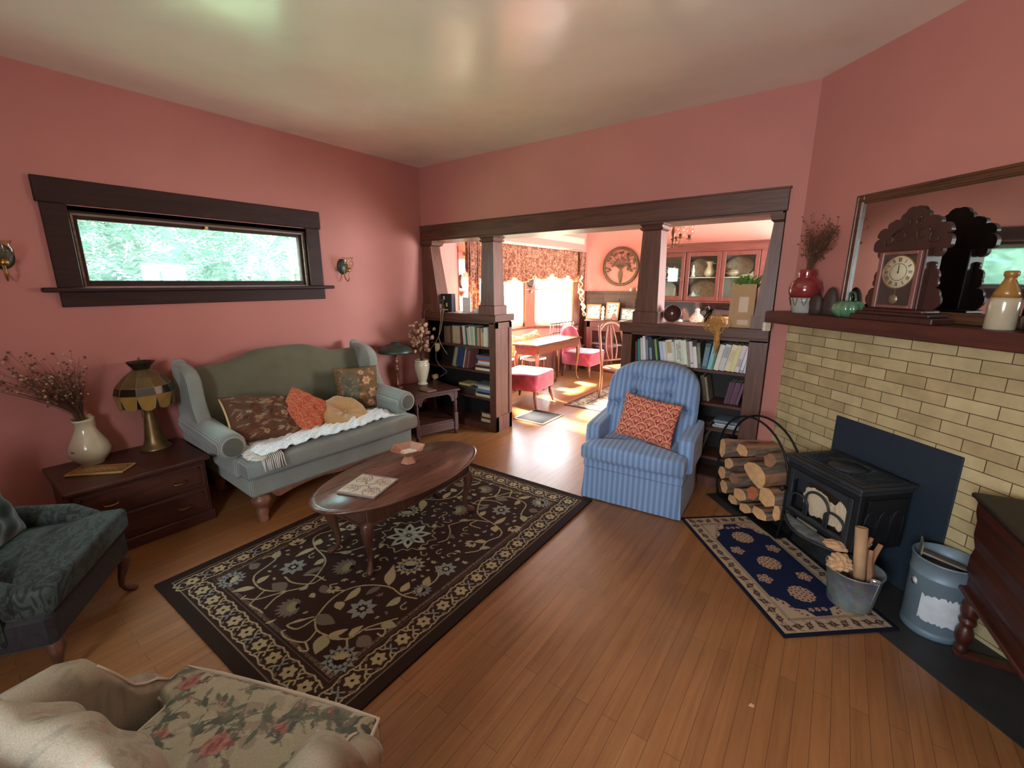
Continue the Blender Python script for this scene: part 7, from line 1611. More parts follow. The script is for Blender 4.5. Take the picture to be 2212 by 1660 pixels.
b = MB(); b.box(0, W_ - .1, yf + .04, -.03, 1.648, 1.662); b.build('shelf', mat('pale_shelf_edge', rgb(206, 180, 150), rough=.6), t)
b = MB(); b.box(0, W_ - .1, -.02, -.01, .957, 1.272); nt = NT('hazy_mirror_back'); nt.b.inputs['Base Color'].default_value = rgb(220, 224, 226); nt.b.inputs['Metallic'].default_value = 1; nt.b.inputs['Roughness'].default_value = .08; b.build('mirror_back', nt.m, t)
for i, x in enumerate((.02, .54, 1.05)):
    w = .50; d = MB(); y0, y1 = yf - .002, yf + .022
    d.box(x, x + .055, y0, y1, 1.305, 2.03, ch=.002).box(x + w - .055, x + w, y0, y1, 1.305, 2.03, ch=.002).box(x + .055, x + w - .055, y0, y1, 1.97, 2.03, ch=.002).box(x + .055, x + w - .055, y0, y1, 1.305, 1.37, ch=.002)
    dd = d.build('door', DW, t); g = MB(); g.box(x + .055, x + w - .055, yf + .006, yf + .010, 1.37, 1.97); g.build('glass_pane', CGLASS, dd)
    k = MB(); k.lathe([(.008, 0), (.012, .012), (.001, .016)], n=10, M=T(x + (.03 if i else w - .03), yf - .002, 1.62) @ Matrix.Rotation(PI / 2, 4, 'X')); k.build('knob', DW, dd)
CHN = [mat('cream_china', rgb(226, 214, 188), rough=.2, spec=.6, noise=.05), mat('brown_transferware', rgb(150, 128, 108), rough=.25, spec=.6, noise=.35, nscale=30), mat('pale_blue_china', rgb(186, 204, 206), rough=.2, spec=.6), mat('white_china', rgb(232, 228, 218), rough=.2, spec=.6)]
def chin(kind, x, z, mi, label, s=1.0, y=-.16):
    P0 = (1.34 + x, YE + y, z + .0005)
    if kind == 'platter': P0 = (P0[0], P0[1] - .015, P0[2])
    def L(pr, **k): q = MB(); q.lathe([(r_ * s, h_ * s) for r_, h_ in pr], n=28, **k); return q
    if kind == 'teapot':
        t = thing('teapot', label, 'teapot', P0, 0, 'china behind the cabinet doors'); L([(.035, 0), (.06, .02), (.068, .05), (.055, .085), (.025, .10), (.028, .108), (.010, .125), (.008, .14), (.001, .141)]).build('pot_body', CHN[mi], t)
        q = MB(); q.tube([(-.055 * s, 0, .04 * s), (-.09 * s, 0, .07 * s), (-.105 * s, 0, .10 * s)], [.012 * s, .009 * s, .006 * s], n=8); q.build('spout', CHN[mi], t); q = MB(); q.tube([(.055 * s, 0, .08 * s), (.09 * s, 0, .08 * s), (.095 * s, 0, .05 * s), (.06 * s, 0, .03 * s)], .005 * s, n=6); q.build('handle', CHN[mi], t); return
    if kind == 'jug':
        t = thing('china_jug', label, 'jug', P0, 0, 'china behind the cabinet doors'); L([(.035, 0), (.060, .03), (.064, .06), (.045, .10), (.030, .13), (.034, .16), (.046, .185), (.040, .185), (.026, .14), (.001, .13)], wob=lambda a, z_: 1 + .35 * max(0, math.cos(a - PI)) ** 6 * (z_ > .16 * s)).build('jug_body', CHN[mi], t)
        q = MB(); q.tube([(.03 * s, 0, .16 * s), (.085 * s, 0, .16 * s), (.085 * s, 0, .09 * s), (.058 * s, 0, .06 * s)], .006 * s, n=6); q.build('handle', CHN[mi], t); return
    if kind == 'platter':
        q = MB(); q.lathe([(.001, 0), (.09 * s, .002), (.12 * s, .014), (.118 * s, .018), (.09 * s, .008), (.001, .006)], n=36, sx=1.3, M=T(0, .04, .1195 * s) @ Matrix.Rotation(PI / 2 - .22, 4, 'X')); o = q.build('platter', CHN[mi], loc=P0); return tag(o, label, 'platter', 'china behind the cabinet doors')
    if kind == 'plates':
        q = MB(); q.lathe([(.04 * s, 0), (.10 * s, .012), (.11 * s, .03), (.105 * s, .03), (.001, .02)], n=30); o = q.build('serving_dish', CHN[mi], loc=P0); return tag(o, label, 'dish', 'china behind the cabinet doors')
    if kind == 'tureen':
        t = thing('soup_tureen', label, 'tureen', P0, 0, 'china behind the cabinet doors'); L([(.04, 0), (.045, .01), (.085, .04), (.092, .07), (.088, .072), (.001, .06)], sx=1.25).build('tureen_body', CHN[mi], t); L([(.090, .073), (.07, .098), (.02, .115), (.014, .130), (.001, .132)], sx=1.25).build('lid', CHN[mi], t); return
    if kind == 'figure':
        q = MB(); q.lathe([(.03 * s, 0), (.032 * s, .02), (.018 * s, .05), (.026 * s, .09), (.020 * s, .13), (.010 * s, .15), (.018 * s, .17), (.001, .195)], n=20); o = q.build('china_figurine', CHN[mi], loc=P0); return tag(o, label, 'figurine', 'china behind the cabinet doors')
    if kind == 'candle':
        q = MB(); q.lathe([(.035 * s, 0), (.03 * s, .02), (.022 * s, .12), (.014 * s, .24), (.011 * s, .28), (.001, .285)], n=16); o = q.build('tall_vase', CHN[mi], loc=P0); return tag(o, label, 'vase', 'china behind the cabinet doors')
zU, zL = 1.662, 1.30
chin('teapot', .33, zU, 0, 'cream teapot on the upper shelf behind the left cabinet door', 1.25)
chin('jug', .14, zU, 3, 'round white jug at the far left of the upper china shelf', 1.0)
chin('jug', .86, zU, 0, 'cream jug with flared lip standing on a dish behind the middle door', 1.25)
chin('figure', .615, zU, 3, 'small white figure at the left of the middle upper shelf', 1.2)
chin('platter', .72, zU, 1, 'brown and white oval platter leaning behind the middle upper jug', 1.2, y=-.14)
chin('plates', .985, zU, 1, 'brown bowl at the right of the middle upper shelf', .55)
chin('tureen', 1.18, zU, 1, 'brown transferware covered tureen behind the right cabinet door', 1.0)
chin('platter', 1.27, zU, 1, 'dark patterned platter leaning behind the right upper tureen', 1.25, y=-.13)
chin('plates', 1.40, zU, 0, 'pale stacked plates on the right end of the upper shelf', .85)
chin('teapot', 1.47, zU, 3, 'small cream teapot at the far right of the upper china shelf', .6, y=-.22)
chin('candle', .985, zL, 2, 'tall pale green tapering vase behind the middle door, lower shelf', 1.1)
chin('teapot', .64, zL, 2, 'pale blue teapot at the lower left of the middle door', 1.05)
chin('platter', .80, zL, 1, 'large brown and white turkey platter behind the middle door, lower shelf', 1.35, y=-.14)
chin('plates', .86, zL, 3, 'white scalloped dish in front of the turkey platter', .75, y=-.2)
chin('figure', .36, zL, 3, 'slender white figure behind the left cabinet door, lower shelf', 1.35)
chin('platter', .17, zL, 2, 'pale blue square-edged platter behind the left cabinet door', 1.3, y=-.14)
chin('plates', 1.16, zL, 2, 'blue-white dish behind the right door, beside the cardboard box', .9)
# on the counter of the china cabinet
b = MB(); b.box(-.16, .16, -.09, .09, 0, .13, ch=.006); o = b.build('wooden_crate', wood('tan_crate', rgb(120, 92, 54), rgb(160, 130, 84), rough=.6, axis=0), loc=(2.49, 7.30, .9555)); tag(o, 'tan wooden crate on the china cabinet counter', 'crate')
b = MB(); b.box(-.16, .16, -.08, .08, 0, .09, ch=.02); o = b.build('dark_basket', mat('dark_brown_basket', rgb(58, 34, 32), rough=.6, noise=.2), loc=(2.50, 7.30, 1.0865)); tag(o, 'dark brown basket stacked on the tan crate', 'basket')
t = thing('rooster_figure', 'speckled black and white rooster figure on the china cabinet counter', 'figurine', (2.12, 7.27, .9555), .2); t.scale = (.82, .82, .82)
b = MB(); b.lathe([(.07, 0), (.10, .03), (.11, .09), (.085, .15), (.05, .19), (.035, .23), (.04, .26), (.02, .29), (.001, .295)], n=24, sx=1.2); b.build('rooster_body', mat('speckled_feathers', rgb(170, 150, 138), rough=.8, noise=.6, nscale=38), t)
b = MB(); b.prism([(.06, .10), (.14, .16), (.15, .24), (.10, .25), (.03, .20)], -.03, .03, axis='y'); b.build('tail', mat('black_tail_feathers', rgb(42, 40, 46), rough=.6, noise=.3), t)
b = MB(); b.prism([(-.04, .27), (-.02, .33), (.0, .30), (.02, .33), (.03, .28)], -.006, .006, axis='y'); b.build('comb', mat('dark_comb', rgb(52, 44, 46), rough=.6), t)
b = MB(); b.lathe([(.03, 0), (.034, .02), (.02, .05), (.001, .055)], n=16); o = b.build('white_egg_cup', CHN[3], loc=(1.88, 7.26, .9555)); tag(o, 'small white knob-shaped cup on the china cabinet counter', 'cup')
# low glass-door bookcase with photographs
t = thing('glass_door_cabinet', 'carved low mahogany cabinet with two glass doors, in the dining room corner', 'cabinet', (.24, 7.545, 0))
b = MB(); b.box(0, .90, -.30, 0, 0, .10, ch=.004).box(0, .90, -.30, -.28, .80, .90).box(0, .06, -.30, 0, .1, .9).box(.84, .90, -.30, 0, .1, .9).box(.0, .9, -.02, 0, .1, .9).box(.43, .47, -.30, -.27, .1, .82); b.build('carcass', DW, t)
b = MB(); b.box(-.03, .93, -.335, .0, .90, .93, ch=.008); b.build('cabinet_top', DWX, t)
for x0 in (.06, .47):
    d = MB(); d.box(x0, x0 + .05, -.305, -.285, .11, .80, ch=.002).box(x0 + .32, x0 + .37, -.305, -.285, .11, .80, ch=.002).box(x0 + .05, x0 + .32, -.305, -.285, .74, .80, ch=.002).box(x0 + .05, x0 + .32, -.305, -.285, .11, .18, ch=.002); dd = d.build('door', DW, t)
    g = MB(); g.box(x0 + .05, x0 + .32, -.297, -.293, .18, .74); g.build('glass_pane', CGLASS, dd)
b = MB(); b.box(.06, .84, -.27, -.02, .50, .515); b.build('shelf', mat('pale_inner_shelf', rgb(176, 150, 120), rough=.6), t)
b = MB()
for k in range(7): a = (k - 3) * .42; b.tube([(.45, -.305, .845), (.45 + .05 * math.sin(a), -.312, .845 + .012 * math.cos(a)), (.45 + .10 * math.sin(a), -.306, .845 + .018 * math.cos(a))], [.010, .008, .003], n=6)
b.build('carved_ornament', DW, t)
def frame(x, w, h, fcol, label, seed, yaw=0, y=7.36):
    t = thing('picture_frame', label, 'photo frame', (x, y, .9305), yaw); M_ = Matrix.Rotation(-.16, 4, 'X')
    b = MB(); e = .022; b.box(-w / 2, w / 2, -.008, .008, 0, e, M=M_, ch=.002).box(-w / 2, w / 2, -.008, .008, h - e, h, M=M_, ch=.002).box(-w / 2, -w / 2 + e, -.008, .008, e, h - e, M=M_, ch=.002).box(w / 2 - e, w / 2, -.008, .008, e, h - e, M=M_, ch=.002); b.box(-.02, .02, .01, .075, 0, .006); b.build('frame', fcol, t)
    cv = Canvas(w - 2 * e, h - 2 * e, .006, rgb(206, 220, 214)); r = random.Random(seed)
    for _ in range(50): cv.leaf(r.random() * w, r.random() * h, .05, .02, r.uniform(-.4, .4), r.choice([rgb(130, 160, 150), rgb(176, 196, 200), rgb(150, 176, 130), rgb(110, 130, 140), rgb(224, 226, 214)]))
    p = slab('photograph', cv, .001, paint_mat('photo_print_%d' % seed, rough=.3, bump=0, spec=.5), parent=t); p.matrix_local = M_ @ T(0, -.002, h / 2) @ Matrix.Rotation(PI / 2, 4, 'X')
    return t
OAKF = mat('golden_oak_frame', rgb(206, 150, 84), rough=.4, noise=.1)
frame(.30, .27, .27, OAKF, 'photo in a golden oak frame on the low glass-door cabinet, leftmost', 1, .1)
frame(.64, .25, .31, OAKF, 'taller photo in a golden oak frame, middle of the low cabinet', 2, -.05, y=7.40)
frame(.95, .27, .22, mat('dark_photo_frame', rgb(96, 80, 66), rough=.5), 'wide photo in a thin dark frame, right end of the low cabinet', 3, -.1)
b = MB(); b.lathe([(.035, 0), (.02, .02), (.035, .06), (.022, .09), (.034, .13), (.020, .16), (.030, .20), (.012, .24), (.001, .25)], n=14, wob=lambda a, z_: 1 + .12 * math.sin(4 * a + 30 * z_)); o = b.build('twisted_shell_ornament', CHN[0], loc=(.515, 7.31, .9305)); tag(o, 'white twisted shell ornament between two golden frames', 'ornament')
b = MB(); b.lathe([(.04, 0), (.055, .05), (.052, .055), (.035, .01), (.001, .008)], n=18); b.lathe([(.03, .03), (.035, .08), (.02, .12), (.001, .13)], n=14); o = b.build('small_basket', mat('pinkish_wicker', rgb(150, 104, 84), rough=.8, noise=.3, nscale=60), loc=(.74, 7.28, .9305)); tag(o, 'small pinkish basket with a doll in front of the middle frame', 'basket')
b = MB(); b.box(-.13, .13, -.07, .07, 0, .012); o = b.build('flat_notebook', bookmat((222, 214, 196)), loc=(1.0, 7.28, .9305)); tag(o, 'cream notebook lying at the right front of the low cabinet', 'notebook')
for i, (x, lb) in enumerate(((.92, 'small red-banded white cup on the plate rail, left of the other'), (1.045, 'small pale cup on the plate rail, nearest the column'))):
    b = MB(); b.lathe([(.018, 0), (.03, .015), (.034, .04), (.024, .055), (.026, .062), (.02, .062), (.001, .05)], n=18); o = b.build('small_cup', CHN[3 if i == 0 else 0], loc=(x, YE - .055, 1.4255)); tag(o, lb, 'cup')
# round tree plaque
t = thing('tree_wall_plaque', 'round bronze tree-of-life wall plaque on the pink dining room wall', 'wall decoration', (.69, YE, 1.855))
BZ = mat('antique_bronze', rgb(104, 84, 62), rough=.5, metal=.35, noise=.25, nscale=14)
b = MB(); R_, r2 = .335, .29; n_ = 72; b.loft([[(r_ * math.cos(2 * PI * k / n_), y_, r_ * math.sin(2 * PI * k / n_)) for k in range(n_)] for r_, y_ in ((r2, -.012), (r2, -.035), (r2 + .01, -.04), (R_ - .01, -.04), (R_, -.035), (R_, -.012))], closed=True); b.build('ring', BZ, t)
b = MB(); r = random.Random(5); lf = MB()
for k in range(9):
    a = PI / 2 + (k - 4) * .33; tip = (.27 * math.cos(a), .27 * math.sin(a) + .0); b.tube(bez([(0, -.022, -.28), ((k - 4) * .006, -.025, -.10), (tip[0] * .5 + (k - 4) * .008, -.025, tip[1] * .35), (tip[0] * .92, -.022, tip[1] * .92)], 24), [.013 - .0105 * q / 24 for q in range(30)], n=6)
for k in range(44):
    a = r.uniform(-.35, PI + .35); R0 = r.uniform(.11, .27); x, z = R0 * math.cos(a), R0 * math.sin(a); an = r.uniform(0, 6.3); s_ = r.uniform(.022, .038)
    lf.prism([(x + s_ * math.cos(an + q * PI / 4) * (1 if q % 4 == 0 else .62), z + s_ * math.sin(an + q * PI / 4) * (1 if q % 4 == 0 else .62)) for q in range(8)], -.030 - .004 * (k % 3), -.024 - .004 * (k % 3), axis='y')
b.build('tree_trunk', BZ, t); o = lf.build('leaves', [BZ], t)
# chandelier
t = thing('chandelier', 'brass chandelier with clear glass shades hanging in the dining room', 'chandelier', (2.20, 5.5, 0))
b = MB(); b.lathe([(.05, 2.78), (.055, 2.80), (.001, 2.8005)], n=20); b.tube([(0, 0, 2.29), (0, 0, 2.79)], .006, n=8); b.lathe([(.004, 1.985), (.010, 1.99), (.016, 2.01), (.008, 2.03), (.018, 2.06), (.030, 2.075), (.012, 2.09), (.020, 2.12), (.028, 2.16), (.016, 2.20), (.008, 2.29), (.001, 2.30)], n=20); b.build('stem', DBR, t)
for k in range(5):
    a = 2 * PI * k / 5 + .42; ca_, sa_ = math.cos(a), math.sin(a)
    b = MB(); b.tube(bez([(.01 * ca_, .01 * sa_, 2.03), (.06 * ca_, .06 * sa_, 1.985), (.13 * ca_, .13 * sa_, 1.995), (.18 * ca_, .18 * sa_, 2.045), (.18 * ca_, .18 * sa_, 2.075)], 24), .0045, n=6); b.lathe([(.008, 2.07), (.040, 2.078), (.038, 2.084), (.016, 2.086), (.018, 2.12), (.001, 2.121)], .18 * ca_, .18 * sa_, n=16); ar = b.build('arm', DBR, t)
    b = MB(); b.lathe([(.020, 2.12), (.045, 2.145), (.050, 2.17), (.038, 2.20), (.052, 2.235), (.0505, 2.235), (.036, 2.20), (.048, 2.17), (.043, 2.147), (.018, 2.124)], .18 * ca_, .18 * sa_, n=20); b.build('glass_shade', glass_mat('clear_bell_shade', col=(.95, .93, .9, 1)), ar)
# bay valance and side drapes
def drape_mat():
    t = NT('rust_gold_floral_drape'); v = t.coord(scale=(1, 1, 1)); w = t.n('TexNoise', Scale=24.0, Detail=4.0, Distortion=1.5); t.l(v, w.inputs['Vector'])
    c = t.ramp(w.outputs['Fac'], [(.38, rgb(140, 88, 70)), (.5, rgb(172, 118, 96)), (.62, rgb(212, 172, 142))]); t.l(c, t.b.inputs['Base Color']); t.b.inputs['Roughness'].default_value = .85
    tl = t.n('BsdfTranslucent'); t.l(c, tl.inputs['Color']); mx = t.n('MixShader', Fac=.35); t.l(t.b.outputs[0], mx.inputs[1]); t.l(tl.outputs[0], mx.inputs[2]); t.l(mx.outputs[0], t.out.inputs['Surface']); return t.m
DRP = drape_mat(); TRM = mat('pale_gold_fringe', rgb(222, 190, 140), rough=.9)
def hang(name, label, y0, y1, ztop, zfun, n, nf, amp, x0=.075, cat='curtain'):
    V = []; fs = []; m_ = 14; edge = []
    for i in range(n + 1):
        u = i / n; y = y0 + (y1 - y0) * u; zb = zfun(u)
        for j in range(m_ + 1):
            v = j / m_; z = ztop + (zb - ztop) * v; g = .35 + .65 * v; x = x0 + amp * g * (math.sin(u * nf * 2 * PI) + .4 * math.sin(u * nf * 4.7 + 1 + v)) ; V.append((x, y + .01 * math.sin(v * 6 + u * 40), z))
        edge.append(V[-1])
    for i in range(n):
        for j in range(m_): a = i * (m_ + 1) + j; fs.append((a, a + 1, a + m_ + 2, a + m_ + 1))
    me = bpy.data.meshes.new(name); me.from_pydata(V, [], fs); me.polygons.foreach_set('use_smooth', [True] * len(fs)); me.materials.append(DRP); o = bpy.data.objects.new(name, me); C.objects.link(o); sd = o.modifiers.new('s', 'SOLIDIFY'); sd.thickness = .003
    b = MB(); b.tube(edge, .009, n=6); b.build('fringe_edge', TRM, o)
    return tag(o, label, cat)
def zv(u):
    k = u * 6; f = k - math.floor(k); return 1.69 - .075 * math.sin(PI * f) ** .8 + .03 * math.cos(u * 9)
hang('valance_curtain', 'rust and gold gathered valance across the bay window', 4.20, 7.30, 2.105, zv, 420, 30, .020)
hang('side_curtain', 'long rust drape with ruffled cream edge at the far end of the bay', 7.10, 7.34, 2.105, lambda u: .98 + .5 * (1 - u), 60, 5, .016, x0=.13)
hang('side_curtain', 'long rust drape at the near end of the bay, behind the left bookcase', 4.18, 4.42, 2.105, lambda u: .80 + .1 * u, 60, 5, .016, x0=.13)
b = MB(); pts = [(.165 + .022 * math.sin(k * 1.3), 7.10 + .19 * (k / 26) ** 1.2 + .022 * math.cos(k * 1.3), 1.70 - .70 * k / 26) for k in range(27)]; rg = [tuple(p) for p in bez(pts, 130)]
b.tube(rg, .022, n=8, flat=.35); o = b.build('ruffle_trim', mat('cream_ruffle', rgb(226, 206, 176), rough=.85), None); tag(o, 'cream ruffled edging on the far drape of the bay', 'ruffle')
b = MB(); b.tube([(.06, 4.12, 2.10), (.06, 7.38, 2.10)], .010, n=8); o = b.build('curtain_rod', DBR); tag(o, 'thin brass curtain rod across the bay opening', 'curtain rod')
# post plaques and little shelves between the bay windows
for i, (x, y, rz_, lb) in enumerate(((-.60, b1 - .70, -PI / 2 - PI / 8, 'dark oval plaque on the panelled post at the right of the bay'), (-.60, b0 + .70, -PI / 2 + PI / 8, 'dark oval plaque on the panelled post at the left of the bay'))):
    hd = math.radians(-22 if i == 0 else 22)
    M0 = T(x, y, 0) @ RZ(hd)
    p = MB(); p.box(-.07, -.0, -.10, .10, .80, 2.02, M=M0, ch=.004); struct(p.build('trim_%d' % (6 + i), HON), 'panelled wooden post between the bay windows')
    p = MB(); p.lathe([(.07, 0), (.075, .012), (.055, .02), (.001, .014)], n=28, M=M0 @ T(.001, 0, 1.60) @ Matrix.Rotation(PI / 2, 4, 'Y') @ Matrix.Scale(1.35, 4, (1, 0, 0))); o = p.build('oval_plaque', mat('dark_oval_frame_%d' % i, rgb(62, 48, 42), rough=.5, noise=.4, nscale=40)); tag(o, lb, 'plaque')
    p = MB(); p.box(.001, .10, -.10, .10, 1.455, 1.472, M=M0, ch=.003); p.prism([(.001, 1.455), (.07, 1.455), (.001, 1.38)], -.012, .012, axis='y', M=M0); o = p.build('bracket_shelf', HON); tag(o, 'little wooden bracket shelf on the %s bay post' % ('right' if i == 0 else 'left'), 'shelf')
# window seat cushions and clutter
def squarecush(W, H, D, cols, place_, lb, seed):
    cv = Canvas(W, H, .008, cols[0]); r = random.Random(seed)
    for _ in range(40): cv.leaf(r.random() * W, r.random() * H, .06, .025, r.uniform(0, 6), cols[1 + r.randint(0, 1)])
    o = pillow('seat_pillow', cv, W, H, D, CUSH, n=28); place(o, *place_); return tag(o, lb, 'cushion')
squarecush(.44, .40, .14, [rgb(196, 160, 112), rgb(160, 112, 74), rgb(226, 204, 164)], ((-.13, 5.55, .60), -10, 28, 12), 'gold patterned cushion on the window seat, nearer one', 1)
squarecush(.44, .40, .14, [rgb(176, 136, 96), rgb(140, 92, 62), rgb(210, 184, 140)], ((-.13, 6.10, .60), -5, 28, -8), 'brown patterned cushion on the window seat, beside the gold one', 2)
squarecush(.40, .36, .14, [rgb(222, 206, 178), rgb(196, 170, 140), rgb(230, 220, 200)], ((-.10, 5.02, .59), -5, 30, 6), 'pale cushion at the near end of the window seat', 3)
# console table
t = thing('console_table', 'long queen anne console table with scalloped apron beside the bay window', 'table', (.32, 5.82, 0), 0)
b = MB(); e = [];
b.prism(rr(.46, 1.40, .05, 4), .692, .712); b.prism(rr(.44, 1.38, .05, 4), .712, .720); b.build('tabletop', wood('polished_brown_table_top', rgb(76, 46, 36), rgb(104, 66, 50), rough=.14, axis=1, spec=.8), t)  # dark brown wood with a polished finish
b = MB(); b.box(-.19, .19, -.63, -.61, .56, .692).box(-.19, .19, .61, .63, .56, .692)
for x in (-.19, .172):
    pr = [(-.62, .692), (-.62, .575)] + [(-.62 + 1.24 * k / 40, .572 - .016 * abs(math.sin(k * PI / 5)) + .018 * math.sin(PI * k / 40)) for k in range(1, 40)] + [(.62, .575), (.62, .692)]; b.prism(pr, x, x + .018, axis='x')
b.build('apron', HONY, t)
for sx in (-1, 1):
    for sy in (-1, 1): b = MB(); cabriole(b, sx * .175, sy * .605, .60, (sx, sy), r=.028, spread=.035); b.build('leg', HON, t)
b = MB(); b.box(-.15, .13, -.18, .18, 0, .006); o = b.build('place_mat', mat('white_runner', rgb(226, 224, 216), rough=.8), loc=(.32, 5.75, .7205)); tag(o, 'white cloth lying on the console table', 'cloth')
# red velvet slipper chairs
def red_mat():
    t = NT('crimson_velvet'); v = t.coord(); nz = t.n('TexNoise', Scale=7.0, Detail=4.0); t.l(v, nz.inputs['Vector']); t.l(t.ramp(nz.outputs['Fac'], [(.35, rgb(134, 20, 44)), (.6, rgb(176, 36, 66)), (.75, rgb(206, 96, 112))]), t.b.inputs['Base Color']); t.b.inputs['Roughness'].default_value = .7; t.b.inputs['Sheen Weight'].default_value = .8; return t.m
RED = red_mat()
def stool(loc, rz, label, back):
    t = thing('slipper_chair', label, 'chair', loc, rz)
    o = softbox('seat_cushion', tw(rr(.56, .56, .05, 3), 2), .215, .44, .03, RED, t, crown=.012)
    for sx in (-1, 1):
        for sy in (-1, 1): b = MB(); b.tube([(sx * .23, sy * .23, .225), (sx * .235, sy * .235, .12), (sx * .262, sy * .262, .0)], [.028, .022, .014], n=8); b.build('leg', TRIMV if sx < 0 else HON, t)
    if back:
        ny, nx = 14, 24; U = np.linspace(-1, 1, nx)[None, :].repeat(ny, 0); V = np.linspace(0, 1, ny)[:, None].repeat(nx, 1); hw = .29 * np.sqrt(np.clip(1 - (V * .97) ** 4, 0, 1)); Y_ = U * hw; Z_ = .42 + .42 * V; X_ = -.25 - .10 * V + .06 * U ** 2
        sheet('backrest', np.stack([X_ + .05 * (1 - U ** 4), Y_, Z_], -1), np.stack([X_ - .05, Y_, Z_], -1), None, RED, t)
    return t
stool((.62, 4.79, 0), .12, 'crimson velvet footstool nearest the first column', False)
stool((.44, 7.02, 0) if False else (.42, 6.80, 0), 0, 'crimson velvet slipper chair with rounded back by the far bay end', True)
# black metal screen behind it, ladder chair
b = MB()
for z in (.74, .90): b.tube([(.02, 6.35, z), (.02, 7.15, z)], .008, n=6)
for k in range(9): b.tube([(.02, 6.35 + .1 * k, .44), (.02, 6.35 + .1 * k, .90)], .005, n=6)
b.tube([(.02, 6.35, .44), (.02, 7.15, .44)], .006, n=6); o = b.build('metal_rail', BLKMET); tag(o, 'thin dark metal rail along the window seat behind the red chair', 'rail')
t = thing('dark_side_chair', 'dark ladder-back chair in the corner between bay and low cabinet', 'chair', (.10, 7.23, 0), .0)
b = MB()
for y in (-.14, .14): b.tube([(-.08, y, 0), (-.09, y, .45), (-.12, y, .86)], .013, n=8)
for z in (.56, .68, .80): b.box(-.115, -.095, -.14, .14, z, z + .04, ch=.005)
b.build('back_frame', TRIMV, t); b = MB(); b.box(-.09, .10, -.15, .15, .43, .455, ch=.01); b.build('seat', TRIMV, t)
for y in (-.13, .13): b = MB(); b.tube([(.08, y, 0), (.08, y, .44)], .012, n=8); b.build('leg', TRIMV, t)
# crate and clutter under the console table
b = MB(); b.box(-.10, .10, -.15, .15, 0, .012).box(-.10, -.088, -.15, .15, 0, .14).box(.088, .10, -.15, .15, 0, .14).box(-.10, .10, -.15, -.138, 0, .14).box(-.10, .10, .138, .15, 0, .14); o = b.build('small_crate', HONY, loc=(.16, 6.02, 0.001)); tag(o, 'small honey wood crate on the floor under the console table', 'crate')
b = MB(); b.lathe([(.04, 0), (.05, .04), (.03, .09), (.035, .12), (.001, .14)], n=14); o = b.build('bird_ornament', CHN[0], loc=(.16, 6.02, .0135)); tag(o, 'cream bird ornament standing in the small crate', 'ornament')
z = .001
for i, (c, lb) in enumerate((((96, 60, 48), 'brown box file, bottom of the stack under the console table'), ((188, 176, 150), 'cream box file, middle of the stack under the console table'), ((70, 66, 76), 'dark grey box file, top of the stack under the console table'))):
    b = MB(); b.box(-.11, .11, -.16, .16, 0, .07, ch=.003); o = b.build('box_file', bookmat(c), loc=(.17, 5.70, z), rot=(0, 0, .05 * i)); tag(o, lb, 'box file', 'box files under the console table'); z += .0705
b = MB(); b.box(-.17, .17, -.20, .20, .415, .44, ch=.006); b2 = b
t = thing('low_stool', 'small wooden stool with pale scalloped cloth under the console table', 'stool', (.31, 5.40, 0)); b = MB(); b.box(-.14, .14, -.12, .12, .48, .50, ch=.004); b.build('seat', HON, t)
for sx in (-1, 1):
    for sy in (-1, 1): b = MB(); cabriole(b, sx * .11, sy * .09, .48, (sx, sy), r=.018, spread=.02); b.build('leg', HON, t)
b = MB(); ring = [(x * (1 + .0), y, z_) for x, y, z_ in [(math.copysign(1, 1) * 0, 0, 0)]]
b.loft([[(x, y, .502) for x, y in tw(rr(.30, .26, .02, 3), 3)], [(x * 1.03, y * 1.03, .47 + .012 * math.sin(k * 1.4)) for k, (x, y) in enumerate(tw(rr(.30, .26, .02, 3), 3))]], cap=False); b.prism(rr(.30, .26, .02, 3), .501, .504); b.build('cloth_cover', mat('cream_scalloped_cloth', rgb(226, 206, 180), rough=.9), t)
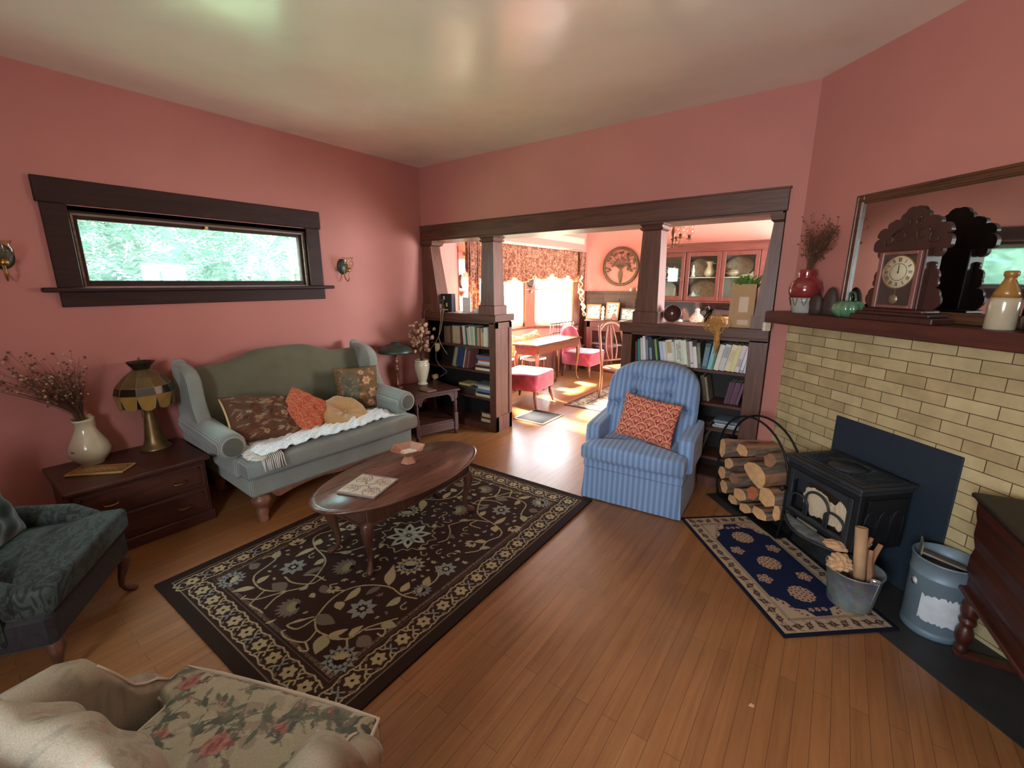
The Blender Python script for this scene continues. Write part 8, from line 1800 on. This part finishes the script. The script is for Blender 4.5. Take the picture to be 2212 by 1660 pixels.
# dining chair and rug, dining table out of sight behind bookcase
t = thing('carved_dining_chair', 'carved honey wood dining chair with cane seat, seen from behind the right bookcase edge', 'chair', (1.62, 5.62, .009), -.45)
b = MB()
for y in (-.20, .20): b.tube(bez([(-.22, y, 0), (-.20, y * .98, .25), (-.20, y, .46), (-.24, y * 1.02, .75), (-.30, y * .92, 1.0)], 30), .019, n=8)
b.tube(bez([(-.285, -.19, .93), (-.30, -.1, 1.01), (-.30, 0, 1.03), (-.30, .1, 1.01), (-.285, .19, .93)], 24), .022, n=8); b.tube([(-.215, -.20, .52), (-.215, .20, .52)], .012, n=8)
for y in (-.06, 0, .06): b.tube(bez([(-.215, y, .52), (-.25, y * 1.6, .72), (-.295, y * .6, 1.0)], 16), .009, n=6)
b.build('backrest', HON, t)
b = MB(); b.box(-.21, .23, -.21, .21, .415, .455, ch=.012); b.build('seat_frame', HON, t)
b = MB(); b.box(-.17, .20, -.175, .175, .452, .460); b.build('cane_seat', mat('woven_cane', rgb(206, 176, 132), rough=.7, noise=.2, nscale=70), t)
for y in (-.18, .18): b = MB(); cabriole(b, .19, y, .43, (1, y * 3), r=.022, spread=.03); b.build('leg', HON, t)
def dr_cv():
    W, H = 1.9, 2.0; c = Canvas(W, H, .014, rgb(176, 164, 138)); r = random.Random(2); c.rect(0, 0, W, H, rgb(78, 76, 84)); c.rect(.05, .05, W - .05, H - .05, rgb(186, 172, 144))
    for _ in range(900): x, y = r.random() * W, r.random() * H; c.curve([(x, y), (x + r.uniform(-.07, .07), y + r.uniform(-.07, .07)), (x + r.uniform(-.12, .12), y + r.uniform(-.12, .12))], .016, r.choice([rgb(120, 104, 90), rgb(96, 92, 100), rgb(142, 118, 96)]), 6)
    c.rect(.20, .20, W - .2, .23, rgb(78, 76, 84)); c.rect(.2, .2, .23, H - .2, rgb(78, 76, 84)); return c
o = slab('dining_rug', dr_cv(), .008, RUGM, loc=(1.12, 4.93, .0005), rz=-.01, centre=False); tag(o, 'faded cream and grey oriental rug on the dining room floor', 'rug')
# floor register between the rooms
t = thing('floor_register', 'dark metal floor heating grate beside the first column', 'floor grate', (1.135, 4.28, .0005), 0)
b = MB(); b.box(-.21, .21, -.235, .235, 0, .010, ch=.002); b.build('frame', mat('pale_register_edge', rgb(150, 140, 122), rough=.5, metal=.4), t)
b = MB()
for k in range(26): b.box(-.185, .185, -.21 + k * .0168, -.201 + k * .0168, .010, .0125)
for k in range(12): b.box(-.185 + k * .0325, -.178 + k * .0325, -.21, .21, .010, .012)
b.build('grille_bars', BLKMET, t); b = MB(); b.box(-.187, .187, -.212, .212, .0095, .0105); b.build('duct_shadow_plate', DARK, t)
